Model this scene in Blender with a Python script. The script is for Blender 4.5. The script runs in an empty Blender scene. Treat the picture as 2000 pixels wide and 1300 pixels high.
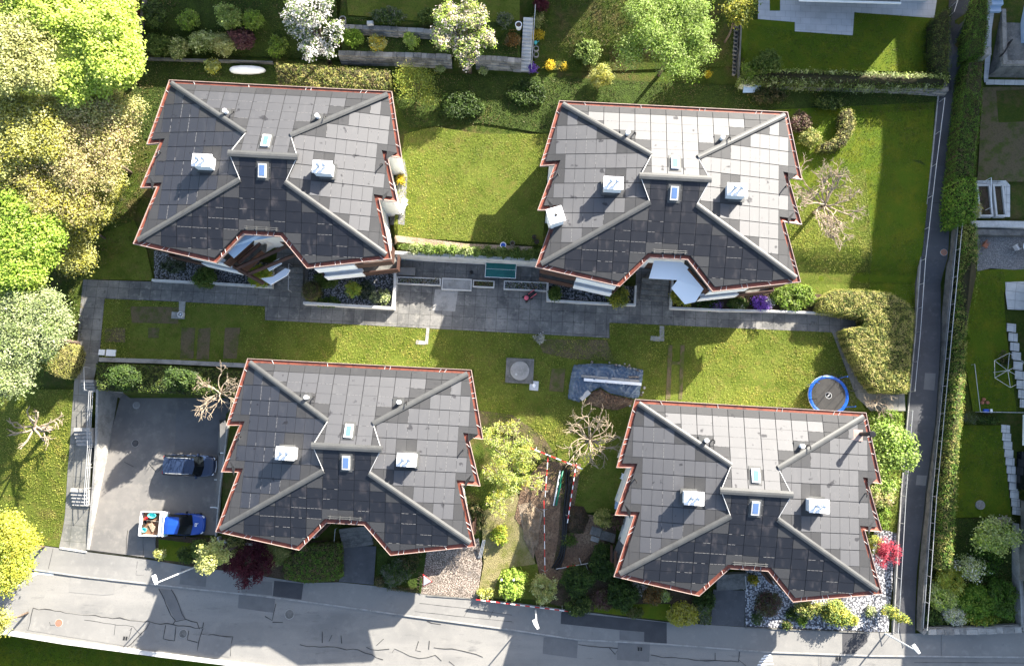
import bpy, bmesh, math, random
import numpy as np
from mathutils import Vector, Matrix
sc = bpy.context.scene
COL = sc.collection
R_ = math.radians
rnd = random.Random(7)
NP = np.random.default_rng(11)

# ------------------------------------------------------------------ camera
F = 2000 / 36 * 24            # focal length in photo pixels (24 mm lens)
H = 63.0                      # drone height above the street
NAD = (1022.2, 842.4)         # photo pixel straight under the drone
_n = Vector(((NAD[0] - 1000) / F, -(NAD[1] - 650) / F, -1)).normalized()
ROT = _n.rotation_difference(Vector((0, 0, -1))).to_matrix()
ROTN = np.array(ROT)
cam = bpy.data.cameras.new('camera')
cam.lens = 24; cam.sensor_width = 36; cam.sensor_fit = 'HORIZONTAL'
cam.clip_end = 2000; cam.clip_start = 0.5
camo = bpy.data.objects.new('camera', cam)
camo.matrix_world = Matrix.Translation((0, 0, H)) @ ROT.to_4x4()
COL.objects.link(camo); sc.camera = camo

# ------------------------------------------------------------------ light
SUN_EL, SUN_AZ = R_(27.2), R_(41)          # azimuth east of north
w = bpy.data.worlds.new('World'); sc.world = w; w.use_nodes = True
nt = w.node_tree
sky = nt.nodes.new('ShaderNodeTexSky'); sky.sky_type = 'NISHITA'; sky.sun_disc = False
sky.sun_elevation = SUN_EL; sky.sun_rotation = SUN_AZ
sky.air_density = 1.0; sky.dust_density = 2.0; sky.ozone_density = .7
nt.links.new(sky.outputs[0], nt.nodes['Background'].inputs[0])
nt.nodes['Background'].inputs[1].default_value = 0.082
sun = bpy.data.lights.new('sun', 'SUN'); sun.energy = 5.0; sun.angle = R_(0.5); sun.color = (1, .94, .83)
suno = bpy.data.objects.new('sun', sun); COL.objects.link(suno)
sd = Vector((math.sin(SUN_AZ) * math.cos(SUN_EL), math.cos(SUN_AZ) * math.cos(SUN_EL), math.sin(SUN_EL)))
suno.rotation_euler = sd.to_track_quat('Z', 'Y').to_euler()
suno.location = (40, 50, 60)
sc.view_settings.view_transform = 'Standard'; sc.view_settings.look = 'None'
sc.view_settings.gamma = 1.0; sc.view_settings.use_curve_mapping = False
sc.view_settings.exposure = 2.27
sc.cycles.use_denoising = True
sc.cycles.max_bounces = 6; sc.cycles.transparent_max_bounces = 6
sc.cycles.diffuse_bounces = 3; sc.cycles.glossy_bounces = 3; sc.cycles.transmission_bounces = 4

# ------------------------------------------------------------------ photo pixel -> world
def P(px, py, z):
    d = ROT @ Vector(((px - 1000) / F, -(py - 650) / F, -1))
    return Vector((0, 0, H)) + d * ((H - z) / -d.z)
def mpp(z): return (H - z) / F            # metres per photo pixel at height z

def pip(poly, X, Y):
    inside = np.zeros(X.shape, bool); n = len(poly); j = n - 1
    for i in range(n):
        xi, yi = poly[i]; xj, yj = poly[j]
        if yi != yj:
            c = ((yi > Y) != (yj > Y)) & (X < (xj - xi) * (Y - yi) / (yj - yi) + xi)
            inside ^= c
        j = i
    return inside
S_K = [-60, -26, -22, -14, -10.5, -5.2, -.3, 2.8, 6.4, 9.1, 15, 17.1, 25.1, 32.5, 33.4, 34.4, 39.5, 70]
Z_K = [-.3, -.2, -.1, 0, .25, 1.4, 2.2, 2.7, 2.9, 3, 3.05, 4.2, 5.1, 5.5, 5.6, 6.3, 8, 11]
def XY(pts, z): return [tuple(P(a, b, z)[:2]) for a, b in pts]
OVR = [   # flat or tilted terraces: (outline, height at its south edge, at its north edge, y range)
    (XY([(214, 765), (478, 778), (445, 833), (425, 1045), (305, 1045), (300, 1092), (172, 1074), (197, 910)], .1), .05, .05),
    (XY([(768, 250), (1085, 250), (1072, 507), (770, 491)], 5.0), 5.0, 5.2),
    (XY([(772, 497), (1072, 513), (1068, 640), (772, 610)], 3.0), 3.0, 3.0),
    (XY([(668, 117), (885, 123), (1020, 130), (1020, -60), (668, -60)], 5.4), 6.7, 6.7),
    (XY([(668, 57), (900, 70), (1020, 72), (1020, -60), (668, -60)], 6.7), 7.6, 7.9),
    (XY([(1442, 166), (1840, 183), (1862, -80), (1436, -80)], 5.05), 6.2, 6.2),
    (XY([(-80, 1236), (15, 1238), (300, 1279), (520, 1303), (520, 1400), (-80, 1400)], -.2), -2.6, -2.6),
    (XY([(1900, 357), (2060, 357), (2060, 436), (1896, 436)], 4.8), 4.75, 4.75),
    (XY([(1893, 440), (2060, 440), (2060, 640), (1880, 640)], 3.6), 3.5, 3.9),
    (XY([(1885, 560), (2060, 560), (2060, 805), (1895, 805), (1880, 690)], 3.2), 3.1, 3.5),
]
def gv(X, Y):
    X = np.asarray(X, float); Y = np.asarray(Y, float)
    Z = np.interp(Y + .05 * X, S_K, Z_K)
    for poly, z0, z1 in OVR:
        ys = [p[1] for p in poly]; m = pip(poly, X, Y)
        t = np.clip((Y - min(ys)) / (max(ys) - min(ys)), 0, 1)
        Z = np.where(m, z0 + (z1 - z0) * t, Z)
    return Z
def g(x, y): return float(gv(np.array([x]), np.array([y]))[0])
def G(px, py):
    z = 2.5
    for _ in range(14):
        p = P(px, py, z); z = .5 * z + .5 * g(p.x, p.y)
    p = P(px, py, z); return Vector((p.x, p.y, g(p.x, p.y)))

# ------------------------------------------------------------------ node materials
def mat(name, base, rough=.8, noise=None, bump=None, spec=.3, metal=0, extra=None):
    """base: colour; noise: list of (scale, colour, amount lo, hi); bump: (scale, strength, distance)"""
    m = bpy.data.materials.new(name); m.use_nodes = True
    t = m.node_tree; N = t.nodes; L = t.links; b = N['Principled BSDF']
    b.inputs['Roughness'].default_value = rough; b.inputs['Specular IOR Level'].default_value = spec
    b.inputs['Metallic'].default_value = metal
    geo = N.new('ShaderNodeNewGeometry')
    cur = N.new('ShaderNodeRGB'); cur.outputs[0].default_value = (*base, 1); cur = cur.outputs[0]
    for k, nz in enumerate(noise or []):
        scale, colr, lo, hi = nz[:4]
        tx = N.new('ShaderNodeTexNoise'); tx.inputs['Scale'].default_value = scale
        tx.inputs['Detail'].default_value = 6; tx.inputs['Roughness'].default_value = .62
        mp = N.new('ShaderNodeMapping'); mp.inputs['Location'].default_value = (k * 13.7, k * 5.1, k)
        if len(nz) > 4: mp.inputs['Scale'].default_value = nz[4]
        L.new(geo.outputs['Position'], mp.inputs[0]); L.new(mp.outputs[0], tx.inputs['Vector'])
        r = N.new('ShaderNodeMapRange'); r.inputs[1].default_value = lo; r.inputs[2].default_value = hi
        L.new(tx.outputs[0], r.inputs[0])
        mx = N.new('ShaderNodeMix'); mx.data_type = 'RGBA'
        L.new(r.outputs[0], mx.inputs[0]); L.new(cur, mx.inputs[6]); mx.inputs[7].default_value = (*colr, 1)
        cur = mx.outputs[2]
    if extra: cur = extra(t, geo, cur)
    L.new(cur, b.inputs['Base Color'])
    if bump:
        tx = N.new('ShaderNodeTexNoise'); tx.inputs['Scale'].default_value = bump[0]; tx.inputs['Detail'].default_value = 4
        L.new(geo.outputs['Position'], tx.inputs['Vector'])
        bp = N.new('ShaderNodeBump'); bp.inputs['Strength'].default_value = bump[1]; bp.inputs['Distance'].default_value = bump[2]
        L.new(tx.outputs[0], bp.inputs['Height']); L.new(bp.outputs[0], b.inputs['Normal'])
    return m
def bricks(w_, h_, mortar, mcol, rot=0.05, var=.25, off=.5):
    """paving joints and slab to slab variation"""
    def fn(t, geo, cur):
        N = t.nodes; L = t.links
        mp = N.new('ShaderNodeMapping'); mp.inputs['Rotation'].default_value = (0, 0, rot)
        L.new(geo.outputs['Position'], mp.inputs[0])
        br = N.new('ShaderNodeTexBrick'); br.offset = off; br.inputs['Scale'].default_value = 1
        br.inputs['Brick Width'].default_value = w_; br.inputs['Row Height'].default_value = h_
        br.inputs['Mortar Size'].default_value = mortar; br.inputs['Mortar Smooth'].default_value = .2
        br.inputs['Color1'].default_value = (1 - var, 1 - var, 1 - var, 1); br.inputs['Color2'].default_value = (1 + var, 1 + var, 1 + var, 1)
        br.inputs['Mortar'].default_value = (*mcol, 1)
        L.new(mp.outputs[0], br.inputs['Vector'])
        mx = N.new('ShaderNodeMix'); mx.data_type = 'RGBA'; mx.blend_type = 'MULTIPLY'; mx.inputs[0].default_value = 1
        L.new(cur, mx.inputs[6]); L.new(br.outputs[0], mx.inputs[7])
        return mx.outputs[2]
    return fn
def stones(scale, dark, var=.6):
    """loose stones: a cell pattern with gaps and stone to stone variation"""
    def fn(t, geo, cur):
        N = t.nodes; L = t.links
        vo = N.new('ShaderNodeTexVoronoi'); vo.inputs['Scale'].default_value = scale
        L.new(geo.outputs['Position'], vo.inputs['Vector'])
        r = N.new('ShaderNodeMapRange'); r.inputs[1].default_value = .35; r.inputs[2].default_value = .62
        L.new(vo.outputs['Distance'], r.inputs[0])
        mx = N.new('ShaderNodeMix'); mx.data_type = 'RGBA'; L.new(r.outputs[0], mx.inputs[0])
        sp = N.new('ShaderNodeSeparateColor'); L.new(vo.outputs['Color'], sp.inputs[0])
        m2 = N.new('ShaderNodeMix'); m2.data_type = 'RGBA'; m2.blend_type = 'MULTIPLY'; m2.inputs[0].default_value = var
        L.new(cur, m2.inputs[6]); L.new(sp.outputs[0], m2.inputs[7])
        L.new(m2.outputs[2], mx.inputs[6]); mx.inputs[7].default_value = (*dark, 1)
        return mx.outputs[2]
    return fn
def leafmat(name, trans=.35, rough=.55):
    m = bpy.data.materials.new(name); m.use_nodes = True
    t = m.node_tree; N = t.nodes; L = t.links; b = N['Principled BSDF']
    at = N.new('ShaderNodeAttribute'); at.attribute_name = 'Col'
    b.inputs['Roughness'].default_value = rough; b.inputs['Specular IOR Level'].default_value = .25
    L.new(at.outputs['Color'], b.inputs['Base Color'])
    tr = N.new('ShaderNodeBsdfTranslucent'); L.new(at.outputs['Color'], tr.inputs[0])
    mx = N.new('ShaderNodeMixShader'); mx.inputs[0].default_value = trans
    L.new(b.outputs[0], mx.inputs[1]); L.new(tr.outputs[0], mx.inputs[2])
    L.new(mx.outputs[0], N['Material Output'].inputs[0])
    return m
def attrmat(name, rough, spec, ior=1.5, lobe=None, stain=None):
    m = bpy.data.materials.new(name); m.use_nodes = True
    t = m.node_tree; N = t.nodes; L = t.links; b = N['Principled BSDF']
    at = N.new('ShaderNodeAttribute'); at.attribute_name = 'Col'
    b.inputs['Roughness'].default_value = rough; b.inputs['Specular IOR Level'].default_value = spec; b.inputs['IOR'].default_value = ior
    cur = at.outputs['Color']
    if stain:
        geo = N.new('ShaderNodeNewGeometry')
        mp = N.new('ShaderNodeMapping'); mp.inputs['Scale'].default_value = stain[3]
        L.new(geo.outputs['Position'], mp.inputs[0])
        tx = N.new('ShaderNodeTexNoise'); tx.inputs['Scale'].default_value = stain[0]; tx.inputs['Detail'].default_value = 5
        L.new(mp.outputs[0], tx.inputs['Vector'])
        r = N.new('ShaderNodeMapRange'); r.inputs[1].default_value = .56; r.inputs[2].default_value = .74; r.inputs[4].default_value = stain[2]
        L.new(tx.outputs[0], r.inputs[0])
        mx = N.new('ShaderNodeMix'); mx.data_type = 'RGBA'; L.new(r.outputs[0], mx.inputs[0]); L.new(cur, mx.inputs[6])
        mx.inputs[7].default_value = (*stain[1], 1); cur = mx.outputs[2]
        r2 = N.new('ShaderNodeMapRange'); r2.inputs[1].default_value = .3; r2.inputs[2].default_value = .7
        r2.inputs[3].default_value = rough - .06; r2.inputs[4].default_value = min(1, rough + .06)
        L.new(tx.outputs[0], r2.inputs[0]); L.new(r2.outputs[0], b.inputs['Roughness'])
    L.new(cur, b.inputs['Base Color'])
    if lobe:                                   # satin anti-glare glass
        gl = N.new('ShaderNodeBsdfGlossy'); gl.distribution = 'BECKMANN'; gl.inputs['Color'].default_value = (*lobe[0], 1); gl.inputs['Roughness'].default_value = lobe[1]
        ad = N.new('ShaderNodeAddShader'); L.new(b.outputs[0], ad.inputs[0]); gx = N.new('ShaderNodeTexNoise'); gx.inputs['Scale'].default_value = 1.15; gx.inputs['Detail'].default_value = 5; gy = N.new('ShaderNodeNewGeometry'); L.new(gy.outputs['Position'], gx.inputs['Vector']); gr = N.new('ShaderNodeMapRange'); gr.inputs[1].default_value = .655; gr.inputs[2].default_value = .70; L.new(gx.outputs[0], gr.inputs[0]); gm = N.new('ShaderNodeMix'); gm.data_type = 'RGBA'; L.new(gr.outputs[0], gm.inputs[0]); gm.inputs[6].default_value = (*lobe[0], 1); gm.inputs[7].default_value = (*(x * .35 for x in lobe[0]), 1); L.new(gm.outputs[2], gl.inputs['Color']); L.new(gl.outputs[0], ad.inputs[1]); L.new(ad.outputs[0], N['Material Output'].inputs[0])
    return m
def glassmat(name, tint=(.05, .09, .16), sp=.9):
    m = mat(name, tint, .06, spec=sp); return m

M = {}
M['lawn'] = mat('lawn_grass', (.12, .145, .024), .9, [(.55, (.070, .098, .012), .42, .66), (1.7, (.145, .130, .032), .50, .72), (9, (.04, .06, .008), .50, .72), (.23, (.15, .118, .042), .60, .78)], (16, 1.0, .09), .1)
M['lawn2'] = mat('fine_lawn_grass', (.075, .115, .008), .9, [(.8, (.115, .13, .010), .45, .66), (9, (.04, .07, .005), .52, .75)], (18, .9, .06), .1)
M['rough'] = mat('rough_grass', (.055, .075, .012), .95, [(.5, (.095, .075, .03), .48, .66), (2.2, (.035, .062, .010), .45, .7), (8, (.11, .12, .03), .56, .8)], (12, 1.0, .12), .1)
M['ivy'] = mat('ground_ivy', (.035, .055, .010), .9, [(1.3, (.05, .08, .012), .45, .65), (7, (.02, .03, .006), .48, .7)], (10, 1.0, .14), .15)
M['dry'] = mat('dry_grass', (.24, .205, .10), .95, [(1.0, (.13, .14, .03), .44, .66), (7, (.12, .10, .05), .5, .75), (12, (.34, .3, .18), .56, .78)], (12, 1.0, .1), .1)
M['worn'] = mat('worn_turf', (.12, .095, .055), .95, [(1.2, (.07, .085, .02), .46, .62), (7, (.06, .05, .03), .5, .75)], (14, .8, .05), .1)
M['soil'] = mat('garden_soil', (.085, .060, .042), .95, [(1.2, (.045, .045, .018), .46, .64), (9, (.03, .024, .018), .45, .75), (14, (.25, .2, .15), .66, .76)], (9, 1.0, .1), .1)
M['dirt'] = mat('dug_earth', (.16, .105, .070), .95, [(.9, (.25, .18, .12), .46, .68), (6, (.07, .045, .035), .46, .7), (16, (.35, .28, .2), .64, .76)], (8, 1.0, .12), .1)
M['sand'] = mat('pale_subsoil', (.33, .26, .19), .95, [(1.5, (.2, .15, .10), .45, .7), (10, (.13, .1, .08), .52, .75)], (10, 1.0, .08), .1)
M['gravelb'] = mat('beige_chippings', (.52, .43, .36), .9, [(1.0, (.24, .22, .2), .45, .68)], (9, .7, .06), .2, extra=stones(11, (.10, .08, .065), .5))
M['gravelw'] = mat('white_pebbles', (.62, .62, .64), .7, [(1.2, (.42, .42, .46), .45, .7)], (7, .9, .1), .3, extra=stones(6.5, (.07, .07, .08), .45))
M['gravelg'] = mat('grey_pebbles', (.30, .30, .32), .8, [(1.2, (.16, .16, .18), .45, .7)], (7, .9, .1), .2, extra=stones(7.5, (.035, .035, .03), .5))
M['gravelf'] = mat('fine_gravel', (.34, .33, .32), .9, [(5, (.2, .2, .2), .4, .7)], (20, .6, .03), .2, extra=stones(14, (.12, .12, .12), .4))
M['pav'] = mat('concrete_paving', (.155, .150, .142), .85, [(.35, (.085, .085, .084), .42, .64), (.22, (.22, .21, .195), .54, .68), (1.6, (.22, .21, .19), .52, .70), (2.4, (.06, .058, .055), .60, .74), (6, (.10, .095, .09), .52, .76)], (30, .25, .02), .25, extra=bricks(.98, .98, .018, (.42, .42, .40), .055, .10, 0))
M['pav2'] = mat('old_concrete_path', (.19, .182, .165), .9, [(.5, (.12, .12, .11), .42, .66), (3, (.24, .23, .2), .52, .75)], (30, .25, .02), .25, extra=bricks(1.9, 1.45, .02, (.55, .55, .52), .08, .07, 0))
M['patio'] = mat('pale_stone_patio', (.46, .46, .47), .8, [(.8, (.38, .38, .39), .4, .7)], None, .3, extra=bricks(.9, .6, .012, (.62, .62, .62), .05, .05, .5))
M['slabs'] = mat('white_slabs', (.55, .54, .52), .8, [(2, (.45, .44, .42), .4, .7)], None, .3, extra=bricks(.9, .75, .02, (.5, .5, .5), .12, .04, 0))
M['conc'] = mat('concrete', (.30, .29, .275), .85, [(1.2, (.18, .175, .165), .44, .68), (8, (.36, .35, .33), .52, .75)], (25, .3, .02), .25)
M['concw'] = mat('pale_concrete', (.50, .49, .47), .8, [(1.1, (.34, .33, .31), .46, .7), (7, (.56, .55, .53), .5, .75)], (25, .25, .02), .25)
M['concd'] = mat('weathered_concrete', (.16, .155, .145), .9, [(1.5, (.085, .085, .08), .42, .66), (7, (.22, .21, .2), .54, .76)], (22, .4, .03), .2)
M['asph'] = mat('old_asphalt', (.205, .198, .186), .88, [(.16, (.165, .16, .153), .42, .62), (.35, (.235, .225, .21), .46, .62, (.12, 1, 1)), (.9, (.225, .216, .2), .5, .72), (2.2, (.125, .122, .118), .60, .76, (.3, 1, 1)), (14, (.15, .147, .142), .52, .8), (34, (.27, .26, .245), .58, .8)], (60, .5, .015), .25)
M['walk'] = mat('pavement_asphalt', (.205, .198, .187), .88, [(.25, (.17, .165, .158), .42, .64), (1.6, (.235, .226, .212), .54, .74), (16, (.16, .155, .148), .54, .8), (2.6, (.14, .136, .13), .64, .78)], (60, .35, .01), .25)
M['park'] = mat('parking_asphalt', (.165, .155, .145), .88, [(.2, (.125, .12, .115), .42, .62), (1.4, (.195, .182, .165), .5, .72), (9, (.14, .135, .13), .6, .75)], (60, .35, .01), .25)
M['lane'] = mat('lane_asphalt', (.068, .069, .075), .85, [(.3, (.052, .053, .058), .42, .62), (2, (.088, .088, .092), .54, .74)], (60, .35, .01), .25)
M['patchd'] = mat('fresh_asphalt_and_step_shade', (.050, .050, .054), .85, [(1, (.062, .062, .066), .42, .66), (12, (.09, .09, .09), .62, .75)], (60, .4, .01), .25)
M['patchm'] = mat('patched_asphalt', (.145, .142, .140), .88, [(.8, (.12, .118, .117), .42, .66), (10, (.18, .175, .17), .6, .75)], (60, .35, .01), .25)
M['drive'] = mat('drive_asphalt', (.085, .086, .092), .85, [(.6, (.066, .067, .072), .42, .62), (3, (.115, .115, .12), .55, .74)], (60, .35, .01), .25)
M['tar'] = mat('crack_tar', (.035, .034, .034), .7)
M['paint'] = mat('road_paint', (.72, .72, .70), .7, [(3, (.5, .49, .47), .5, .72)])
M['plaster'] = mat('white_render', (.72, .71, .69), .85, [(.7, (.62, .61, .58), .45, .7)])
M['white'] = mat('white_paint', (.80, .80, .80), .45, [(2, (.72, .72, .72), .5, .7)])
M['cloth'] = mat('white_fabric', (.74, .76, .80), .8)
M['brown'] = mat('brown_timber', (.052, .026, .019), .7, [(3, (.075, .036, .026), .4, .7, (1, 1, 6))])
M['brownl'] = mat('oak_timber', (.16, .085, .045), .7, [(3, (.1, .05, .03), .4, .7)])
M['under'] = mat('roof_membrane', (.035, .036, .038), .6, [(1.5, (.05, .05, .052), .4, .7)])
M['cap'] = mat('zinc_cap', (.072, .073, .072), .5, [(1.2, (.057, .057, .056), .42, .68), (6, (.09, .089, .086), .55, .75)], None, .4)
M['lip'] = mat('pale_metal_lip', (.34, .25, .22), .5, [(2, (.24, .15, .12), .5, .75)], None, .5)
M['copper'] = mat('weathered_copper', (.24, .070, .042), .5, [(1.6, (.12, .040, .030), .44, .64), (9, (.33, .10, .055), .56, .76), (3.5, (.06, .022, .02), .62, .76)], None, .5, .35)
M['jnt'] = mat('gutter_joint', (.58, .57, .56), .5)
M['chim'] = mat('white_sheet_metal', (.82, .82, .82), .5, [(1.5, (.75, .75, .74), .5, .75)])
M['steel'] = mat('bright_steel', (.66, .68, .72), .28, None, None, .5, .85)
M['galv'] = mat('galvanised_steel', (.52, .52, .52), .5, [(4, (.42, .42, .42), .45, .7)], None, .5, .3)
M['black'] = mat('black_plastic', (.015, .015, .016), .5)
M['pipe'] = mat('black_duct', (.012, .012, .014), .38)
M['dglass'] = glassmat('dark_glass', (.008, .010, .012), .35)
M['skyl'] = glassmat('roof_glass', (.10, .17, .33))
M['pvm'] = attrmat('satin_solar_module', .6, .0, lobe=((.084, .084, .085), .67), stain=(2.2, (.08, .075, .075), .18, (1, .35, 1)))
M['pvs'] = attrmat('dark_solar_module', .45, .25, lobe=((.010, .010, .011), .6), stain=(2.2, (.10, .085, .085), .30, (1, .35, 1)))
M['dum'] = attrmat('dummy_panel', .6, .10, lobe=((.010, .010, .010), .66), stain=(1.3, (.06, .06, .06), .3, (1, 1, 1)))
M['clip'] = mat('panel_clip', (.20, .195, .19), .5)
M['leaf'] = leafmat('leaves', .42); M['petal'] = leafmat('petals', .35, .7)
M['needle'] = leafmat('needles', .10)
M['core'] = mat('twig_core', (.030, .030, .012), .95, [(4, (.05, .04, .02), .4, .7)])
M['bark'] = mat('bark', (.17, .125, .095), .9, [(5, (.09, .065, .05), .42, .68), (14, (.3, .24, .19), .58, .76)], (20, .6, .03), .2)
M['barkp'] = mat('pale_bark', (.31, .26, .19), .9, [(4, (.2, .14, .10), .42, .66), (12, (.46, .38, .3), .55, .76)], (20, .6, .03), .2)
M['rub'] = mat('natural_stone', (.23, .22, .205), .9, [(1.5, (.13, .125, .115), .42, .66), (7, (.32, .31, .29), .52, .74)], (6, .7, .06), .2)
M['rubl'] = mat('light_stone', (.33, .315, .29), .9, [(1.5, (.22, .21, .195), .42, .66), (7, (.4, .39, .36), .54, .76)], (6, .7, .05), .2)
M['bluecar'] = mat('dark_blue_car_paint', (.017, .028, .060), .16, None, None, .7)
M['bluetr'] = mat('bright_blue_paint', (.010, .055, .30), .25, None, None, .7)
M['rubber'] = mat('tyre_rubber', (.02, .02, .02), .8)
M['rim'] = mat('alloy_rim', (.5, .5, .5), .3, None, None, .5, .8)
M['lampw'] = mat('head_lamp_glass', (.7, .72, .75), .15, None, None, .8)
M['lampr'] = mat('tail_lamp_glass', (.35, .02, .02), .2, None, None, .8)
M['red'] = mat('red_paint', (.52, .025, .025), .5)
M['tramp'] = mat('trampoline_mat', (.035, .033, .032), .8, [(2, (.05, .048, .045), .4, .7)])
M['pad'] = mat('blue_vinyl', (.012, .085, .42), .4, [(4, (.03, .16, .55), .5, .7)])
M['tarp'] = mat('blue_tarpaulin', (.085, .125, .185), .34, [(1.1, (.13, .17, .225), .42, .64), (6, (.05, .08, .13), .55, .75)], None, .5)
M['pvcg'] = mat('green_pipe', (.01, .16, .09), .4)
M['ttg'] = mat('green_table_top', (.008, .105, .10), .5, [(2, (.006, .08, .078), .4, .7)])
M['teal'] = mat('teal_plastic', (.12, .55, .55), .5)
M['orange'] = mat('orange_plastic', (.6, .12, .02), .5)
M['pink'] = mat('pink_plastic', (.65, .12, .16), .5)
M['bluep'] = mat('blue_plastic', (.02, .08, .4), .4)
M['terra'] = mat('terracotta', (.30, .12, .07), .8)
M['water'] = mat('pool_cover', (.34, .44, .58), .5, [(.6, (.28, .39, .52), .4, .7)])
def netmat():
    m = bpy.data.materials.new('fine_net'); m.use_nodes = True; t = m.node_tree
    tr = t.nodes.new('ShaderNodeBsdfTransparent'); mx = t.nodes.new('ShaderNodeMixShader'); mx.inputs[0].default_value = .22
    b = t.nodes['Principled BSDF']; b.inputs['Base Color'].default_value = (.03, .03, .035, 1)
    t.links.new(tr.outputs[0], mx.inputs[1]); t.links.new(b.outputs[0], mx.inputs[2]); t.links.new(mx.outputs[0], t.nodes['Material Output'].inputs[0])
    return m
M['net'] = netmat()

# ------------------------------------------------------------------ object helpers
def setp(o, label=None, cat=None, group=None, kind=None):
    if label: o['label'] = label
    if cat: o['category'] = cat
    if group: o['group'] = group
    if kind: o['kind'] = kind
    return o
def thing(name, loc, label, cat, group=None, rz=0):
    o = bpy.data.objects.new(name, None); o.location = loc; o.rotation_euler = (0, 0, rz)
    o.empty_display_size = .3; COL.objects.link(o); return setp(o, label, cat, group)
def wloc(o):
    v = Vector((0, 0, 0))
    while o: v += o.location; o = o.parent
    return v
def copy_tree(o, parent=None):
    c = o.copy(); COL.objects.link(c); c.parent = parent
    for ch in o.children: copy_tree(ch, c)
    return c
class MB:
    def __init__(s): s.v = []; s.f = []; s.m = []; s.c = []
    def add(s, vs, fs, m=0, c=None):
        b = len(s.v); s.v += [tuple(x) for x in vs]
        for f in fs: s.f.append(tuple(i + b for i in f)); s.m.append(m); s.c.append(c or (1, 1, 1))
        return s
    def box(s, c, d, rz=0, m=0, ry=0):
        x, y, z = d[0] / 2, d[1] / 2, d[2] / 2
        vs = [Vector((a, b, e)) for a in (-x, x) for b in (-y, y) for e in (-z, z)]
        r = Matrix.Rotation(rz, 3, 'Z') @ Matrix.Rotation(ry, 3, 'Y')
        vs = [r @ v + Vector(c) for v in vs]
        return s.add(vs, [(0, 1, 3, 2), (4, 6, 7, 5), (0, 4, 5, 1), (2, 3, 7, 6), (0, 2, 6, 4), (1, 5, 7, 3)], m)
    def prism(s, poly, z0, z1, m=0, mt=None):
        n = len(poly)
        a = sum(poly[i][0] * poly[(i + 1) % n][1] - poly[(i + 1) % n][0] * poly[i][1] for i in range(n))
        zz0 = list(z0) if hasattr(z0, '__len__') else [z0] * n; zz1 = list(z1) if hasattr(z1, '__len__') else [z1] * n
        if a < 0: poly = poly[::-1]; zz0 = zz0[::-1]; zz1 = zz1[::-1]
        b = len(s.v)
        vs = [(p[0], p[1], q) for p, q in zip(poly, zz0)] + [(p[0], p[1], q) for p, q in zip(poly, zz1)]
        s.add(vs, [(i, (i + 1) % n, n + (i + 1) % n, n + i) for i in range(n)], m)
        s.f += [tuple(b + i for i in range(n - 1, -1, -1)), tuple(b + n + i for i in range(n))]
        s.m += [m, m if mt is None else mt]; s.c += [(1, 1, 1)] * 2
        return s
    def tube(s, pts, r, n=6, m=0, cap=True):
        pts = [Vector(p) for p in pts]; k = len(pts)
        rr = list(r) if hasattr(r, '__len__') else [r] * k
        rings = []; up = None
        for i in range(k):
            d = (pts[min(i + 1, k - 1)] - pts[max(i - 1, 0)])
            d = d.normalized() if d.length > 1e-9 else Vector((0, 0, 1))
            if up is None: up = Vector((0, 0, 1)) if abs(d.z) < .9 else Vector((1, 0, 0))
            a = d.cross(up).normalized(); b = a.cross(d).normalized(); up = b
            rings.append([pts[i] + (a * math.cos(2 * math.pi * j / n) + b * math.sin(2 * math.pi * j / n)) * rr[i] for j in range(n)])
        vs = [v for q in rings for v in q]
        fs = [(i * n + j, i * n + (j + 1) % n, (i + 1) * n + (j + 1) % n, (i + 1) * n + j) for i in range(k - 1) for j in range(n)]
        if cap: fs += [tuple(range(n - 1, -1, -1)), tuple((k - 1) * n + j for j in range(n))]
        return s.add(vs, fs, m)
    def lathe(s, c, prof, n=20, m=0, sx=1, sy=1, rz=0):
        c = Vector(c); vs = []; k = len(prof)
        for r, z in prof:
            for j in range(n):
                x, y = r * math.cos(2 * math.pi * j / n) * sx, r * math.sin(2 * math.pi * j / n) * sy
                vs.append(c + Vector((x * math.cos(rz) - y * math.sin(rz), x * math.sin(rz) + y * math.cos(rz), z)))
        fs = [(i * n + j, i * n + (j + 1) % n, (i + 1) * n + (j + 1) % n, (i + 1) * n + j) for i in range(k - 1) for j in range(n)]
        fs += [tuple(range(n - 1, -1, -1)), tuple((k - 1) * n + j for j in range(n))]
        return s.add(vs, fs, m)
    def strip(s, path, wd, z0, z1, m=0, closed=False):
        """a wall along a path: path of (x, y); z0, z1 scalars or lists; wd thickness"""
        n = len(path); z0 = list(z0) if hasattr(z0, '__len__') else [z0] * n; z1 = list(z1) if hasattr(z1, '__len__') else [z1] * n
        L_, R2 = [], []
        for i in range(n):
            if closed: a, b = Vector(path[i - 1]), Vector(path[(i + 1) % n])
            else: a, b = Vector(path[max(i - 1, 0)]), Vector(path[min(i + 1, n - 1)])
            p = Vector(path[i]); d1 = (p - a); d2 = (b - p)
            d1 = d1.normalized() if d1.length > 1e-9 else d2.normalized(); d2 = d2.normalized() if d2.length > 1e-9 else d1
            n1 = Vector((-d1.y, d1.x)); n2 = Vector((-d2.y, d2.x)); nn = n1 + n2
            nn = nn / max(nn.length_squared / 2, .35) 
            L_.append(p + nn * wd / 2); R2.append(p - nn * wd / 2)
        vs = []
        for i in range(n):
            vs += [(L_[i].x, L_[i].y, z0[i]), (R2[i].x, R2[i].y, z0[i]), (R2[i].x, R2[i].y, z1[i]), (L_[i].x, L_[i].y, z1[i])]
        fs = []
        for i in range(n if closed else n - 1):
            j = (i + 1) % n
            for q in range(4): fs.append((i * 4 + q, j * 4 + q, j * 4 + (q + 1) % 4, i * 4 + (q + 1) % 4))
        if not closed: fs += [(0, 1, 2, 3), ((n - 1) * 4 + 3, (n - 1) * 4 + 2, (n - 1) * 4 + 1, (n - 1) * 4)]
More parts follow.
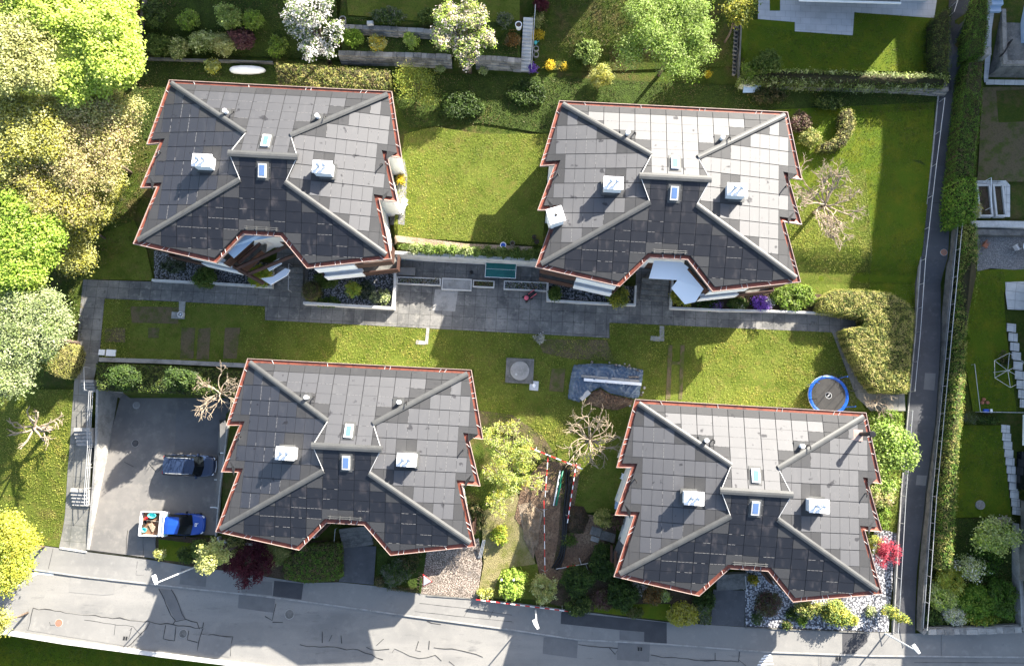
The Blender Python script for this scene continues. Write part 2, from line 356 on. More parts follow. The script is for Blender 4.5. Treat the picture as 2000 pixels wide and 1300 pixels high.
        return s.add(vs, fs, m)
    def build(s, name, mats, parent=None, world=True, smooth=False, col=False):
        me = bpy.data.meshes.new(name)
        off = wloc(parent) if (parent is not None and world) else Vector((0, 0, 0))
        me.from_pydata([(v[0] - off.x, v[1] - off.y, v[2] - off.z) for v in s.v], [], s.f)
        for x in (mats if isinstance(mats, (list, tuple)) else [mats]): me.materials.append(M[x] if isinstance(x, str) else x)
        me.polygons.foreach_set('material_index', s.m)
        if smooth: me.polygons.foreach_set('use_smooth', [True] * len(s.f))
        if col:
            at = me.attributes.new('Col', 'FLOAT_COLOR', 'FACE')
            at.data.foreach_set('color', [q for c in s.c for q in (*c, 1)])
        bm = bmesh.new(); bm.from_mesh(me); bmesh.ops.recalc_face_normals(bm, faces=bm.faces); bm.to_mesh(me); bm.free()
        o = bpy.data.objects.new(name, me); COL.objects.link(o)
        if parent is not None: o.parent = parent
        return o

def drape(name, px, m, off=0.0, step=1.0, zc=None, world_pts=None, kind='structure'):
    """a sheet that follows the ground inside an outline given in photo pixels"""
    if world_pts: w2 = [(p[0], p[1]) for p in world_pts]
    elif zc is not None: w2 = [tuple(P(a, b, zc)[:2]) for a, b in px]
    else: w2 = [tuple(G(a, b)[:2]) for a, b in px]
    bm = bmesh.new(); bm.faces.new([bm.verts.new((x, y, 0)) for x, y in w2])
    bm.normal_update(); bmesh.ops.triangulate(bm, faces=bm.faces[:])
    xs = [p[0] for p in w2]; ys = [p[1] for p in w2]
    for ax, lo, hi in ((0, min(xs), max(xs)), (1, min(ys), max(ys))):
        q = math.ceil(lo / step) * step
        while q < hi:
            co = (q, 0, 0) if ax == 0 else (0, q, 0); no = (1, 0, 0) if ax == 0 else (0, 1, 0)
            bmesh.ops.bisect_plane(bm, geom=bm.verts[:] + bm.edges[:] + bm.faces[:], plane_co=co, plane_no=no); q += step
    co = np.array([v.co[:2] for v in bm.verts])
    zz = gv(co[:, 0], co[:, 1]) if zc is None else np.full(len(co), zc)
    for v, z in zip(bm.verts, zz): v.co.z = z + off
    bmesh.ops.recalc_face_normals(bm, faces=bm.faces)
    if sum(f.normal.z for f in bm.faces) < 0: bmesh.ops.reverse_faces(bm, faces=bm.faces[:])
    me = bpy.data.meshes.new(name); bm.to_mesh(me); bm.free(); me.materials.append(M[m])
    o = bpy.data.objects.new(name, me); COL.objects.link(o)
    if kind: o['kind'] = kind
    return o

# ------------------------------------------------------------------ foliage
PAL = {
 'lime': [(0.456, 0.568, 0.087), (0.353, 0.482, 0.072), (0.536, 0.600, 0.178)],
 'spring': [(0.290, 0.389, 0.093), (0.217, 0.321, 0.059), (0.377, 0.456, 0.169)],
 'pale': [(0.471, 0.490, 0.194), (0.362, 0.392, 0.126), (0.580, 0.588, 0.286)],
 'olive': [(0.3406, 0.3289, 0.1058), (0.2584, 0.2702, 0.0704), (0.4345, 0.3994, 0.1644)],
 'twig': [(0.5090, 0.4198, 0.2162), (0.3689, 0.3563, 0.1018), (0.6107, 0.4835, 0.3054)],
 'fresh': [(0.2243, 0.3450, 0.0345), (0.1638, 0.2847, 0.0276), (0.2847, 0.3795, 0.0605)],
 'green': [(0.0759, 0.1328, 0.0228), (0.0569, 0.1075, 0.0177), (0.1075, 0.1581, 0.0316)],
 'mid': [(0.1326, 0.1872, 0.0390), (0.1014, 0.1560, 0.0312), (0.1794, 0.2184, 0.0546)],
 'dark': [(.030, .055, .014), (.022, .042, .011), (.042, .07, .018)],
 'blue': [(0.2721, 0.3159, 0.1492), (0.2019, 0.2545, 0.1053), (0.3510, 0.3774, 0.2019)],
 'gold': [(0.4066, 0.3881, 0.0407), (0.3326, 0.3326, 0.0332), (0.4990, 0.4435, 0.0739)],
 'hedge': [(0.1057, 0.1463, 0.0260), (0.0813, 0.1219, 0.0195), (0.1382, 0.1707, 0.0358)],
 'hgold': [(0.3897, 0.3787, 0.1001), (0.3119, 0.3231, 0.0780), (0.4791, 0.4233, 0.1559)],
 'hbrown': [(0.1368, 0.1152, 0.0504), (0.1008, 0.1080, 0.0288), (0.1872, 0.1440, 0.0720)],
 'hbright': [(0.1138, 0.2363, 0.0245), (0.0875, 0.1925, 0.0210), (0.1575, 0.2713, 0.0350)],
 'white': [(.66, .63, .60), (.58, .56, .50), (.72, .70, .68)],
 'blossom': [(.55, .45, .42), (.30, .28, .10), (.62, .56, .52)],
 'maroon': [(0.0900, 0.0168, 0.0264), (0.0660, 0.0120, 0.0216), (0.1200, 0.0240, 0.0360)],
 'red': [(0.4056, 0.0468, 0.0780), (0.3120, 0.0343, 0.0624), (0.4992, 0.0780, 0.1170)],
 'mauve': [(.16, .07, .075), (.12, .05, .05), (.2, .11, .10)],
 'purple': [(.17, .07, .42), (.13, .05, .36), (.24, .12, .5)],
 'yellow': [(.55, .40, .015), (.48, .36, .02), (.6, .46, .05)],
 'orange': [(.30, .14, .03), (.22, .10, .025), (.36, .2, .06)],
 'cream': [(0.410, 0.466, 0.171), (0.342, 0.419, 0.120), (0.492, 0.528, 0.273)],
 'paleyellow': [(.46, .46, .15), (.38, .40, .11), (.52, .50, .20)],
 'grey': [(.14, .16, .11), (.10, .12, .08), (.19, .2, .15)],
}
def leaf_mesh(name, C, Nn, size, colr, mats, parent=None, core=None, asp=.62, matidx=None):
    """C centres, Nn normals, size per leaf; leaves are small folded quads"""
    n = len(C)
    rv = NP.normal(size=(n, 3)); t = np.cross(Nn, rv); t /= np.linalg.norm(t, axis=1)[:, None] + 1e-9
    b = np.cross(Nn, t); s = size[:, None]
    V = np.empty((n, 4, 3)); V[:, 0] = C - t * s; V[:, 1] = C + b * s * asp + Nn * s * .18; V[:, 2] = C + t * s; V[:, 3] = C - b * s * asp + Nn * s * .18
    off = wloc(parent) if parent is not None else Vector((0, 0, 0))
    V = V.reshape(-1, 3)
    if core is not None and len(core.v):
        cv = np.array(core.v); nc = len(cv); allv = np.vstack([cv, V])
        loops = [i for f in core.f for i in f]; tot = [len(f) for f in core.f]
    else: nc = 0; allv = V; loops = []; tot = []
    allv = allv - np.array(off)
    lv = np.concatenate([np.array(loops, np.int32), (np.arange(n * 4) + nc).astype(np.int32)])
    tt = np.concatenate([np.array(tot, np.int32), np.full(n, 4, np.int32)])
    st = np.concatenate([[0], np.cumsum(tt)[:-1]]).astype(np.int32)
    me = bpy.data.meshes.new(name)
    me.vertices.add(len(allv)); me.vertices.foreach_set('co', allv.ravel().astype(np.float32))
    me.loops.add(len(lv)); me.loops.foreach_set('vertex_index', lv)
    me.polygons.add(len(tt)); me.polygons.foreach_set('loop_start', st); me.polygons.foreach_set('loop_total', tt)
    mi = np.concatenate([np.full(len(tot), 1, np.int32), np.zeros(n, np.int32) if matidx is None else matidx.astype(np.int32)])
    for x in mats: me.materials.append(M[x])
    me.polygons.foreach_set('material_index', mi)
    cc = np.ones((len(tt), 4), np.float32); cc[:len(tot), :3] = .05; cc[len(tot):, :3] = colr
    me.attributes.new('Col', 'FLOAT_COLOR', 'FACE').data.foreach_set('color', cc.ravel())
    me.update(calc_edges=True); me.validate()
    o = bpy.data.objects.new(name, me); COL.objects.link(o)
    if parent is not None: o.parent = parent
    return o
def palcol(pals, ids, n, jit=.12):
    """colour per leaf: one palette entry per clump, jitter per leaf"""
    allp = [c for p in pals for c in PAL[p]]
    k = NP.integers(0, len(allp), ids.max() + 1)
    base = np.array(allp)[k[ids]]
    alt = np.array(allp)[NP.integers(0, len(allp), n)]
    mx = NP.random((n, 1)) * .5
    c = base * (1 - mx) + alt * mx
    return np.clip(c * (1 + NP.normal(size=(n, 1)) * jit), .004, .9)
def lobes_leaves(lobes, density, clump=.35, per=14, shell=.55, upb=.5, flat=.8):
    """clumps of leaves over a set of ellipsoids; returns centres, normals, clump ids"""
    Cs, Ns, I = [], [], []; cid = 0
    for (c, r) in lobes:
        c = np.array(c); r = np.array(r)
        area = 4 * math.pi * ((r[0] * r[1]) ** 1.6 / 3 + (r[0] * r[2]) ** 1.6 / 3 + (r[1] * r[2]) ** 1.6 / 3) ** (1 / 1.6)
        nc = max(3, int(area * density / per * .75))
        d = NP.normal(size=(nc, 3)); d[:, 2] = np.abs(d[:, 2]) * 1.0 - .35; d /= np.linalg.norm(d, axis=1)[:, None]
        rad = shell + (1.04 - shell) * NP.random((nc, 1)) ** .6
        cc = c + d * r * rad
        nl = np.maximum(2, NP.poisson(per, nc)); ids = np.repeat(np.arange(nc), nl); n = len(ids)
        pp = cc[ids] + NP.normal(size=(n, 3)) * clump * .5 * np.array([1, 1, flat])
        nn = d[ids] * .55 + np.array([0, 0, upb]) + np.array(sd) * .55 + NP.normal(size=(n, 3)) * .55
        nn /= np.linalg.norm(nn, axis=1)[:, None]
        Cs.append(pp); Ns.append(nn); I.append(ids + cid); cid += nc
    return np.vstack(Cs), np.vstack(Ns), np.concatenate(I)
def branchy(mb, base, tip, r0, k, seed, spread=.6):
    """trunk and limbs from base to the lobes"""
    rr = random.Random(seed)
    b = Vector(base)
    for t in k:
        t = Vector(t); mid = b.lerp(t, .5) + Vector((rr.uniform(-.3, .3), rr.uniform(-.3, .3), .2))
        mb.tube([Vector(tip), mid, t], [r0 * .55, r0 * .35, r0 * .1], 5)
def tree(name, lobes_px, hgt, pals, label, cat='tree', group=None, leaf=.13, dens=85, zf=.62, rz=.75, m='leaf', clump=.5, per=16, trunk=True, shell=.55, upb=.5, second=None, asp=.62, twigs=0, grow=1.0):
    """lobes_px: (px, py, radius px[, height factor]); hgt: metres to the crown's top"""
    px = sum(l[0] for l in lobes_px) / len(lobes_px); py = sum(l[1] for l in lobes_px) / len(lobes_px)
    z = g(*P(px, py, 3 + hgt * zf)[:2]); base = P(px, py, z + hgt * zf); base = Vector((base.x, base.y, g(base.x, base.y)))
    lob = []
    for l in lobes_px:
        hf = l[3] if len(l) > 3 else 1
        zc = base.z + hgt * zf * hf
        c = P(l[0], l[1], zc); r = l[2] * mpp(zc) * grow
        rzz = min(r * rz, hgt * (1 - zf) * 1.15)
        lob.append((c, (r, r, max(rzz, .12))))
    sub = []
    for c, r in lob:                          # break each lobe into smaller lumps for an uneven outline
        if r[0] > .55:
            k = 4 + int(r[0] * 2.2)
            sub.append((c, (r[0] * .72, r[1] * .72, r[2] * .8)))
            for _ in range(k):
                a = NP.random() * 6.28; q = r[0] * (.5 + .3 * NP.random()); f = .26 + .24 * NP.random()
                sub.append(((c[0] + math.cos(a) * q, c[1] + math.sin(a) * q, c[2] + (NP.random() - .35) * r[2] * .7), (r[0] * f, r[1] * f, r[2] * f * 1.1)))
        else: sub.append((c, r))
    C, Nn, I = lobes_leaves(sub, dens, clump, per, shell, upb)
    n = len(C); colr = palcol(pals, I, n)
    mi = None
    mats = [m, 'core']
    if second:                                 # a share of the clumps is blossom
        pick = NP.random(I.max() + 1) < second[1]
        pm = pick[I]; colr[pm] = palcol([second[0]], I, n)[pm]
    sz = leaf * (.65 + .7 * NP.random(n))
    root = thing(name, base, label, cat, group)
    leaf_mesh('crown' if trunk else 'foliage', C, Nn, sz, colr, mats, root, None, asp, mi)
    if trunk:
        tb = MB(); r0 = max(.035, hgt * .018)
        top = Vector((base.x, base.y, base.z + hgt * .4))
        tb.tube([base - Vector((0, 0, .2)), base.lerp(top, .5) + Vector((r0, 0, 0)), top], [r0 * 1.3, r0, r0 * .8], 7)
        branchy(tb, top, top, r0, [l[0] for l in lob] + [s_[0] for s_ in sub[:12]], int(px))
        tw = MB()
        for _ in range(twigs):
            c, r = sub[NP.integers(0, len(sub))]; a = NP.random() * 6.28; e = .1 + NP.random() * .9
            d = Vector((math.cos(a) * math.cos(e), math.sin(a) * math.cos(e), math.sin(e))); p0 = Vector(c) + Vector((d.x * r[0], d.y * r[1], d.z * r[2])) * .55
            p1 = Vector(c) + Vector((d.x * r[0], d.y * r[1], d.z * r[2])) * 1.12; bd = Vector(NP.normal(size=3)) * .18
            tw.tube([p0, p0.lerp(p1, .5) + bd, p1 + bd * .4], [.035, .022, .010], 4)
        tb.build('trunk', 'bark', root, smooth=True)
        if twigs: tw.build('twigs', 'barkp', root, smooth=True)['kind'] = 'stuff'
    return root
def shrub(name, px, py, rpx, hgt, pals, label, cat='shrub', group=None, leaf=.075, dens=170, m='leaf', ry=None, second=None, shell=.6, clump=.22, per=14, asp=.62, upb=.5, ground=True):
    b = G(px, py)
    r = rpx * mpp(b.z + hgt * .5); r2 = (ry or rpx) * mpp(b.z + hgt * .5)
    base = Vector((b.x, b.y, b.z))
    c0 = P(px, py, b.z + hgt * .5)
    base = Vector((c0.x, c0.y, g(c0.x, c0.y)))
    sub = [((c0.x, c0.y, base.z + hgt * .5), (r * .86, r2 * .86, hgt * .5))]
    for _ in range(5 + int(r * 6)):
        a = NP.random() * 6.28; f = .3 + .22 * NP.random()
        sub.append(((c0.x + math.cos(a) * r * .62, c0.y + math.sin(a) * r2 * .62, base.z + hgt * (.35 + .35 * NP.random())), (r * f, r2 * f, hgt * f * .8)))
    C, Nn, I = lobes_leaves(sub, dens, clump, per, shell, upb)
    C[:, 2] = np.maximum(C[:, 2], gv(C[:, 0], C[:, 1]) + .03)
    n = len(C); colr = palcol(pals, I, n)
    if second:
        pm = (NP.random(I.max() + 1) < second[1])[I]; colr[pm] = palcol([second[0]], I, n)[pm]
    root = thing(name, base, label, cat, group)
    leaf_mesh('foliage', C, Nn, leaf * (.65 + .7 * NP.random(n)), colr, [m, 'core'], root, None, asp)
    sb = MB()
    for k in range(5):
        a = k * 1.26 + px; sb.tube([base - Vector((0, 0, .1)), base + Vector((math.cos(a) * r * .4, math.sin(a) * r2 * .4, hgt * .55))], [.03, .012], 5)
    sb.build('stems', 'bark', root)
    return root
def hedge(name, px, h, pals, label, group=None, dens=230, leaf=.06, ztop=None, zbase=None, second=None, rag=.07, m='leaf', cat='hedge', rounded=.22):
    """px outline is the top's outline; h height above ground, or ztop absolute"""
    cx = sum(p[0] for p in px) / len(px); cy = sum(p[1] for p in px) / len(px)
    def top(a, b):
        if ztop is not None: return P(a, b, ztop)
        z = 3
        for _ in range(12):
            p = P(a, b, z); z = .5 * z + .5 * (g(p.x, p.y) + h)
        return P(a, b, z)
    w3 = [top(a, b) for a, b in px]
    poly = [(p.x, p.y) for p in w3]
    xs = [p[0] for p in poly]; ys = [p[1] for p in poly]
    area = abs(sum(poly[i][0] * poly[(i + 1) % len(poly)][1] - poly[(i + 1) % len(poly)][0] * poly[i][1] for i in range(len(poly)))) / 2
    # top leaves
    nt_ = int(area * dens)
    X = []; Y = []
    while len(X) < nt_:
        x = NP.uniform(min(xs), max(xs), nt_ * 2); y = NP.uniform(min(ys), max(ys), nt_ * 2)
        k = pip(poly, x, y); X += list(x[k]); Y += list(y[k])
    X = np.array(X[:nt_]); Y = np.array(Y[:nt_])
    gz = gv(X, Y); Zt = (gz + h) if ztop is None else np.full(nt_, ztop)
    lump = np.sin(X * 2.1 + cx) * np.cos(Y * 2.7 + cy) * .05 + np.sin(X * 5.3 + Y * 4.1) * .03
    # distance to outline for rounded shoulders
    dmin = np.full(nt_, 9.)
    for i in range(len(poly)):
        a = np.array(poly[i]); b = np.array(poly[(i + 1) % len(poly)]); ab = b - a
        t = np.clip(((X - a[0]) * ab[0] + (Y - a[1]) * ab[1]) / (ab @ ab + 1e-9), 0, 1)
        dmin = np.minimum(dmin, np.hypot(X - a[0] - t * ab[0], Y - a[1] - t * ab[1]))
    Zt = Zt + lump + NP.normal(size=nt_) * rag - rounded * np.clip(1 - dmin / .35, 0, 1) ** 2
    Cs = [np.stack([X, Y, Zt], 1)]; Ns = [np.tile([0, 0, 1.], (nt_, 1))]
    for i in range(len(poly)):
        a = np.array(poly[i]); b = np.array(poly[(i + 1) % len(poly)]); L = np.linalg.norm(b - a)
        ns = int(L * h * dens * .6)
        if ns < 3: continue
        t = NP.random(ns); q = a + (b - a) * t[:, None]; nn = np.array([(b - a)[1], -(b - a)[0]]) / (L + 1e-9)
        cen = np.array([np.mean(xs), np.mean(ys)])
        tst = (a + b) / 2 + nn * .15
        if pip(poly, np.array([tst[0]]), np.array([tst[1]]))[0]: nn = -nn
        q = q + nn * (NP.normal(size=(ns, 1)) * rag * .8)
        gz = gv(q[:, 0], q[:, 1]) if zbase is None else np.full(ns, zbase)
        tz = gz + h if ztop is None else np.full(ns, ztop)
        Cs.append(np.column_stack([q, gz + (tz - gz) * NP.random(ns)])); Ns.append(np.tile([nn[0], nn[1], .25], (ns, 1)))
    C = np.vstack(Cs); Nn = np.vstack(Ns) + np.array(sd) * .45 + NP.normal(size=(len(C), 3)) * .5
    Nn /= np.linalg.norm(Nn, axis=1)[:, None]; n = len(C)
    I = (np.floor(C[:, 0] / .22) * 7 + np.floor(C[:, 1] / .22) * 1310).astype(int); I -= I.min()
    _, I = np.unique(I, return_inverse=True)
    colr = palcol(pals, I, n)
    if second:
        pm = (NP.random(I.max() + 1) < second[1])[I]; colr[pm] = palcol([second[0]], I, n)[pm]
    # core
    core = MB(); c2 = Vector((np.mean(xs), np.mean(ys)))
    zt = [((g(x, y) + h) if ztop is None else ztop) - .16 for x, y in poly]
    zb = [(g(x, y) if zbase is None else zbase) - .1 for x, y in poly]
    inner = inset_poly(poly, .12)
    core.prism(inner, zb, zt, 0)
    base = Vector((poly[0][0], poly[0][1], (g(*poly[0]) if zbase is None else zbase)))
    o = leaf_mesh(name, C, Nn, leaf * (.65 + .7 * NP.random(n)), colr, [m, 'core'], None, core)
    return setp(o, label, cat, group)
def inset_poly(poly, d):
    n = len(poly)
    a = sum(poly[i][0] * poly[(i + 1) % n][1] - poly[(i + 1) % n][0] * poly[i][1] for i in range(n))
    s = 1 if a > 0 else -1; out = []
    for i in range(n):
        p0, p1, p2 = Vector(poly[i - 1]), Vector(poly[i]), Vector(poly[(i + 1) % n])
        d1 = (p1 - p0).normalized(); d2 = (p2 - p1).normalized()
        n1 = Vector((-d1.y, d1.x)) * s; n2 = Vector((-d2.y, d2.x)) * s; nn = n1 + n2
        k = nn.length_squared / 2
        nn = nn / max(k, .3)
        q = p1 + nn * d; out.append((q.x, q.y))
    return out

# ================================================================== the four apartment houses
ZB = 9.2                         # ridge above the house's base
NWc, W1c, W2c, W3c, W4c = (-9.23, 6.69), (-10.5, 1.14), (-9.34, 1.22), (-10.49, -2.56), (-9.03, -2.5)
SWc, S1c, R1c = (-10.4, -7.23), (-3.64, -8.34), (-1.48, -6.03)
mir = lambda p: (-p[0], p[1])
EAVE = [NWc, mir(NWc), mir(W1c), mir(W2c), mir(W3c), mir(W4c), mir(SWc), mir(S1c), mir(R1c), R1c, S1c, SWc, W4c, W3c, W2c, W1c]
zN = lambda v: ZB - .241 * v
zS = lambda v: ZB + .258 * v
zW = lambda u: ZB - .184 - .161 * abs(u)
def zroof(i, p):
    return zN(p[1]) if i in (0, 1) else zS(p[1]) if i in (7, 8, 9, 10) else zW(p[0])
RIM = .34
INN = inset_poly(EAVE, RIM)
RLp, RRp, HNl, HSl = (-2.69, 0), (2.69, 0), (-1.814, 1.93), (-1.80, -1.92)
i_ = dict(zip(['NW', 'NE', 'E1', 'E2', 'E3', 'E4', 'SE', 'S2', 'R2', 'R1', 'S1', 'SW', 'W4', 'W3', 'W2', 'W1'], range(16)))
def slope_panels(poly, zf, du, dv, u0, v0, gu, gv_, specials, strip_axis, seed, clips=.45, pv=(.020, .020, .024)):
    """solar modules of one roof slope. poly: outline in plan; cells du x dv from (u0, v0); gaps gu, gv_ in metres"""
    rr = random.Random(seed)
    xs = [p[0] for p in poly]; ys = [p[1] for p in poly]; mb = MB()
    def cut(pts, ax, lim, keep_less):
        out = []
        for i in range(len(pts)):
            p, q = pts[i - 1], pts[i]; a = (p[ax] <= lim) == keep_less or p[ax] == lim; b = (q[ax] <= lim) == keep_less or q[ax] == lim
            if a != b:
                t = (lim - p[ax]) / (q[ax] - p[ax]); out.append((p[0] + (q[0] - p[0]) * t, p[1] + (q[1] - p[1]) * t))
            if b: out.append(q)
        return out
    cells = []
    for i in range(math.floor((min(xs) - u0) / du), math.ceil((max(xs) - u0) / du)):
        col_ = cut(cut(list(poly), 0, u0 + i * du, False), 0, u0 + (i + 1) * du, True)
        if len(col_) < 3: continue
        for j in range(math.floor((min(ys) - v0) / dv), math.ceil((max(ys) - v0) / dv)):
            c_ = cut(cut(col_, 1, v0 + j * dv, False), 1, v0 + (j + 1) * dv, True)
            c_ = [p for k, p in enumerate(c_) if math.dist(p, c_[k - 1]) > 1e-4]
            if len(c_) >= 3: cells.append(c_)
    for pts in cells:
        ar = abs(sum(pts[i - 1][0] * pts[i][1] - pts[i][0] * pts[i - 1][1] for i in range(len(pts)))) / 2
        if ar < .02: continue
        cx = sum(p[0] for p in pts) / len(pts); cy = sum(p[1] for p in pts) / len(pts)
        ax, bx = min(p[0] for p in pts), max(p[0] for p in pts); ay, by = min(p[1] for p in pts), max(p[1] for p in pts)
        full = ar > du * dv * .97
        ax, bx = min(p[0] for p in pts), max(p[0] for p in pts); ay, by = min(p[1] for p in pts), max(p[1] for p in pts)
        if full: q = [(ax + gu, ay + gv_), (bx - gu, ay + gv_), (bx - gu, by - gv_), (ax + gu, by - gv_)]
        else: q = inset_poly(pts, min(gu, .02)) if len(pts) < 6 else pts
        dummy = (not full) or any(abs(cx - s[0]) < s[2] and abs(cy - s[1]) < s[3] for s in specials) 
        t = rr.uniform(.9, 1.1) if dummy else rr.uniform(.96, 1.04)
        c = tuple(x * t for x in ((.040, .040, .042) if dummy else pv))
        n = len(q); vs = [(x, y, zf(x, y) + .012) for x, y in q] + [(x, y, zf(x, y) + .04) for x, y in q]
        mb.add(vs, [tuple(range(n, 2 * n))] + [(i, (i + 1) % n, n + (i + 1) % n, n + i) for i in range(n)], 1 if dummy else 0, c)
        if full and rr.random() < clips:          # pale clips along the overlap of two rows
            for s_ in range(4):
                if rr.random() < .25: continue
                if strip_axis == 'u':
                    a = ax + gu + (bx - ax - 2 * gu) * (s_ + .08) / 4; e = ax + gu + (bx - ax - 2 * gu) * (s_ + .9) / 4
                    mb.box(((a + e) / 2, ay, zf((a + e) / 2, ay) + .042), (e - a, .018, .012), 0, 2)
                else:
                    a = ay + gv_ + (by - ay - 2 * gv_) * (s_ + .08) / 4; e = ay + gv_ + (by - ay - 2 * gv_) * (s_ + .9) / 4
                    x = ax if cx > 0 else bx
                    mb.box((x, (a + e) / 2, zf(x, (a + e) / 2) + .042), (.018, e - a, .012), 0, 2)
    return mb
def build_house(loc, rz, label, group):
    h = thing('apartment_house', loc, label, 'house', group, rz)
    B = lambda mb, n, m, p=h, **k: mb.build(n, m, p, world=False, **k)
    # walls
    wp = [(-8.5, 6.0), (8.5, 6.0), (9.75, 1.8), (8.7, 1.75), (9.75, -1.9), (8.4, -1.85), (9.2, -5.3), (4.1, -6.25), (1.9, -5.0),
          (-1.9, -5.0), (-4.1, -6.25), (-9.2, -5.3), (-8.4, -1.85), (-9.75, -1.9), (-8.7, 1.75), (-9.75, 1.8)]
    tops = [min(zN(p[1]) if p[1] > 0 else zS(p[1]), zW(p[0])) - .3 for p in wp]
    B(MB().prism(wp, -3.2, tops), 'wall', 'plaster')
    # windows and doors on the garden sides
    def opening(x, y, z, wd, ht, rz_, nm='window'):
        wn = B(MB().box((x, y, z), (wd, .10, ht), rz_), nm, 'white' if nm == 'window' else 'brown')
        if nm == 'window': B(MB().box((x, y, z), (wd - .16, .13, ht - .16), rz_), 'pane', 'dglass', wn)
    for sx in (-1, 1):
        for z in (1.2, 4.1):
            opening(sx * 6.6, -5.79, z, 2.2, 2.0, sx * .185)
            opening(sx * 5.0, 6.0, z + .2, 1.6, 1.3, 0)
    opening(0, -5.0, 1.05, 1.3, 2.1, 0, 'door')
    # balconies: slab, brown rail boards, white trough near the corner
    for sx in (-1, 1):
        for zs in (1.75, 4.55):
            out = [(sx * 10.0, -6.95), (sx * 3.75, -8.0), (sx * 1.95, -6.05)]
            poly = out + [(sx * 1.95, -5.2), (sx * 4.1, -6.0), (sx * 9.2, -5.0)]
            bal = B(MB().prism(poly, zs - .2, zs), 'balcony', 'concd')
            k = .47; mid = (out[0][0] * (1 - k) + out[1][0] * k, out[0][1] * (1 - k) + out[1][1] * k)
            B(MB().strip([out[0], mid], .07, zs - .25, zs + 1.0), 'railing', 'brown', bal)
            B(MB().strip([out[1], out[2]], .07, zs - .25, zs + 1.0), 'railing', 'brown', bal)
            B(MB().box((out[0][0] - sx * .05, -6.3, zs + .35), (.08, 1.2, 1.2)), 'side_screen', 'brown', bal)
            m2 = (mid[0] * .98 + out[1][0] * .02, mid[1] * .98 + out[1][1] * .02)
            tr = MB().strip([m2, out[1]], .10, zs - .30, zs + .98)
            q0 = Vector(m2); q1 = Vector(out[1]); dd = (q1 - q0).normalized(); nn = Vector((-dd.y, dd.x)) * (1 if (-dd.y * 0 + dd.x * 1) > 0 else -1)
            off = nn * .34
            tr.strip([tuple(q0 + off), tuple(q1 + off)], .06, zs + .45, zs + .92)
            tr.prism([tuple(q0), tuple(q1), tuple(q1 + off), tuple(q0 + off)], zs + .40, zs + .74)
            B(tr, 'planter', 'white', bal)
    # roof slabs
    IN = lambda n: INN[i_[n]]
    polN = [IN('NW'), IN('NE'), mir(HNl), RRp, RLp, HNl]
    polS = [IN('SW'), IN('S1'), IN('R1'), IN('R2'), IN('S2'), IN('SE'), mir(HSl), RRp, RLp, HSl]
    polW = [IN('NW'), HNl, (-1.6, 1.4), (-1.6, -1.4), HSl, IN('SW'), IN('W4'), IN('W3'), IN('W2'), IN('W1')]
    polE = [mir(p) for p in polW]
    rf = MB()
    for pol, zf in ((polN, lambda u, v: zN(v)), (polS, lambda u, v: zS(v)), (polW, lambda u, v: zW(u)), (polE, lambda u, v: zW(u))):
        rf.prism(pol, [zf(*p) - .2 for p in pol], [zf(*p) for p in pol])
    rf.box((0, 0, ZB - .55), (3.3, 2.6, .5))           # the upstand under the raised ridge
    roof = B(rf, 'roof', 'under')
    chW, chE = (-4.75, -.72), (4.75, -.72)
    sN = [(0, 1.3, .5, .5)] ; sS = [(0, -1.2, .5, .8)]
    mods = ['pvm', 'dum', 'clip']; modS = ['pvs', 'dum', 'clip']
    pN = [(p[0] * .985, p[1] - .02) for p in polN]
    B(slope_panels(pN, lambda u, v: zN(v), 1.25, .80, -.60, .12, .028, .008, sN + [(-3.8, 3.7, .6, .45), (3.5, 3.7, .6, .45)], 'u', 3), 'solar_panels', mods, roof, col=True)
    B(slope_panels(polS, lambda u, v: zS(v), 1.25, .80, -.60, -.12, .022, .012, sS, 'u', 4, .4, (.012, .013, .017)), 'solar_panels', modS, roof, col=True)
    B(slope_panels(polW, lambda u, v: zW(u), .80, 1.22, -2.1, -.35, .010, .028, [(-4.75, -.5, .9, 1.3), (-9.1, .4, .5, .5)], 'v', 5), 'solar_panels', mods, roof, col=True)
    B(slope_panels(polE, lambda u, v: zW(u), .80, 1.22, 2.1, -.35, .010, .028, [(4.75, -.5, .9, 1.3), (9.1, .4, .5, .5)], 'v', 6), 'solar_panels', mods, roof, col=True)
    # hip and ridge caps
    def cap(a, b, za, zb_, wd):
        a3 = Vector((a[0], a[1], za)); b3 = Vector((b[0], b[1], zb_)); d = (b3 - a3).normalized()
        s = d.cross(Vector((0, 0, 1))).normalized() * wd / 2; mb = MB()
        prof = [(-1, -.03), (-1, .10), (-.30, .16), (.30, .16), (1, .10), (1, -.03)]
        vs = [p + s * q[0] + Vector((0, 0, q[1])) for p in (a3, b3) for q in prof]; n = len(prof)
        mb.add(vs, [(i, (i + 1) % n, n + (i + 1) % n, n + i) for i in range(n)] + [tuple(range(n)), tuple(range(2 * n - 1, n - 1, -1))])
        return mb
    for sx in (-1, 1):
        a = INN[i_['NW']]; B(cap((sx * abs(a[0]), a[1]), (sx * abs(HNl[0]), HNl[1]), zN(a[1]) - .02, zN(HNl[1]) + .0, .42), 'hip_cap', 'cap', roof)
        a = INN[i_['SW']]; B(cap((sx * abs(a[0]), a[1]), (sx * abs(HSl[0]), HSl[1]), zS(a[1]), zS(HSl[1]), .42), 'hip_cap', 'cap', roof)
    B(cap((-2.78, 0), (2.78, 0), ZB, ZB, .52), 'ridge_cap', 'cap', roof)
    for sy in (0, 1):                                   # pale verge trims on the raised part
        for sx in (-1, 1):
            e = HNl if sy == 0 else HSl; zf = zN if sy == 0 else zS
            B(MB().tube([(sx * 2.69, 0, ZB + .01), (sx * abs(e[0]), e[1], zf(e[1]) + .03)], .028, 5), 'verge_trim', 'jnt', roof)
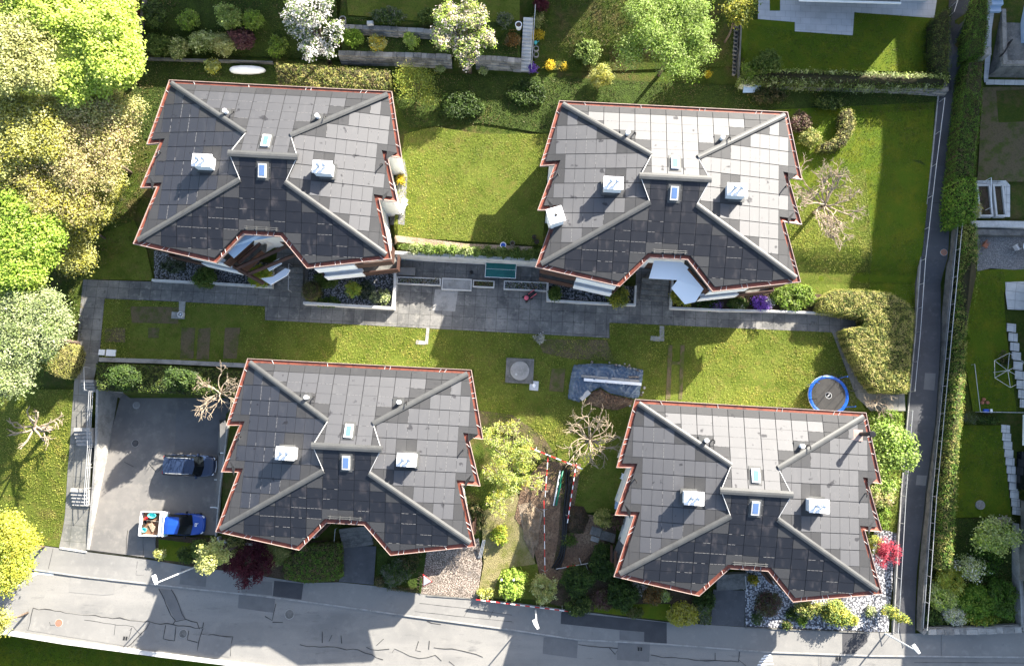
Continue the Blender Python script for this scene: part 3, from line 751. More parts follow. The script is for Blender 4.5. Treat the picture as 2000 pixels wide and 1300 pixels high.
    # gutter
    gt = MB(); lp = MB(); jt = MB(); n = 16
    ze = [zroof(i, p) for i, p in enumerate(EAVE)]
    MID = inset_poly(EAVE, .04)
    for i in range(n):
        j = (i + 1) % n; a, b, c, d = EAVE[i], EAVE[j], INN[j], INN[i]; am, bm_ = MID[i], MID[j]
        zi, zj = ze[i] - .09, ze[j] - .09
        gt.add([(*am, zi), (*bm_, zj), (*c, zj + .0), (*d, zi + .0), (*am, zi - .14), (*bm_, zj - .14), (*c, zj - .14), (*d, zi - .14)],
               [(0, 1, 2, 3), (7, 6, 5, 4), (0, 4, 5, 1), (3, 2, 6, 7)])
        lp.add([(*a, zi + .09), (*b, zj + .09), (*bm_, zj + .09), (*am, zi + .09), (*a, zi - .17), (*b, zj - .17), (*bm_, zj - .02), (*am, zi - .02)],
               [(0, 1, 2, 3), (0, 4, 5, 1), (3, 2, 6, 7), (7, 6, 5, 4)])
        L = math.dist(a, b)
        if L > 2:
            for t in ([.28, .72] if L < 5 else [.12, .37, .63, .88]):
                for e in (-.22, .22):
                    tt = t + e / L
                    p0 = Vector((*am, zi)).lerp(Vector((*bm_, zj)), tt); p1 = Vector((*d, zi)).lerp(Vector((*c, zj)), tt)
                    if e > 0 and (i * 7 + int(t * 10)) % 2: continue
                    gt.tube([p0 + Vector((0, 0, .05)), p1 + Vector((0, 0, .05))], .017, 4, 1)
    g1 = B(gt, 'gutter', ['copper', 'jnt'], roof); B(lp, 'gutter_lip', 'lip', roof)
    # snow guard over the entrance
    sg = MB()
    for dv in (.12, .26): sg.tube([(-1.35, -5.72 + dv, zS(-5.72) + .2 + dv * .2), (1.35, -5.72 + dv, zS(-5.72) + .2 + dv * .2)], .022, 5)
    for u in (-1.2, -.4, .4, 1.2): sg.box((u, -5.55, zS(-5.6) + .1), (.05, .3, .22))
    B(sg, 'snow_guard', 'cap', roof)
    # chimneys
    for sx in (-1, 1):
        cx, cy = sx * 4.75, -.72; zb = zW(cx); zt = ZB + .10
        mb = MB().box((cx, cy, (zb - .3 + zt - .06) / 2), (1.34, .90, zt - .06 - zb + .3)).box((cx, cy, zt - .03), (1.52, 1.04, .06))
        ch = B(mb, 'chimney', 'chim')
        B(MB().box((cx, cy, zb + .06), (1.7, 1.3, .10)), 'flashing', 'cap', ch)
        for e in (-.22, .24):
            f = MB().lathe((cx + e, cy + .04, zt), [(.10, 0), (.10, .26), (.16, .28), (.19, .36), (.12, .46), (.05, .47)], 14)
            B(f, 'flue', 'steel', ch, smooth=True)
    # roof windows
    for sy, zf, y, m_ in ((1, zN, 1.27, 1), (-1, zS, -1.2, -1)):
        an = -math.atan(.241) if sy > 0 else math.atan(.258)
        def tilt(mb, cx, cy, cz, d):
            x, yy, z = d[0] / 2, d[1] / 2, d[2] / 2
            r = Matrix.Rotation(an, 3, 'X')
            vs = [r @ Vector((a, b, e)) + Vector((cx, cy, cz)) for a in (-x, x) for b in (-yy, yy) for e in (-z, z)]
            return mb.add(vs, [(0, 1, 3, 2), (4, 6, 7, 5), (0, 4, 5, 1), (2, 3, 7, 6), (0, 2, 6, 4), (1, 5, 7, 3)])
        zc = zf(y)
        fr = tilt(MB(), 0, y, zc + .13, (.62, 1.08, .16))
        sk = B(fr, 'skylight', 'chim' if sy > 0 else 'galv')
        B(tilt(MB(), 0, y, zc + .215, (.40, .80, .03)), 'pane', 'skyl', sk)
        B(tilt(MB(), 0, y, zc + .055, (.95, 1.45, .03)), 'flashing', 'cap', sk)
    # vent hoods and elbow pipes
    for sx in (-1, 1):
        u, v = sx * 3.72, 3.72; zc = zN(v)
        vp = B(MB().lathe((u, v, zc), [(.15, 0), (.15, .42), (.17, .44), (.17, .50), (.02, .53)], 16), 'vent_pipe', 'white', smooth=False)
        B(MB().box((u - .1, v - .05, zc + .055), (.9, .8, .03)), 'flashing', 'cap', vp)
        e = MB().tube([(u + .55, v + .10, zc - .05), (u + .55, v + .10, zc + .30), (u + .62, v + .0, zc + .42), (u + .60, v - .22, zc + .44)], .045, 7)
        B(e, 'stack_pipe', 'black')
        e = MB().tube([(sx * 9.05, .35, zW(9.05) - .05), (sx * 9.05, .35, zW(9.05) + .35), (sx * 9.0, .27, zW(9.05) + .45), (sx * 8.95, .08, zW(9.05) + .46)], .045, 7)
        B(e, 'stack_pipe', 'black')
    return h
HS = [(-20.338, 21.369, 12.428 - ZB, -.062), (11.77, 19.433, 12.245 - ZB, -.060), (-13.784, -1.23, 0, -.051), (17.855, -4.602, 9.143 - ZB, -.058)]
HL = ['solar roofed apartment house with brown pergola beams, beside the tall lime green trees',
      'solar roofed apartment house with a white chimney box on its left eave and white sails',
      'solar roofed apartment house standing right beside the parking yard',
      'solar roofed apartment house with a tall black flue pipe, near the trampoline']
hg = 'apartment houses with hipped solar roofs'
house = build_house(HS[0][:3], HS[0][3], HL[0], hg)
houses = [house]
for (x, y, z, t), lb in zip(HS[1:], HL[1:]):
    c = copy_tree(house); c.location = (x, y, z); c.rotation_euler.z = t; c['label'] = lb; houses.append(c)
UL, UR, LL, LR = houses
# UL only: glass canopy and brown pergola beams in the left half of the recess
can = MB().prism([(-3.3, -7.1), (-1.75, -5.35), (.9, -5.05), (.9, -5.75), (-1.1, -6.2), (-2.6, -7.7)], [6.6, 6.9, 6.9, 6.6, 6.5, 6.3], [6.65, 6.95, 6.95, 6.65, 6.55, 6.35])
can.build('canopy', 'water', UL, world=False)
for k, (a, b) in enumerate([((-2.9, -8.2), (1.4, -5.9)), ((-1.9, -8.6), (2.1, -6.6)), ((-3.3, -8.0), (-.6, -9.3)), ((-3.0, -7.7), (-1.3, -5.9))]):
    MB().tube([(*a, 4.9 - k * .1), (*b, 4.9 - k * .1)], .17, 4).build('pergola_beam', 'brown', UL, world=False)
MB().prism([(-1.3, -8.7), (-.4, -9.2), (.9, -8.3), (1.1, -7.8), (.7, -7.7), (-.3, -8.5)], 3.6, 3.72).build('screen_cloth', 'cloth', UL, world=False)
MB().prism([(-.9, -7.7), (.2, -7.0), (.5, -7.4), (-.5, -8.1)], 4.0, 4.1).build('screen_cloth', 'cloth', UL, world=False)
# UR only: white sails over the entrance, white chimney box at the left eave
MB().prism([(-.9, -5.9), (1.3, -5.9), (1.9, -6.3), (1.2, -7.3), (-1.2, -7.3)], [6.3, 6.3, 6.2, 5.9, 5.9], [6.34, 6.34, 6.24, 5.94, 5.94]).build('sail_canopy', 'cloth', UR, world=False)
MB().prism([(1.35, -6.0), (3.2, -7.9), (2.7, -8.9), (1.9, -9.1), (.7, -7.9), (1.1, -7.3)], [6.2, 5.9, 5.4, 5.2, 5.5, 5.8], [6.24, 5.94, 5.44, 5.24, 5.54, 5.84]).build('sail_canopy', 'cloth', UR, world=False)
cb = MB().box((-9.05, -3.45, 7.7), (1.0, 1.0, 2.6), .35).box((-9.05, -3.45, 9.04), (1.25, 1.25, .08), .35).build('chimney', 'chim', UR, world=False)
MB().lathe((-9.05, -3.45, 9.05), [(.12, 0), (.12, .06)], 12).build('flue', 'black', cb, world=False)
# LR only: tall black flue pipe
fl = MB().lathe((8.72, 4.95, zW(8.72)), [(.17, -.2), (.17, 1.75), (.24, 1.77), (.24, 1.95), (.2, 1.96)], 16).build('flue', 'pipe', LR, world=False, smooth=False)
MB().box((8.35, 4.85, zW(8.35) + .06), (1.0, .9, .03)).build('flashing', 'lip', fl, world=False)

# ================================================================== ground
def ground():
    xs = np.concatenate([np.arange(-400, -60, 20), np.arange(-60, 60, .5), np.arange(60, 401, 20)])
    ys = np.concatenate([np.arange(-400, -32, 20), np.arange(-32, 52, .5), np.arange(52, 401, 20)])
    X, Y = np.meshgrid(xs, ys); Z = gv(X, Y) - .12
    nx, ny = len(xs), len(ys); me = bpy.data.meshes.new('ground')
    V = np.stack([X.ravel(), Y.ravel(), Z.ravel()], 1)
    i = np.arange(nx * ny).reshape(ny, nx)
    Fq = np.stack([i[:-1, :-1], i[:-1, 1:], i[1:, 1:], i[1:, :-1]], -1).reshape(-1, 4)
    me.vertices.add(len(V)); me.vertices.foreach_set('co', V.ravel())
    me.loops.add(Fq.size); me.loops.foreach_set('vertex_index', Fq.ravel())
    me.polygons.add(len(Fq)); me.polygons.foreach_set('loop_start', np.arange(len(Fq)) * 4); me.polygons.foreach_set('loop_total', np.full(len(Fq), 4))
    me.update(calc_edges=True); me.materials.append(M['rough'])
    o = bpy.data.objects.new('ground', me); COL.objects.link(o); o['kind'] = 'structure'
ground()
# lawns and planted ground
drape('bank', [(262, 118), (535, 124), (770, 140), (1020, 148), (1440, 168), (1838, 188), (1825, 330), (1560, 230), (1095, 195), (1070, 262), (940, 240), (800, 250), (762, 178), (330, 157), (290, 270), (200, 330)], 'ivy', .005)
drape('lawn', [(790, 262), (850, 248), (940, 262), (1072, 262), (1060, 480), (772, 470)], 'lawn', .03)
drape('lawn', [(1500, 215), (1825, 200), (1790, 600), (1690, 612), (1500, 606), (1480, 500)], 'lawn2', .012)
drape('ground_cover', [(1545, 420), (1690, 330), (1700, 560), (1600, 600), (1510, 600)], 'lawn', .02)
drape('ground_cover', [(230, 260), (300, 280), (262, 480), (170, 548), (160, 690), (90, 690), (60, 400)], 'rough', .01)
drape('lawn', [(170, 470), (262, 430), (300, 548), (165, 545)], 'lawn', .02)
drape('lawn', [(205, 583), (365, 590), (518, 598), (518, 625), (835, 641), (1190, 660), (1190, 630), (1628, 648), (1650, 720), (1690, 800), (1240, 785), (1215, 1000), (1110, 1000), (1040, 880), (930, 800), (925, 722), (488, 701), (480, 712), (196, 700)], 'lawn', .015)
for k, q in enumerate([[(255, 598), (350, 600), (348, 632), (258, 630)], [(355, 640), (382, 640), (378, 700), (352, 700)], [(388, 642), (412, 640), (408, 702), (384, 702)], [(440, 640), (470, 640), (462, 700), (436, 700)], [(205, 640), (245, 640), (245, 668), (205, 668)], [(290, 640), (312, 640), (310, 660), (290, 660)],
                       [(1050, 662), (1185, 664), (1200, 705), (1110, 700), (1060, 688)], [(1078, 720), (1104, 720), (1100, 765), (1072, 763)], [(1305, 674), (1313, 674), (1309, 780), (1300, 780)], [(1329, 674), (1337, 674), (1332, 780), (1325, 780)], [(1313, 706), (1330, 706), (1330, 712), (1312, 712)]]):
    drape('worn_patch', q, 'worn', .03 + k * .002)
drape('lawn', [(-60, 760), (150, 760), (137, 870), (128, 1000), (118, 1068), (70, 1062), (-60, 1060)], 'lawn', .02)
drape('lawn', [(1446, 30), (1483, 38), (1552, 42), (1552, 62), (1665, 70), (1668, 25), (1824, 35), (1820, 140), (1500, 137), (1446, 140)], 'lawn2', .03)
drape('lawn', [(1893, 528), (1915, 528), (1970, 524), (2060, 520), (2060, 580), (1960, 570), (1965, 650), (1985, 802), (1900, 803), (1882, 690), (1888, 560)], 'lawn2', .03)
drape('lawn', [(1872, 830), (1955, 830), (1975, 1008), (1862, 1010)], 'lawn2', .03)
drape('ground_cover', [(1862, 1012), (1990, 1012), (1985, 1218), (1806, 1222), (1812, 1120), (1850, 1110)], 'ivy', .02)
drape('verge', [(1862, 435), (1892, 432), (1868, 690), (1845, 960), (1835, 1110), (1808, 1110), (1822, 960), (1840, 640)], 'ivy', .02)
drape('embankment', [(-60, 1240), (15, 1240), (300, 1282), (510, 1304), (510, 1380), (-60, 1380)], 'lawn2', .02)
drape('garden_lawn', [(675, -30), (1015, -30), (1015, 40), (900, 48), (680, 30)], 'lawn', .03)
drape('garden_bed', [(672, 33), (1016, 45), (1016, 112), (885, 106), (668, 99)], 'ivy', .035)
drape('meadow', [(1042, -30), (1432, -30), (1432, 130), (1150, 140), (1045, 135)], 'rough', .02)
drape('meadow', [(285, -30), (660, -30), (665, 118), (535, 112), (285, 105)], 'ivy', .02)
drape('dry_lawn', [(1918, 170), (2060, 170), (2060, 355), (1908, 355)], 'worn', .02)
drape('grass_patch', [(1945, 178), (2060, 172), (2060, 235), (1950, 240)], 'rough', .03)
# planting in front of the houses
drape('pebble_bed', [(303, 535), (535, 545), (533, 560), (303, 549)], 'gravelg', .16)
drape('pebble_bed', [(303, 490), (535, 515), (535, 548), (303, 537)], 'gravelg', .19)
drape('pebble_bed', [(603, 525), (769, 515), (768, 600), (600, 594)], 'gravelg', .17)
drape('pebble_bed', [(1070, 540), (1238, 560), (1236, 592), (1070, 584)], 'gravelg', .17)
drape('garden_bed', [(1310, 540), (1510, 570), (1600, 575), (1690, 600), (1690, 614), (1500, 606), (1310, 602)], 'soil', .17)
drape('garden_bed', [(306, 1045), (480, 1052), (660, 1055), (660, 1134), (594, 1136), (470, 1116), (380, 1106), (306, 1094)], 'soil', .02)
drape('garden_lawn', [(310, 1052), (375, 1060), (372, 1098), (310, 1092)], 'lawn2', .03)
drape('garden_bed', [(736, 1070), (832, 1070), (826, 1160), (738, 1146)], 'ivy', .02)
drape('gravel_bed', [(833, 1078), (935, 1050), (942, 1100), (932, 1168), (822, 1160)], 'gravelb', .03)
drape('dry_grass', [(940, 1000), (1010, 960), (1035, 1050), (1060, 1170), (932, 1166), (945, 1100)], 'dry', .02)
drape('dug_earth', [(1020, 945), (1060, 900), (1135, 905), (1120, 1000), (1190, 1010), (1180, 1060), (1110, 1120), (1060, 1150), (1040, 1060), (1005, 1010)], 'dirt', .045)
drape('subsoil', [(1012, 985), (1035, 980), (1060, 1000), (1050, 1050), (1042, 1090), (1025, 1050)], 'sand', .055)
drape('dug_earth', [(925, 800), (1000, 810), (1060, 850), (1110, 930), (1060, 905), (1000, 850), (935, 830)], 'worn', .035)
drape('garden_bed', [(1085, 1110), (1205, 1000), (1200, 1120), (1370, 1165), (1388, 1180), (1388, 1218), (1304, 1212), (1119, 1190), (1075, 1178)], 'soil', .02)
drape('garden_lawn', [(1160, 1180), (1310, 1178), (1310, 1212), (1160, 1194)], 'lawn2', .03)
drape('pebble_bed', [(1456, 1100), (1560, 1150), (1700, 1140), (1708, 1030), (1752, 1040), (1742, 1150), (1735, 1233), (1690, 1232), (1456, 1222)], 'gravelw', .03)
drape('lawn', [(1695, 808), (1765, 805), (1757, 1040), (1715, 1040)], 'lawn', .02)
drape('cut_turf', [(980, 1110), (1050, 1100), (1055, 1170), (960, 1166)], 'lawn', .04)
# paths
drape('path', [(163, 546), (535, 557), (540, 470), (606, 470), (600, 594), (772, 604), (772, 497), (1072, 513), (1068, 588), (1240, 597), (1246, 490), (1312, 490), (1307, 605), (1500, 609), (1700, 620), (1692, 640), (1652, 650), (1190, 630), (1190, 660), (835, 641), (518, 625), (518, 598), (365, 590), (205, 583), (195, 692), (150, 690)], 'pav', .04)
drape('path', [(1624, 648), (1652, 650), (1692, 735), (1766, 768), (1768, 802), (1700, 802), (1672, 775), (1640, 690)], 'pav2', .05)
drape('path', [(150, 690), (195, 692), (184, 740), (186, 765), (180, 850), (184, 880), (176, 960), (168, 1074), (116, 1068), (128, 1000), (137, 870), (146, 740)], 'pav2', .045)
for q in ([(350, 588), (363, 589), (361, 612), (350, 611)], [(336, 609), (362, 610), (361, 623), (335, 622)], [(833, 640), (839, 641), (836, 672), (830, 672)], [(813, 664), (831, 666), (830, 673), (812, 672)], [(1288, 636), (1297, 637), (1297, 666), (1288, 666)], [(1271, 656), (1289, 657), (1288, 667), (1270, 665)]):
    drape('stone_slab_path', q, 'conc', .055)
for q in ([(846, 592), (894, 593), (888, 608 + 0), (846, 608)], ): pass
drape('court_slab', [(850, 565), (895, 566), (889, 608), (845, 606)], 'conc', .055)
drape('stone_edging', [(770, 466), (910, 476), (1040, 482), (1038, 491), (900, 488), (770, 480)], 'sand', .06)
# street, pavement, yard, lane
KERB = [(62, 1111), (162, 1125), (299, 1140), (401, 1151.5), (500, 1161.6), (627, 1178), (800, 1202), (1000, 1229), (1127, 1248), (1302, 1257), (1497, 1272), (1703, 1279.6), (2080, 1283)]
WALKN = [(62, 1062), (170, 1077), (304, 1094), (380, 1107), (470, 1117), (594, 1137.5), (662, 1136), (728, 1142.6), (817, 1158), (931, 1168), (997, 1175), (1119, 1191), (1203, 1202), (1304, 1214), (1457, 1224), (1502, 1226), (1693, 1233), (1784, 1236), (2080, 1232)]
drape('pavement', [(-70, 1055), *WALKN, *KERB[::-1], (-10, 1160), (-70, 1200)], 'walk', .03)
SOUTH = [(-70, 1222), (15, 1231), (127, 1249), (300, 1272), (500, 1297), (640, 1330)]
drape('street', [(-70, 1202), (-10, 1165), *KERB, (2080, 1400), (700, 1400), *SOUTH[::-1]], 'asph', -.08)
drape('parking_yard', [(216, 764), (440, 776), (445, 833), (430, 960), (422, 1044), (306, 1042), (304, 1090), (172, 1073), (197, 910)], 'park', .04)
LANE_W = [(1855, -30), (1845, 130), (1832, 183), (1818, 327), (1797, 510), (1787, 650), (1773, 805), (1759, 967), (1744, 1236)]
LANE_E = [(1910, -30), (1903, 0), (1888, 112), (1865, 279), (1858, 371), (1837.5, 650), (1807, 967), (1787, 1236)]
drape('lane', LANE_W + LANE_E[::-1], 'lane', .035)
drape('patio', [(1482, -60), (1480, 38), (1552, 44), (1552, 62), (1665, 70), (1668, 25), (1824, 36), (1838, -60)], 'patio', .045)
drape('planting_strip', [(1503, -60), (1524, -60), (1523, 22), (1503, 22)], 'lawn2', .06)
drape('gravel_terrace', [(1908, 455), (2060, 455), (2060, 522), (1980, 527), (1935, 524), (1908, 530)], 'gravelf', .045)
drape('slab_terrace', [(1963, 551), (2060, 549), (2060, 610), (1967, 604)], 'slabs', .05)
drape('driveway', [(664, 1064), (735, 1066), (730, 1141), (662, 1135)], 'drive', .045)
drape('driveway', [(1393, 1150), (1456, 1152), (1454, 1223), (1388, 1219)], 'drive', .045)
# repairs in the asphalt
for k, (n, q, m, o) in enumerate([
    ('asphalt_patch', [(536, 1133), (593, 1139), (589, 1170), (533, 1163)], 'patchd', .04),
    ('asphalt_patch', [(1096, 1193), (1302, 1215), (1302, 1256), (1258, 1252), (1258, 1234), (1095, 1217)], 'patchd', .04),
    ('asphalt_patch', [(1210, 1229), (1258, 1233), (1258, 1252), (1210, 1248)], 'patchm', .04),
    ('asphalt_patch', [(1645, 1235), (1693, 1234), (1694, 1252), (1668, 1275), (1645, 1276)], 'patchd', .04),
    ('asphalt_patch', [(354, 1109), (405, 1114), (402, 1145), (351, 1140)], 'patchm', .04),
    ('asphalt_patch', [(470, 1130), (532, 1136), (532, 1162), (472, 1156)], 'patchm', .04),
    ('asphalt_patch', [(1062, 1244), (1129, 1249), (1127, 1285), (1060, 1276)], 'patchm', -.07),
    ('asphalt_patch', [(466, 1160), (537, 1168), (533, 1196), (464, 1187)], 'patchm', -.07),
    ('asphalt_patch', [(1207, 1254), (1270, 1258), (1268, 1292), (1205, 1288)], 'patchm', -.07),
    ('asphalt_patch', [(310, 1149), (337, 1152), (362, 1208), (342, 1211)], 'patchm', -.068),
    ('asphalt_patch', [(268, 1024), (305, 1020), (305, 1075), (268, 1074)], 'patchm', .055),
    ('asphalt_patch', [(345, 800), (430, 800), (428, 890), (342, 880)], 'patchm', .050),
    ('asphalt_patch', [(137, 1126), (206, 1132), (224, 1142), (222, 1160), (200, 1162), (134, 1156)], 'walk', -.07),
    ('asphalt_patch', [(55, 1188), (62, 1187), (292, 1216), (250, 1262), (52, 1230)], 'walk', -.066),
    ('asphalt_patch', [(393, 1238), (452, 1245), (448, 1284), (384, 1273)], 'walk', -.066),
    ('asphalt_patch', [(1806, 728), (1827, 729), (1824, 762), (1803, 760)], 'patchm', .045),
    ('asphalt_patch', [(1790, 927), (1810, 928), (1807, 948), (1788, 946)], 'patchm', .045),
    ('asphalt_patch', [(1826, 262), (1868, 258), (1862, 322), (1819, 326)], 'patchd', .043),
]): drape(n, q, m, o + k * .0006)
# cracks and joints
def crack(pts, wd, off, nm='road_crack', m='tar', sub=6, jit=.05):
    w3 = [G(a, b) for a, b in pts]; path = []
    for a, b in zip(w3, w3[1:]):
        k = max(1, int((b - a).length * sub / 3))
        for t in range(k):
            q = a.lerp(b, t / k); path.append((q.x + rnd.uniform(-jit, jit), q.y + rnd.uniform(-jit, jit)))
    path.append((w3[-1].x, w3[-1].y)); n = len(path); vs = []
    for i in range(n):
        a, b = Vector(path[max(i - 1, 0)]), Vector(path[min(i + 1, n - 1)]); d = (b - a)
        d = d.normalized() if d.length > 1e-6 else Vector((1, 0)); nn = Vector((-d.y, d.x)) * wd / 2 * rnd.uniform(.6, 1.3); p = Vector(path[i])
        for q in (p + nn, p - nn): vs.append((q.x, q.y, g(p.x, p.y) + off))
    mb = MB().add(vs, [(2 * i, 2 * i + 1, 2 * i + 3, 2 * i + 2) for i in range(n - 1)])
    return setp(mb.build(nm, m), kind='structure')
for c in ([(310, 1148), (325, 1180), (340, 1210), (344, 1212), (362, 1209)], [(335, 1150), (350, 1183), (362, 1209), (384, 1215), (389, 1228)], [(340, 1210), (337, 1219)],
          [(165, 1210), (228, 1220), (260, 1224), (275, 1240)], [(226, 1220), (222, 1240)], [(253, 1232), (258, 1225), (250, 1248)], [(293, 1215), (265, 1248), (247, 1263)],
          [(63, 1187), (174, 1201), (290, 1214), (394, 1227), (397, 1215)], [(63, 1187), (54, 1229)], [(394, 1228), (385, 1271)], [(392, 1237), (453, 1244), (449, 1281)], [(323, 1222), (318, 1245), (342, 1252), (343, 1223)], [(368, 1230), (366, 1250), (385, 1254)],
          [(537, 1178), (531, 1212), (517, 1203)], [(531, 1216), (552, 1215)], [(585, 1260), (640, 1263), (700, 1270), (748, 1288)], [(714, 1265), (740, 1270), (760, 1267)], [(628, 1232), (629, 1255)], [(648, 1240), (642, 1252)], [(665, 1240), (667, 1256)],
          [(765, 1275), (772, 1268), (800, 1280), (818, 1287), (850, 1278), (862, 1290)], [(847, 1263), (870, 1265), (905, 1270), (943, 1283)], [(818, 1250), (813, 1268), (822, 1272)], [(840, 1252), (837, 1268)], [(750, 1246), (735, 1260)], [(835, 1212), (843, 1218), (861, 1219)], [(875, 1290), (888, 1300)],
          [(1130, 1258), (1190, 1263), (1207, 1266)], [(1190, 1263), (1200, 1276), (1206, 1270)], [(1270, 1280), (1330, 1286), (1442, 1292), (1445, 1272)], [(1442, 1288), (1458, 1300)], [(1398, 1275), (1397, 1290)], [(112, 1218), (98, 1221), (96, 1214)], [(20, 1204), (47, 1203)]):
    crack(c, .062, -.058, jit=.08)
for c in ([(819, 1177), (900, 1186), (1000, 1200)], [(810, 1193), (900, 1203), (1000, 1213)], [(923, 1176), (906, 1203)], [(964, 1190), (956, 1207)], [(270, 1085), (266, 1122), (280, 1123), (282, 1113), (302, 1115)], [(104, 1070), (95, 1110)], [(1838, 1232), (1838, 1280)], [(1603, 1278), (1603, 1300)], [(1785, 1292), (2060, 1294)]):
    crack(c, .035, .036, 'pavement_joint', jit=.01)
for c in ([(243, 901), (262, 911)], [(292, 905), (307, 922), (320, 908)], [(250, 1035), (247, 1082)], [(281, 1035), (280, 1085)], [(170, 1074), (232, 1083), (303, 1092)]):
    crack(c, .04, .062, 'yard_crack', jit=.03)
crack([(1820, 397), (1852, 395)], .05, .04, 'lane_joint', jit=.01)
# painted marks
for q in ([(60, 1122), (66, 1117), (80, 1117), (104, 1118), (104, 1123), (72, 1121), (58, 1128)], [(46, 1136), (28, 1148), (16, 1151), (35, 1141)], [(1493, 1279), (1507, 1277), (1506, 1280), (1491, 1282)], [(1488, 1284), (1509, 1282), (1508, 1285), (1486, 1288)], [(1484, 1290), (1510, 1288), (1509, 1291), (1482, 1293)], [(1481, 1296), (1512, 1294), (1511, 1297), (1479, 1299)]):
    drape('road_marking', q, 'paint', -.06)
for q in ([(425, 882), (437, 883), (437, 885), (425, 884)], [(419, 935), (431, 936), (431, 938), (419, 937)], [(411, 989), (425, 990), (425, 992), (411, 991)]):
    drape('bay_marking', q, 'paint', .06)
# kerbs
def kerb(name, px, wd, top, bot, m, label=None, off_rel=True):
    w3 = [G(a, b) for a, b in px]; mb = MB()
    mb.strip([(p.x, p.y) for p in w3], wd, [g(p.x, p.y) + bot for p in w3], [g(p.x, p.y) + top for p in w3])
    return setp(mb.build(name, m), kind='structure')
kerb('kerb', KERB, .13, .045, -.3, 'conc')
kerb('kerb', [(62, 1111), (20, 1140), (-40, 1185)], .16, .045, -.3, 'conc')
kerb('kerb', [(430, 960), (446, 830)], .12, .14, -.2, 'conc')
kerb('kerb', [(422, 1046), (430, 960)], .12, .14, -.2, 'conc')
kerb('kerb', LANE_W[1:], .10, .10, -.2, 'conc')
kerb('kerb', [(833, 1162), (931, 1169), (1000, 1177)], .08, .10, -.2, 'concd')
kerb('kerb', [(1455, 1224), (1560, 1229), (1690, 1234)], .10, .12, -.2, 'concd')
kerb('kerb', [(118, 1069), (170, 1077)], .14, .10, -.2, 'concw')

# short grass standing in the lawns
def grass(name, polys, dens, pals, label, size=.05, hold=()):
    Cs = []
    for px in polys:
        poly = [tuple(G(a, b)[:2]) for a, b in px]; xs = [q[0] for q in poly]; ys = [q[1] for q in poly]
        n = int((max(xs) - min(xs)) * (max(ys) - min(ys)) * dens); X = NP.uniform(min(xs), max(xs), n); Y = NP.uniform(min(ys), max(ys), n); k = pip(poly, X, Y); Cs.append(np.stack([X[k], Y[k]], 1))
    C = np.vstack(Cs); keep = np.ones(len(C), bool)
    for px in hold:
        poly = [tuple(G(a, b)[:2]) for a, b in px]; keep &= ~pip(poly, C[:, 0], C[:, 1])
    for (x, y, z, t) in HS:                                # nothing grows under the houses
        dx, dy = C[:, 0] - x, C[:, 1] - y; u = dx * math.cos(t) + dy * math.sin(t); v = -dx * math.sin(t) + dy * math.cos(t); keep &= ~((abs(u) < 9.2) & (v > -6) & (v < 6))
    C = C[keep]; n = len(C); thin = np.sin(C[:, 0] * .9 + np.sin(C[:, 1] * .7) * 2) * np.sin(C[:, 1] * 1.1 + np.sin(C[:, 0] * .6) * 2)
    wn = np.sin(C[:, 0] * .37 + np.sin(C[:, 1] * .31 + 1.3) * 2.1) + np.sin(C[:, 1] * .43 + np.sin(C[:, 0] * .29) * 2.4) + .6 * np.sin(C[:, 0] * 1.3 + C[:, 1] * 1.7 + np.sin(C[:, 0] * .8) * 2) + NP.normal(size=n) * .35
    C = C[NP.random(n) < np.clip(.72 + .28 * thin - np.clip(wn - 1.0, 0, 1) * .75, 0, 1)]; n = len(C)
    tone = np.sin(C[:, 0] * .21 + 2 + np.sin(C[:, 1] * .27) * 1.8) * np.sin(C[:, 1] * .25 + np.sin(C[:, 0] * .33) * 1.5) + .5 * np.sin(C[:, 0] * .9 - C[:, 1] * 1.2)
    Z = gv(C[:, 0], C[:, 1]) + .05; C3 = np.column_stack([C, Z + NP.random(n) * .035])
    I = (np.floor(C[:, 0] / .7) * 977 + np.floor(C[:, 1] / .7)).astype(int); _, I = np.unique(I, return_inverse=True)
    Nn = NP.normal(size=(n, 3)) * .8 + [0, 0, .55]; Nn /= np.linalg.norm(Nn, axis=1)[:, None]
    cl_ = palcol(pals, I, n, .27) * (1 + .16 * tone)[:, None]; cl_[:, 0] *= 1 + .10 * tone
    o = leaf_mesh(name, C3, Nn, size * (.6 + .8 * NP.random(n)), np.clip(cl_, .004, .9), ['leaf', 'core'], None, None, .4); return setp(o, label, 'grass', None, 'stuff')
PAL['turf'] = [(.31, .335, .065), (.24, .29, .042), (.36, .355, .095), (.28, .31, .06)]
PAL['turfd'] = [(.10, .125, .03), (.08, .11, .022), (.125, .14, .045)]
PAL['weed'] = [(.085, .10, .02), (.06, .085, .016), (.12, .11, .035), (.16, .13, .06)]
grass('grass', [[(790, 262), (850, 248), (940, 262), (1072, 262), (1060, 480), (772, 470)], [(1545, 420), (1690, 330), (1700, 560), (1600, 600), (1510, 600)], [(205, 583), (518, 598), (518, 625), (835, 641), (1190, 660), (1190, 630), (1628, 648), (1650, 720), (1680, 800), (1240, 785), (1115, 1000), (1040, 880), (930, 800), (925, 722), (488, 701), (480, 712), (196, 700)], [(-20, 760), (142, 760), (134, 870), (124, 1000), (116, 1066), (-20, 1060)]], 150, ['turf'], 'short yellowish green grass of the open lawns', .052,
      hold=([(988, 700), (1045, 700), (1040, 752), (985, 750)], [(1105, 705), (1262, 705), (1262, 800), (1105, 790)], [(255, 598), (470, 600), (470, 704), (255, 700)], [(1300, 674), (1340, 674), (1336, 782), (1298, 782)], [(1075, 715), (1106, 715), (1102, 768), (1070, 766)]))
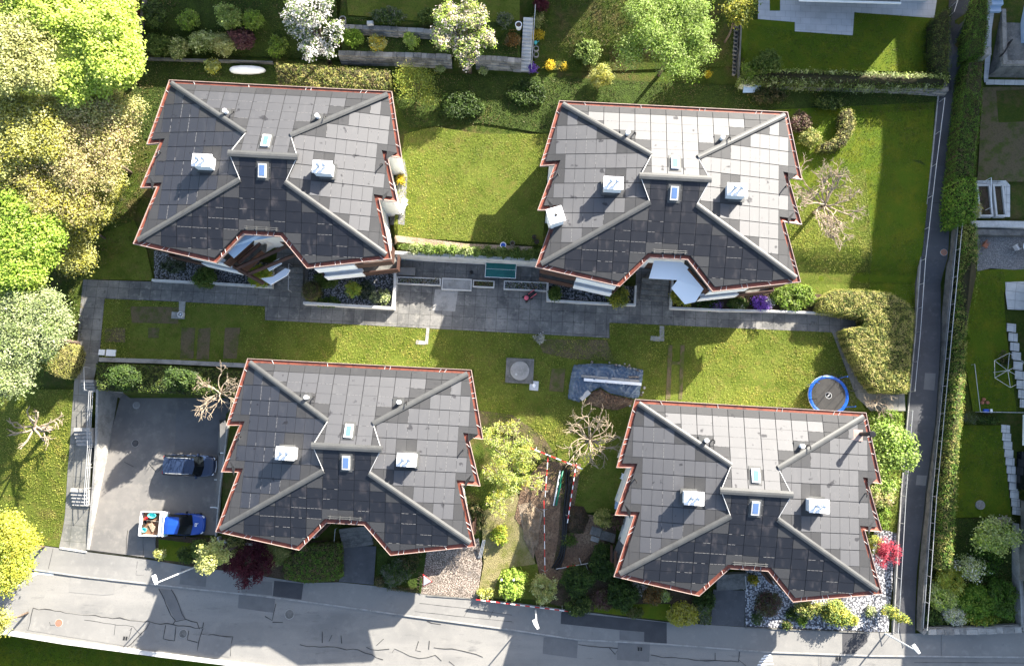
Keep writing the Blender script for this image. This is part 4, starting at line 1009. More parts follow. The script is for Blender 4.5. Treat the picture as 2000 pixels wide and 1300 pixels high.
grass('grass', [[(1500, 215), (1825, 200), (1790, 600), (1690, 612), (1690, 330), (1545, 420)], [(1448, 42), (1552, 62), (1665, 70), (1668, 25), (1824, 35), (1820, 138), (1446, 138)], [(1893, 528), (1960, 528), (1960, 570), (1965, 650), (1985, 800), (1903, 800), (1882, 690)], [(1872, 832), (1953, 832), (1972, 1006), (1864, 1008)], [(-20, 1244), (15, 1244), (300, 1286), (505, 1310), (300, 1310), (-20, 1310)]], 140, ['turfd'], 'fine dark green grass of the clipped lawns', .046)
grass('rough_grass', [[(672, 66), (900, 78), (1012, 84), (1012, 108), (672, 97)], [(680, 36), (900, 42), (900, 60), (676, 50)], [(262, 118), (535, 124), (770, 140), (1020, 148), (1440, 168), (1838, 188), (1825, 215), (1560, 230), (1095, 195), (1070, 255), (940, 250), (800, 250), (762, 178), (330, 157), (290, 270), (200, 330)], [(1042, 0), (1432, 0), (1432, 130), (1150, 140), (1045, 135)], [(285, 0), (660, 0), (665, 118), (535, 112), (285, 105)], [(230, 260), (300, 280), (262, 480), (170, 548), (160, 690), (90, 690), (60, 400)], [(1695, 808), (1765, 805), (1757, 1040), (1715, 1040)], [(1862, 1012), (1990, 1012), (1985, 1215), (1810, 1218), (1815, 1120), (1850, 1110)]], 70, ['weed'], 'tall rough grass and weeds on the banks', .07)

# ================================================================== walls, fences, steps
def wall(name, px, h, wd, m, label, cat='wall', zt=None, zb=None, group=None, ref='base'):
    """garden wall along photo pixels taken at the ground (ref base) or at the wall's top"""
    if zt is not None and ref == 'top': w3 = [P(a, b, zt if not hasattr(zt, '__len__') else zt[i]) for i, (a, b) in enumerate(px)]
    else: w3 = [G(a, b) for a, b in px]
    tops = [(zt if not hasattr(zt, '__len__') else zt[i]) if zt is not None else g(p.x, p.y) + h for i, p in enumerate(w3)]
    bots = [(zb if zb is not None else g(p.x, p.y)) - .3 for p in w3]
    o = MB().strip([(p.x, p.y) for p in w3], wd, bots, tops).build(name, m)
    return setp(o, label, cat, group)
wall('retaining_wall', [(190, 760), (187, 880), (181, 960), (171, 1073)], 0, .22, 'conc', 'tapering pale concrete retaining wall between stepped path and parking yard', zt=[2.95, 1.85, 1.05, .2], zb=-.1, ref='top')
wall('retaining_wall', [(771, 493), (900, 500), (1071, 509)], 0, .28, 'concw', 'white topped retaining wall behind the green table tennis table', zt=5.12, zb=2.9, ref='top')
wall('planter_wall', [(302, 549), (420, 555), (533, 562), (536, 515)], .5, .2, 'concw', 'pale planter wall curving round the pebble bed left of the entrance steps under the pergola house')
wall('planter_wall', [(597, 594), (680, 599), (770, 604), (774, 560), (774, 500)], .75, .22, 'concw', 'tall white planter wall beside the clipped ball bush and grey court')
wall('planter_wall', [(1069, 545), (1069, 588), (1150, 593), (1238, 597), (1240, 560)], .55, .18, 'concw', 'white planter wall below two bushes left of the steps with the white sails')
wall('planter_wall', [(1313, 520), (1308, 603), (1400, 607), (1500, 609), (1600, 613), (1690, 618)], .55, .18, 'concw', 'long white planter wall below the purple flowers')
wall('edging_wall', [(195, 702), (320, 706), (485, 714)], .15, .38, 'conc', 'grey concrete edging wall between worn turf and the clipped bank hedge')
wall('garden_wall', [(430, 1046), (431, 1055), (500, 1062)], .5, .14, 'conc', 'short grey garden wall behind the blue pickup truck')
def stonewall(name, px, z0, z1, wd, label, n, m1='rub', m2='rubl'):
    """a dry stone wall: courses of single blocks"""
    w3 = [P(a, b, z0) for a, b in px]; rr = random.Random(n); mb = MB()
    for a, b in zip(w3, w3[1:]):
        L = math.hypot(b.x - a.x, b.y - a.y); ang = math.atan2(b.y - a.y, b.x - a.x); nc = max(2, int((z1 - z0) / .28))
        for c in range(nc):
            x = 0; hgt = (z1 - z0) / nc; bat = -.05 * c
            while x < L - .05:
                l = min(rr.uniform(.45, 1.1), L - x); p = Vector((a.x, a.y)).lerp(Vector((b.x, b.y)), (x + l / 2) / L)
                off = Vector((-math.sin(ang), math.cos(ang))) * (.06 * c + rr.uniform(-.03, .03))
                mb.box((p.x + off.x, p.y + off.y, z0 + hgt * (c + .5) + rr.uniform(-.01, .01)), (l - .03, wd, hgt - .025), ang, rr.choice((0, 0, 1)))
                x += l
        mb.box(((a.x + b.x) / 2 - math.sin(ang) * .2, (a.y + b.y) / 2 + math.cos(ang) * .2, (z0 + z1) / 2 - .2), (L - .1, wd, z1 - z0 - .1), ang, 0)
    return setp(mb.build(name, [m1, m2]), label, 'wall')
stonewall('stone_wall', [(668, 123), (780, 126), (884, 130)], 5.4, 6.75, .45, 'dry stone wall below the left end of the flowering terrace', 3)
stonewall('stone_wall', [(930, 131), (1018, 137)], 5.4, 6.75, .45, 'short dry stone wall right beside the outdoor stairs', 4)
stonewall('stone_wall', [(668, 64), (780, 70), (900, 77)], 6.7, 7.55, .4, 'upper rough stone wall behind the yellow terrace shrub', 5)
stonewall('stone_wall', [(1440, 172), (1560, 178), (1700, 182), (1838, 190)], 5.05, 6.2, .40, 'long stone wall under the hedge of the patio garden', 6)
stonewall('stone_wall', [(1805, 1231), (1900, 1230), (1985, 1226)], .05, .75, .45, 'low boulder wall along the pavement in the lower right garden', 8, 'rubl', 'rub')
wall('garden_wall', [(1446, 40), (1441, 155)], .35, .12, 'concd', 'narrow kerb wall beside the row of concrete rings')
wall('garden_wall', [(1806, 1224), (1985, 1219), (1978, 1020)], .7, .10, 'conc', 'thin concrete rim around the lower right shrub garden')
wall('garden_wall', [(1988, 1060), (1990, 1150), (1996, 1230)], .35, .3, 'conc', 'curved concrete kerb wall right of the lower right garden')
wall('garden_wall', [(1897, 437), (1950, 437), (2060, 439)], 1.15, .55, 'concw', 'broad pale wall below the raised vegetable bed', zb=3.6, zt=4.85, ref='top')
wall('garden_wall', [(1890, 455), (2060, 457)], .35, .5, 'concd', 'low weathered step wall behind the red garden chair')
wall('lane_wall', [(1862, 440), (1842, 650), (1812, 967), (1793, 1230)], .55, .20, 'concd', 'long weathered concrete wall on the right side of the lane')
wall('lane_wall', [(1795, 1232), (1806, 1222)], .6, .3, 'rub', 'rough stone corner stub at the lower end of the lane')
wall('garden_wall', [(535, 125), (280, 117), (262, 118)], .35, .15, 'concd', 'low weathered wall behind the white dinghy')
wall('street_wall', [(-60, 1226), (15, 1235), (127, 1253), (300, 1276), (500, 1301), (600, 1322)], .10, .34, 'concw', 'long pale street wall above the dark embankment', zb=-2.8)
wall('garden_wall', [(262, 105), (277, 60), (285, 0)], .3, .3, 'concd', 'rubble wall beside the old timber shed')
wall('terrace_kerb', [(1441, 168), (1462, 172)], .7, .5, 'concw', 'pale concrete block at the left end of the long stone wall')
def steps(name, low, high, wd, n, label, m='conc', group=None, rise=.165):
    a = G(*low); b = G(*high); d = Vector((b.x - a.x, b.y - a.y)); L = d.length; ang = math.atan2(d.y, d.x); mb = MB(); z0 = min(a.z, b.z) 
    for i in range(n):
        l = L / n; c = Vector((a.x, a.y)) + d * ((i + .5) / n)
        top = a.z + .05 + rise * (i + 1)
        mb.box((c.x, c.y, (top + a.z - .6) / 2), (l + .001, wd, top - a.z + .6), ang)
        if i < n - 1:
            e = Vector((a.x, a.y)) + d * ((i + 1) / n); mb.box((e.x, e.y, top + .012), (.07, wd - .04, .03), ang, 1)  # dark strip at each riser, painting in the shade line of the step
    root = thing(name, a, label, 'steps', group)
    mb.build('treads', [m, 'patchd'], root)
    return root
gs = 'flights of the stepped path'
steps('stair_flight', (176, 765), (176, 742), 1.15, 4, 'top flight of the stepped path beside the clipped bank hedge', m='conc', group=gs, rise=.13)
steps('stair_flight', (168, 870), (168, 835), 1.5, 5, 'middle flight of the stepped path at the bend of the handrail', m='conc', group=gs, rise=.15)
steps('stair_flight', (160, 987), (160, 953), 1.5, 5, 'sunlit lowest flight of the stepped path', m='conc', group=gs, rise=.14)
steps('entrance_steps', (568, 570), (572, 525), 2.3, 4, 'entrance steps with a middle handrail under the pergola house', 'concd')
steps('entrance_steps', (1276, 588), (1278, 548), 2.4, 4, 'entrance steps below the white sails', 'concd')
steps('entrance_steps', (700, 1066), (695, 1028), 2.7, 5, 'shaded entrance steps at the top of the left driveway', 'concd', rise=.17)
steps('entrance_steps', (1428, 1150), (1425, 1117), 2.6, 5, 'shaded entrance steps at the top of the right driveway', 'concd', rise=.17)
st = thing('garden_stairs', G(1026, 138), 'long narrow concrete garden stairs beside the stone terraces', 'steps')
a0 = P(1026, 140, 5.5); b0 = P(1032, 34, 8.0); mb = MB()
for i in range(15):
    t = (i + .5) / 15; c = a0.lerp(b0, t); d = b0 - a0
    mb.box((c.x, c.y, c.z - .45), (.85, math.hypot(d.x, d.y) / 15 * 1.0, 1.0), math.atan2(d.y, d.x) - math.pi / 2)
mb.build('treads', 'concw', st)
MB().tube([a0 + Vector((.55, 0, .9)), b0 + Vector((.6, .6, .9))], .03, 6).build('handrail', 'galv', st)
MB().tube([a0 + Vector((.55, 0, -.2)), a0 + Vector((.55, 0, .9))], .025, 6).build('post', 'galv', st)
MB().tube([b0 + Vector((.6, .6, -.2)), b0 + Vector((.6, .6, .9))], .025, 6).build('post', 'galv', st)
def rail_fence(name, px, h, label, spacing=2.1, r=.028, rails=(1.0,), m='galv', lean=(0, 0), zs=None, cat='railing', mesh=False):
    w3 = [G(a, b) for a, b in px]
    if zs: w3 = [P(a, b, z) for (a, b), z in zip(px, zs)]
    root = thing(name, w3[0], label, cat)
    for q in rails: MB().tube([p + Vector((lean[0], lean[1], h * q)) for p in w3], r, 6).build('rail', m, root)
    for a, b in zip(w3, w3[1:]):
        k = max(1, round((b - a).length / spacing))
        for i in range(k + (1 if b is w3[-1] else 0)):
            p = a.lerp(b, i / k); MB().tube([p - Vector((0, 0, .2)), p + Vector((lean[0], lean[1], h))], r * .85, 5).build('post', m, root)
    if mesh:
        mb = MB(); n = len(w3)
        mb.add([(p.x, p.y, p.z) for p in w3] + [(p.x + lean[0], p.y + lean[1], p.z + h * .97) for p in w3], [(i, i + 1, n + i + 1, n + i) for i in range(n - 1)])
        mb.build('wire_mesh', 'net', root)
    return root
rail_fence('lane_railing', [(1834, 200), (1818, 327), (1797, 510), (1787, 650), (1776, 765)], .85, 'long steel railing on the left of the lane above the path opening', spacing=2.5)
rail_fence('lane_railing', [(1772, 802), (1759, 967), (1744, 1232)], .85, 'steel railing on the left of the lane below the path opening', spacing=2.5)
rail_fence('wire_fence', [(1863, 440), (1843, 650), (1813, 967), (1795, 1222)], 1.25, 'wire mesh fence on top of the weathered lane wall', spacing=2.4, rails=(.98, .5), mesh=True, cat='fence')
rail_fence('garden_fence', [(1856, 0), (1853, 18), (1846, 40)], 1.3, 'short metal fence at the top corner of the patio garden hedge', spacing=1.5, cat='fence')
rail_fence('handrail', [(187, 765), (183, 837), (184, 872), (178, 952), (178, 984)], .95, 'three bar steel handrail following the stepped path', zs=[2.7, 2.0, 1.75, 1.05, .7], rails=(1, .72, .44), r=.024, spacing=2.4, m='galv')
rail_fence('handrail', [(178, 762), (177, 718)], .95, 'short curved handrail at the top flight of the stepped path', rails=(1,), r=.026, spacing=1.9, m='galv')
rail_fence('handrail', [(570, 570), (571, 520)], .95, 'thin handrail in the middle of the entrance steps under the pergola house', rails=(1,), r=.025, spacing=1.1)
rail_fence('handrail', [(657, 1066), (660, 1030)], .9, 'handrail left of the shaded left driveway steps', rails=(1,), r=.022, spacing=1.6)
rail_fence('handrail', [(1452, 1150), (1449, 1120)], .9, 'handrail right of the shaded right driveway steps', rails=(1,), r=.022, spacing=1.6)

# ================================================================== vehicles
def loft(mb, secs, m=0, caps=True):
    n = len(secs[0]); vs = [p for s_ in secs for p in s_]
    fs = [(i * n + j, i * n + (j + 1) % n, (i + 1) * n + (j + 1) % n, (i + 1) * n + j) for i in range(len(secs) - 1) for j in range(n)]
    if caps: fs += [tuple(range(n)), tuple((len(secs) - 1) * n + j for j in range(n - 1, -1, -1))]
    return mb.add(vs, fs, m)
def ring(x, w_, zl, zt, crown=.03, sh=.9):
    h = [(0, zl), (w_ * .9, zl), (w_, zl + .16), (w_ * 1.0, (zl + zt) / 2), (w_ * .97, zt - .07), (w_ * sh, zt), (w_ * .5, zt + crown * .8), (0, zt + crown)]
    return [(x, y, z) for y, z in h] + [(x, -y, z) for y, z in h[-2:0:-1]]
def wheels(root, xs, y, r=.34):
    for x in xs:
        for s in (-1, 1):
            t = MB().lathe((0, 0, 0), [(r * .62, -.11), (r * .95, -.11), (r, -.06), (r, .06), (r * .95, .11), (r * .62, .11)], 20)
            t.v = [(x + v[0], s * y + v[2], r + v[1]) for v in t.v]
            w_ = t.build('wheel', 'rubber', root, world=False)
            q = MB().lathe((0, 0, 0), [(.02, s * .09), (r * .6, s * .115), (r * .62, s * .08)], 14); q.v = [(x + v[0], s * y + v[2], r + v[1]) for v in q.v]
            q.build('rim', 'rim', w_, world=False)
def smooth(o, levels=0, bev=0):
    if bev:
        md = o.modifiers.new('bevel', 'BEVEL'); md.width = bev; md.segments = 2; md.limit_method = 'ANGLE'
    for p in o.data.polygons: p.use_smooth = True
    if levels:
        md = o.modifiers.new('subsurf', 'SUBSURF'); md.levels = levels; md.render_levels = levels
    return o
c = G(379, 908)
suv = thing('parked_car', (c.x - .03, c.y, .09), 'dark blue estate car with roof rails parked nose to the house', 'car', None, -.035)
body = MB()
loft(body, [ring(x, w_, zl, zt) for x, w_, zl, zt in [(-2.33, .70, .45, .80), (-2.27, .82, .34, .98), (-2.0, .94, .28, 1.02), (-1.0, .965, .25, 1.02), (.2, .965, .25, 1.01), (1.1, .965, .25, 1.0), (1.5, .95, .26, .97), (1.95, .91, .28, .92), (2.2, .78, .32, .85), (2.33, .60, .40, .72)]])
smooth(body.build('body', 'bluecar', suv, world=False), 1)
gh = [(-2.24, .82, 1.0), (-2.02, .72, 1.42), (-1.7, .72, 1.53), (-.5, .73, 1.58), (.30, .71, 1.55), (.66, .68, 1.48), (1.30, .78, 1.0)]
cab = MB(); secs = []
for x, wr, z in gh:
    wb = .88; cv = .16 if x > .3 else (-.08 if x < -1.8 else 0); secs.append([(x - cv * .6, -wb, 1.0), (x, -wr, max(z, 1.01)), (x + cv, 0, max(z, 1.01) + .04), (x, wr, max(z, 1.01)), (x - cv * .6, wb, 1.0)])
n = 5
for i in range(len(secs) - 1):
    a, b = secs[i], secs[i + 1]
    for j in range(4):
        roof_ = j in (1, 2) and 1 <= i <= 4
        cab.add([a[j], a[j + 1], b[j + 1], b[j]], [(0, 1, 2, 3)], 0 if roof_ else 1)
smooth(cab.build('cabin', ['bluecar', 'dglass'], suv, world=False), 0)
for s in (-1, 1):
    MB().tube([(-1.75, s * .68, 1.53), (-1.5, s * .69, 1.60), (0, s * .69, 1.63), (.40, s * .67, 1.56)], .022, 5).build('roof_rail', 'galv', suv, world=False)
    MB().box((.85, s * 1.0, 1.06), (.16, .22, .15)).build('mirror', 'bluecar', suv, world=False)
    MB().lathe((2.10, s * .66, .74), [(.02, -.07), (.15, -.05), (.14, .05), (.02, .07)], 10, sx=1.2).build('headlight', 'lampw', suv, world=False)
    MB().box((-2.28, s * .66, .86), (.12, .26, .2)).build('tail_light', 'lampr', suv, world=False)
MB().tube([(2.33, -.55, .62), (2.40, 0, .60), (2.33, .55, .62)], .05, 6).build('grille', 'galv', suv, world=False)
MB().box((-.1, 0, 1.595), (.02, 1.2, .012)).build('roof_seam', 'black', suv, world=False)
wheels(suv, (-1.4, 1.4), .80)
c = G(351, 1019)
tr = thing('pickup_truck', (c.x, c.y - .05, .09), 'bright blue pickup truck with a white open load bed full of tools', 'truck', None, -.025)
body = MB()
loft(body, [ring(x, w_, zl, zt) for x, w_, zl, zt in [(-.55, .93, .35, 1.05), (.3, .95, .30, 1.08), (1.2, .95, .30, 1.10), (1.75, .93, .32, 1.05), (2.25, .86, .36, .98), (2.55, .72, .40, .88), (2.68, .55, .46, .76)]])
smooth(body.build('body', 'bluetr', tr, world=False), 1)
cab = MB(); secs = []
for x, wr, z in [(-.52, .80, 1.08), (-.45, .74, 1.72), (-.1, .74, 1.80), (.55, .72, 1.79), (.75, .70, 1.74), (1.62, .80, 1.08)]:
    cv = .15 if x > .5 else 0; secs.append([(x - cv * .6, -.88, 1.06), (x, -wr, z), (x + cv, 0, z + .04), (x, wr, z), (x - cv * .6, .88, 1.06)])
for i in range(len(secs) - 1):
    for j in range(4):
        cab.add([secs[i][j], secs[i][j + 1], secs[i + 1][j + 1], secs[i + 1][j]], [(0, 1, 2, 3)], 0 if (j in (1, 2) and i < 4) or i == 0 else 1)
smooth(cab.build('cabin', ['bluetr', 'dglass'], tr, world=False))
bed = MB().box((-1.75, 0, .82), (2.35, 2.05, .10))
for s in (-1, 1): bed.box((-1.75, s * 1.02, 1.05), (2.40, .06, .42))
bed.box((-2.93, 0, 1.05), (.06, 2.05, .42))
lb = bed.build('load_bed', 'white', tr, world=False)
MB().box((-1.78, 0, .875), (2.2, 1.94, .02)).build('bed_floor', 'brownl', lb, world=False)
MB().box((-.86, 0, 1.15), (.46, 2.0, .62)).box((-.60, 0, 1.25), (.10, 2.0, .8)).build('tool_box', 'white', tr, world=False)
MB().box((-.52, -.05, 1.40), (.09, 1.8, .10)).build('headboard', 'teal', tr, world=False)
for s in (-1, 1):
    MB().box((1.15, s * 1.06, 1.15), (.14, .22, .2)).build('mirror', 'black', tr, world=False)
    MB().lathe((2.42, s * .64, .80), [(.02, -.07), (.15, -.05), (.14, .05), (.02, .07)], 10, sx=1.2).build('headlight', 'lampw', tr, world=False)
    MB().box((-2.95, s * .8, .9), (.08, .22, .16)).build('tail_light', 'lampr', tr, world=False)
bn = MB()
for x, y, a, d in [(0, 0, 0, (.05, .30)), (.12, 0, 0, (.05, .30)), (.06, .12, 0, (.16, .05)), (.06, -.12, 0, (.16, .05)), (.2, .1, .5, (.16, .05))]:
    bn.box((1.95 + x, .02 + y, 1.10), (d[0], d[1], .02), a, ry=.10)
bn.build('hood_emblem', 'white', tr, world=False)
wheels(tr, (-1.85, 1.75), .82, .36)
def load(nm, lb_, cat, fn, m):
    p = Vector((c.x, c.y - .05, .09)); mb = MB(); fn(mb); o = thing(nm, p, lb_, cat, None, -.025); mb.build('shell', m, o, world=False); return o
load('plastic_tub', 'oval turquoise tub lying in the truck bed', 'tub', lambda m_: m_.lathe((-1.95, .72, .9), [(.22, 0), (.30, .30), (.27, .30), (.2, .05)], 18, sx=1.25, sy=.75), 'teal')
load('plastic_tub', 'crumpled turquoise tub at the rear corner of the truck bed', 'tub', lambda m_: m_.lathe((-2.55, -.55, .9), [(.16, 0), (.24, .26), (.21, .26), (.14, .05)], 9, sx=1.0, sy=.9), 'teal')
load('bucket', 'black bucket standing in the truck bed', 'bucket', lambda m_: m_.lathe((-2.5, .12, .9), [(.13, 0), (.17, .30), (.15, .30), (.11, .04)], 16), 'black')
load('fuel_can', 'red can lying in the truck bed', 'can', lambda m_: m_.box((-2.45, .48, 1.02), (.36, .2, .22), .6).lathe((-2.35, .55, 1.13), [(.05, 0), (.05, .08)], 10), 'red')
load('wood_board', 'pale wooden boards leaning in the truck bed', 'boards', lambda m_: m_.box((-1.95, -.3, .96), (.75, .35, .06), -1.0, ry=.05).box((-1.9, .25, 1.0), (1.1, .08, .06), -.1).box((-1.75, -.45, 1.02), (.5, .16, .05), 1.2), 'sand')
# ================================================================== street lamps
def lamp(base, head, hz, label, pole_m='white', cap=False):
    b = G(*base); hd = P(*head, hz); r = thing('street_lamp', b, label, 'street lamp', 'street lamps on the pavement')
    top = Vector((b.x, b.y, hz - .1)); d = (Vector((hd.x, hd.y, 0)) - Vector((b.x, b.y, 0))); L = d.length; d = d.normalized()
    MB().tube([b - Vector((0, 0, .2)), b.lerp(top, .5), top], [.075, .06, .045], 10).build('pole', pole_m, r)
    MB().tube([top, top + d * (L * .4) + Vector((0, 0, .10)), hd - d * .3], .04, 8).build('arm', 'white', r)
    ang = math.atan2(d.y, d.x); hdm = MB()
    for x0, x1, w0, w1 in ((-.35, .05, .10, .17), (.05, .42, .17, .15)):
        cs, sn = math.cos(ang), math.sin(ang)
        vs = []
        for x, w_ in ((x0, w0), (x1, w1)):
            for y, z in ((-w_, -.04), (w_, -.04), (w_ * .8, .07), (-w_ * .8, .07)):
                vs.append((hd.x + cs * x - sn * y, hd.y + sn * x + cs * y, hd.z + z))
        hdm.add(vs, [(0, 1, 5, 4), (1, 2, 6, 5), (2, 3, 7, 6), (3, 0, 4, 7), (0, 3, 2, 1), (4, 5, 6, 7)])
    hm = hdm.build('lamp_head', 'white', r); 
    MB().box((hd.x + d.x * .1, hd.y + d.y * .1, hd.z - .055), (.34, .2, .02), ang).build('lens', 'lampw', hm)
    return r
lamp((380, 1107), (303, 1132), 6.5, 'street lamp whose arm reaches over the pavement beside the pale yellow bush')
lamp((1046, 1190), (1047, 1219), 5.0, 'street lamp seen end on beside the red and white barrier')
lamp((1729, 1236), (1790, 1267), 5.0, 'street lamp at the foot of the lane beside the white pebbles')

# ================================================================== trees and shrubs
gl = 'trees of the wood on the left edge'
tree('leafy_tree', [(110, 40, 70), (190, 60, 62), (215, 120, 58, .95), (165, 150, 50, .9), (230, 40, 40, .9), (60, 20, 55), (245, 95, 34, .85)], 11, ['lime'], 'tall lime green maple in the top left corner', group=gl, leaf=0.108, dens=123, per=14, clump=.45, shell=.75, grow=1.05)
tree('leafy_tree', [(45, 90, 50), (70, 140, 42), (20, 140, 45), (60, 50, 36), (15, 60, 36)], 12, ['pale', 'pale', 'olive'], 'pale creamy blossoming tree left of the lime green maple', group=gl, leaf=0.104, dens=101, per=10, twigs=60, grow=1.1)
tree('leafy_tree', [(170, 200, 48), (235, 215, 36, .9), (120, 215, 44), (200, 165, 36, .9)], 8, ['olive', 'pale', 'twig'], 'olive twiggy tree below the lime green maple', group=gl, leaf=0.080, dens=108, per=9, shell=.6, twigs=90, grow=1.12)
tree('leafy_tree', [(60, 225, 52), (30, 290, 55), (95, 285, 44), (15, 210, 40)], 9, ['pale', 'olive', 'gold'], 'olive yellow tree at the left edge level with the first roof corner', group=gl, leaf=0.088, dens=101, per=9, shell=.6, twigs=90, grow=1.12)
tree('leafy_tree', [(160, 280, 52), (215, 280, 44, .9), (190, 330, 40, .85), (130, 330, 44), (245, 250, 28, .85)], 8, ['twig', 'olive', 'twig'], 'straw coloured twiggy tree beside the left eave of the first house', group=gl, leaf=0.076, dens=108, per=8, shell=.6, twigs=90, grow=1.12)
tree('leafy_tree', [(45, 350, 50), (100, 390, 42), (150, 390, 40, .9), (80, 340, 38)], 8, ['olive', 'twig', 'gold'], 'brownish olive tree above the fresh green tree', group=gl, leaf=0.080, dens=108, per=8, shell=.6, twigs=90, grow=1.12)
tree('leafy_tree', [(35, 415, 48), (75, 455, 44), (50, 510, 50), (20, 460, 40), (90, 500, 30, .9), (25, 560, 36, .9)], 10, ['fresh', 'fresh', 'lime'], 'fresh green tree at the left edge above the bluish pine', group=gl, leaf=0.100, dens=116, per=12, shell=.7, grow=1.08)
tree('leafy_tree', [(185, 415, 36, .8), (140, 450, 36), (215, 360, 34, .8), (150, 510, 34, .8), (120, 490, 30)], 5, ['gold', 'olive', 'pale'], 'low yellow olive thicket tree at the edge of the shaded lawn', group=gl, leaf=0.072, dens=123, per=8, shell=.6, twigs=90, grow=1.12)
tree('pine_tree', [(45, 625, 50), (95, 610, 38), (30, 690, 44), (85, 660, 40), (110, 640, 26, .9), (15, 740, 36), (15, 600, 36)], 10, ['blue', 'blue', 'mid'], 'pale bluish pine at the left edge beside the stepped path', 'tree', gl, leaf=0.096, dens=123, shell=.7, grow=1.08, m='needle', per=18, clump=.5, asp=.35)
tree('leafy_tree', [(70, 700, 30), (50, 735, 26), (60, 575, 26)], 5, ['green', 'mid'], 'dark glossy green tree between the bluish pine and the golden yew', group=gl, leaf=0.080, dens=116)
hedge('clipped_bush', [(88, 672), (110, 664), (136, 672), (143, 690), (136, 715), (122, 738), (100, 730), (80, 716), (76, 690)], 1.9, ['hgold', 'hgold', 'olive'], 'golden clipped yew block beside the stepped path', rounded=.5, cat='bush', leaf=0.040, dens=377)
tree('leafy_tree', [(15, 1050, 46), (35, 1095, 34), (5, 1120, 38), (45, 1060, 26, .9)], 6, ['gold', 'lime', 'gold'], 'bright yellow tree on the street corner at the left edge', group=gl, leaf=0.080, dens=123, per=10)
tree('leafy_tree', [(-2, 1205, 20), (4, 1225, 14)], 5, ['pale', 'gold'], 'pale yellow sprig crown at the left end of the street', group=gl, leaf=0.072, dens=123)
# upper gardens
gt_ = 'garden trees behind the houses'
tree('blossom_tree', [(612, 22, 46), (585, 55, 24, .9), (650, 65, 24, .9), (610, 90, 28, .8), (570, 25, 20, .9), (640, 100, 14, .8)], 7.5, ['green', 'mid'], 'white blossoming tree above the clipped hedge of the first house', group=gt_, leaf=.085, dens=95, second=('white', .62), m='petal', per=9, clump=.3)
tree('blossom_tree', [(880, 40, 38), (930, 35, 34), (870, 75, 28, .9), (905, 85, 34, .85), (945, 75, 24, .85), (915, 115, 18, .75)], 7.2, ['spring', 'lime'], 'pinkish white blossoming tree standing over the stone terraces', group=gt_, leaf=.085, dens=95, second=('blossom', .5), m='petal', per=9, clump=.3)
tree('leafy_tree', [(1290, 50, 62), (1350, 60, 42, .95), (1320, 110, 46, .9), (1230, 100, 34, .85), (1370, 100, 26, .85), (1260, 20, 40), (1350, 15, 40), (1345, 140, 22, .8)], 8, ['spring', 'spring', 'fresh'], 'large spring green tree with narrow leaves in the upper garden', group=gt_, leaf=.10, dens=90, per=8, clump=.5, asp=.34, shell=.3)
tree('leafy_tree', [(1447, 15, 30), (1440, 40, 16, .9)], 5, ['gold', 'mid'], 'small yellowish tree at the corner of the pale stone patio', group=gt_, leaf=.09, dens=95)
tree('leafy_tree', [(812, 165, 36), (835, 185, 22, .85), (795, 150, 22, .9)], 3.2, ['gold', 'lime', 'mid'], 'loose yellow green tree at the end of the clipped hedge', group=gt_, leaf=.07, dens=120, per=7, shell=.3, asp=.35)
gs_ = 'shrubs of the upper gardens'
S = lambda *a, **k: shrub(*a, **k)
S('shrub', 312, 88, 22, 1.4, ['green', 'mid'], 'dark green bush right of the timber shed', group=gs_)
S('shrub', 350, 95, 20, 1.5, ['pale', 'mid'], 'pale leaved bush second in the row above the white dinghy', group=gs_)
S('shrub', 395, 82, 26, 1.8, ['cream', 'mid'], 'cream flecked bush in the middle of the row above the white dinghy', group=gs_)
S('shrub', 437, 88, 24, 1.6, ['pale', 'olive'], 'straw green bush next to the mauve one', group=gs_)
S('shrub', 470, 72, 22, 1.7, ['mauve'], 'mauve leaved bush at the end of the row above the white dinghy', group=gs_)
S('shrub', 368, 38, 20, 1.4, ['fresh', 'mid'], 'fresh green bush alone in the upper left garden', group=gs_)
S('shrub', 450, 30, 26, 2.0, ['spring', 'mid'], 'spring green bush beside the thin garden branch', group=gs_)
S('shrub', 495, 40, 20, 1.6, ['fresh', 'mid'], 'light green bush left of the white blossoming tree', group=gs_)
S('shrub', 542, 92, 20, 1.5, ['mid', 'fresh'], 'slender green bush above the right end of the dinghy', group=gs_)
S('shrub', 300, 30, 26, 1.3, ['dark', 'green'], 'dark bush behind the timber shed', group=gs_)
S('shrub', 415, 130, 14, .7, ['gold', 'cream'], 'small yellow leaved bush against the roof edge below the white dinghy', group=gs_)
S('shrub', 690, 72, 20, 1.2, ['fresh'], 'round fresh green bush at the left end of the flowering terrace', group=gs_)
S('shrub', 738, 84, 17, .9, ['cream', 'yellow'], 'yellow flowering bush on the terrace', group=gs_)
S('shrub', 805, 78, 16, .9, ['lime', 'spring'], 'lime bush on the terrace left of the pinkish blossoming tree', group=gs_)
S('shrub', 1001, 80, 14, .9, ['orange', 'hbrown'], 'rusty orange bush beside the long garden stairs', group=gs_)
S('shrub', 985, 40, 16, .8, ['grey', 'mid'], 'grey leaved bush left of the white plant pot', group=gs_)
S('shrub', 760, 30, 34, .9, ['green', 'grey'], 'low grey green planting behind the upper stone wall', group=gs_, ry=14)
S('shrub', 840, 32, 26, .8, ['green', 'mid'], 'low green planting left of the pinkish blossom', group=gs_, ry=12)
S('shrub', 1057, 8, 14, 1.2, ['maroon'], 'dark red bush above the garden stairs', group=gs_)
S('shrub', 1052, 40, 14, 1.0, ['olive', 'mid'], 'olive bush below the dark red one', group=gs_)
S('shrub', 1175, 150, 24, 1.7, ['pale', 'gold'], 'pale yellow bush hanging over the bank below the spring green tree', group=gs_, asp=.3, shell=.3)
S('shrub', 1150, 100, 26, 1.0, ['mid', 'spring'], 'loose green bush left of the spring green tree', group=gs_)
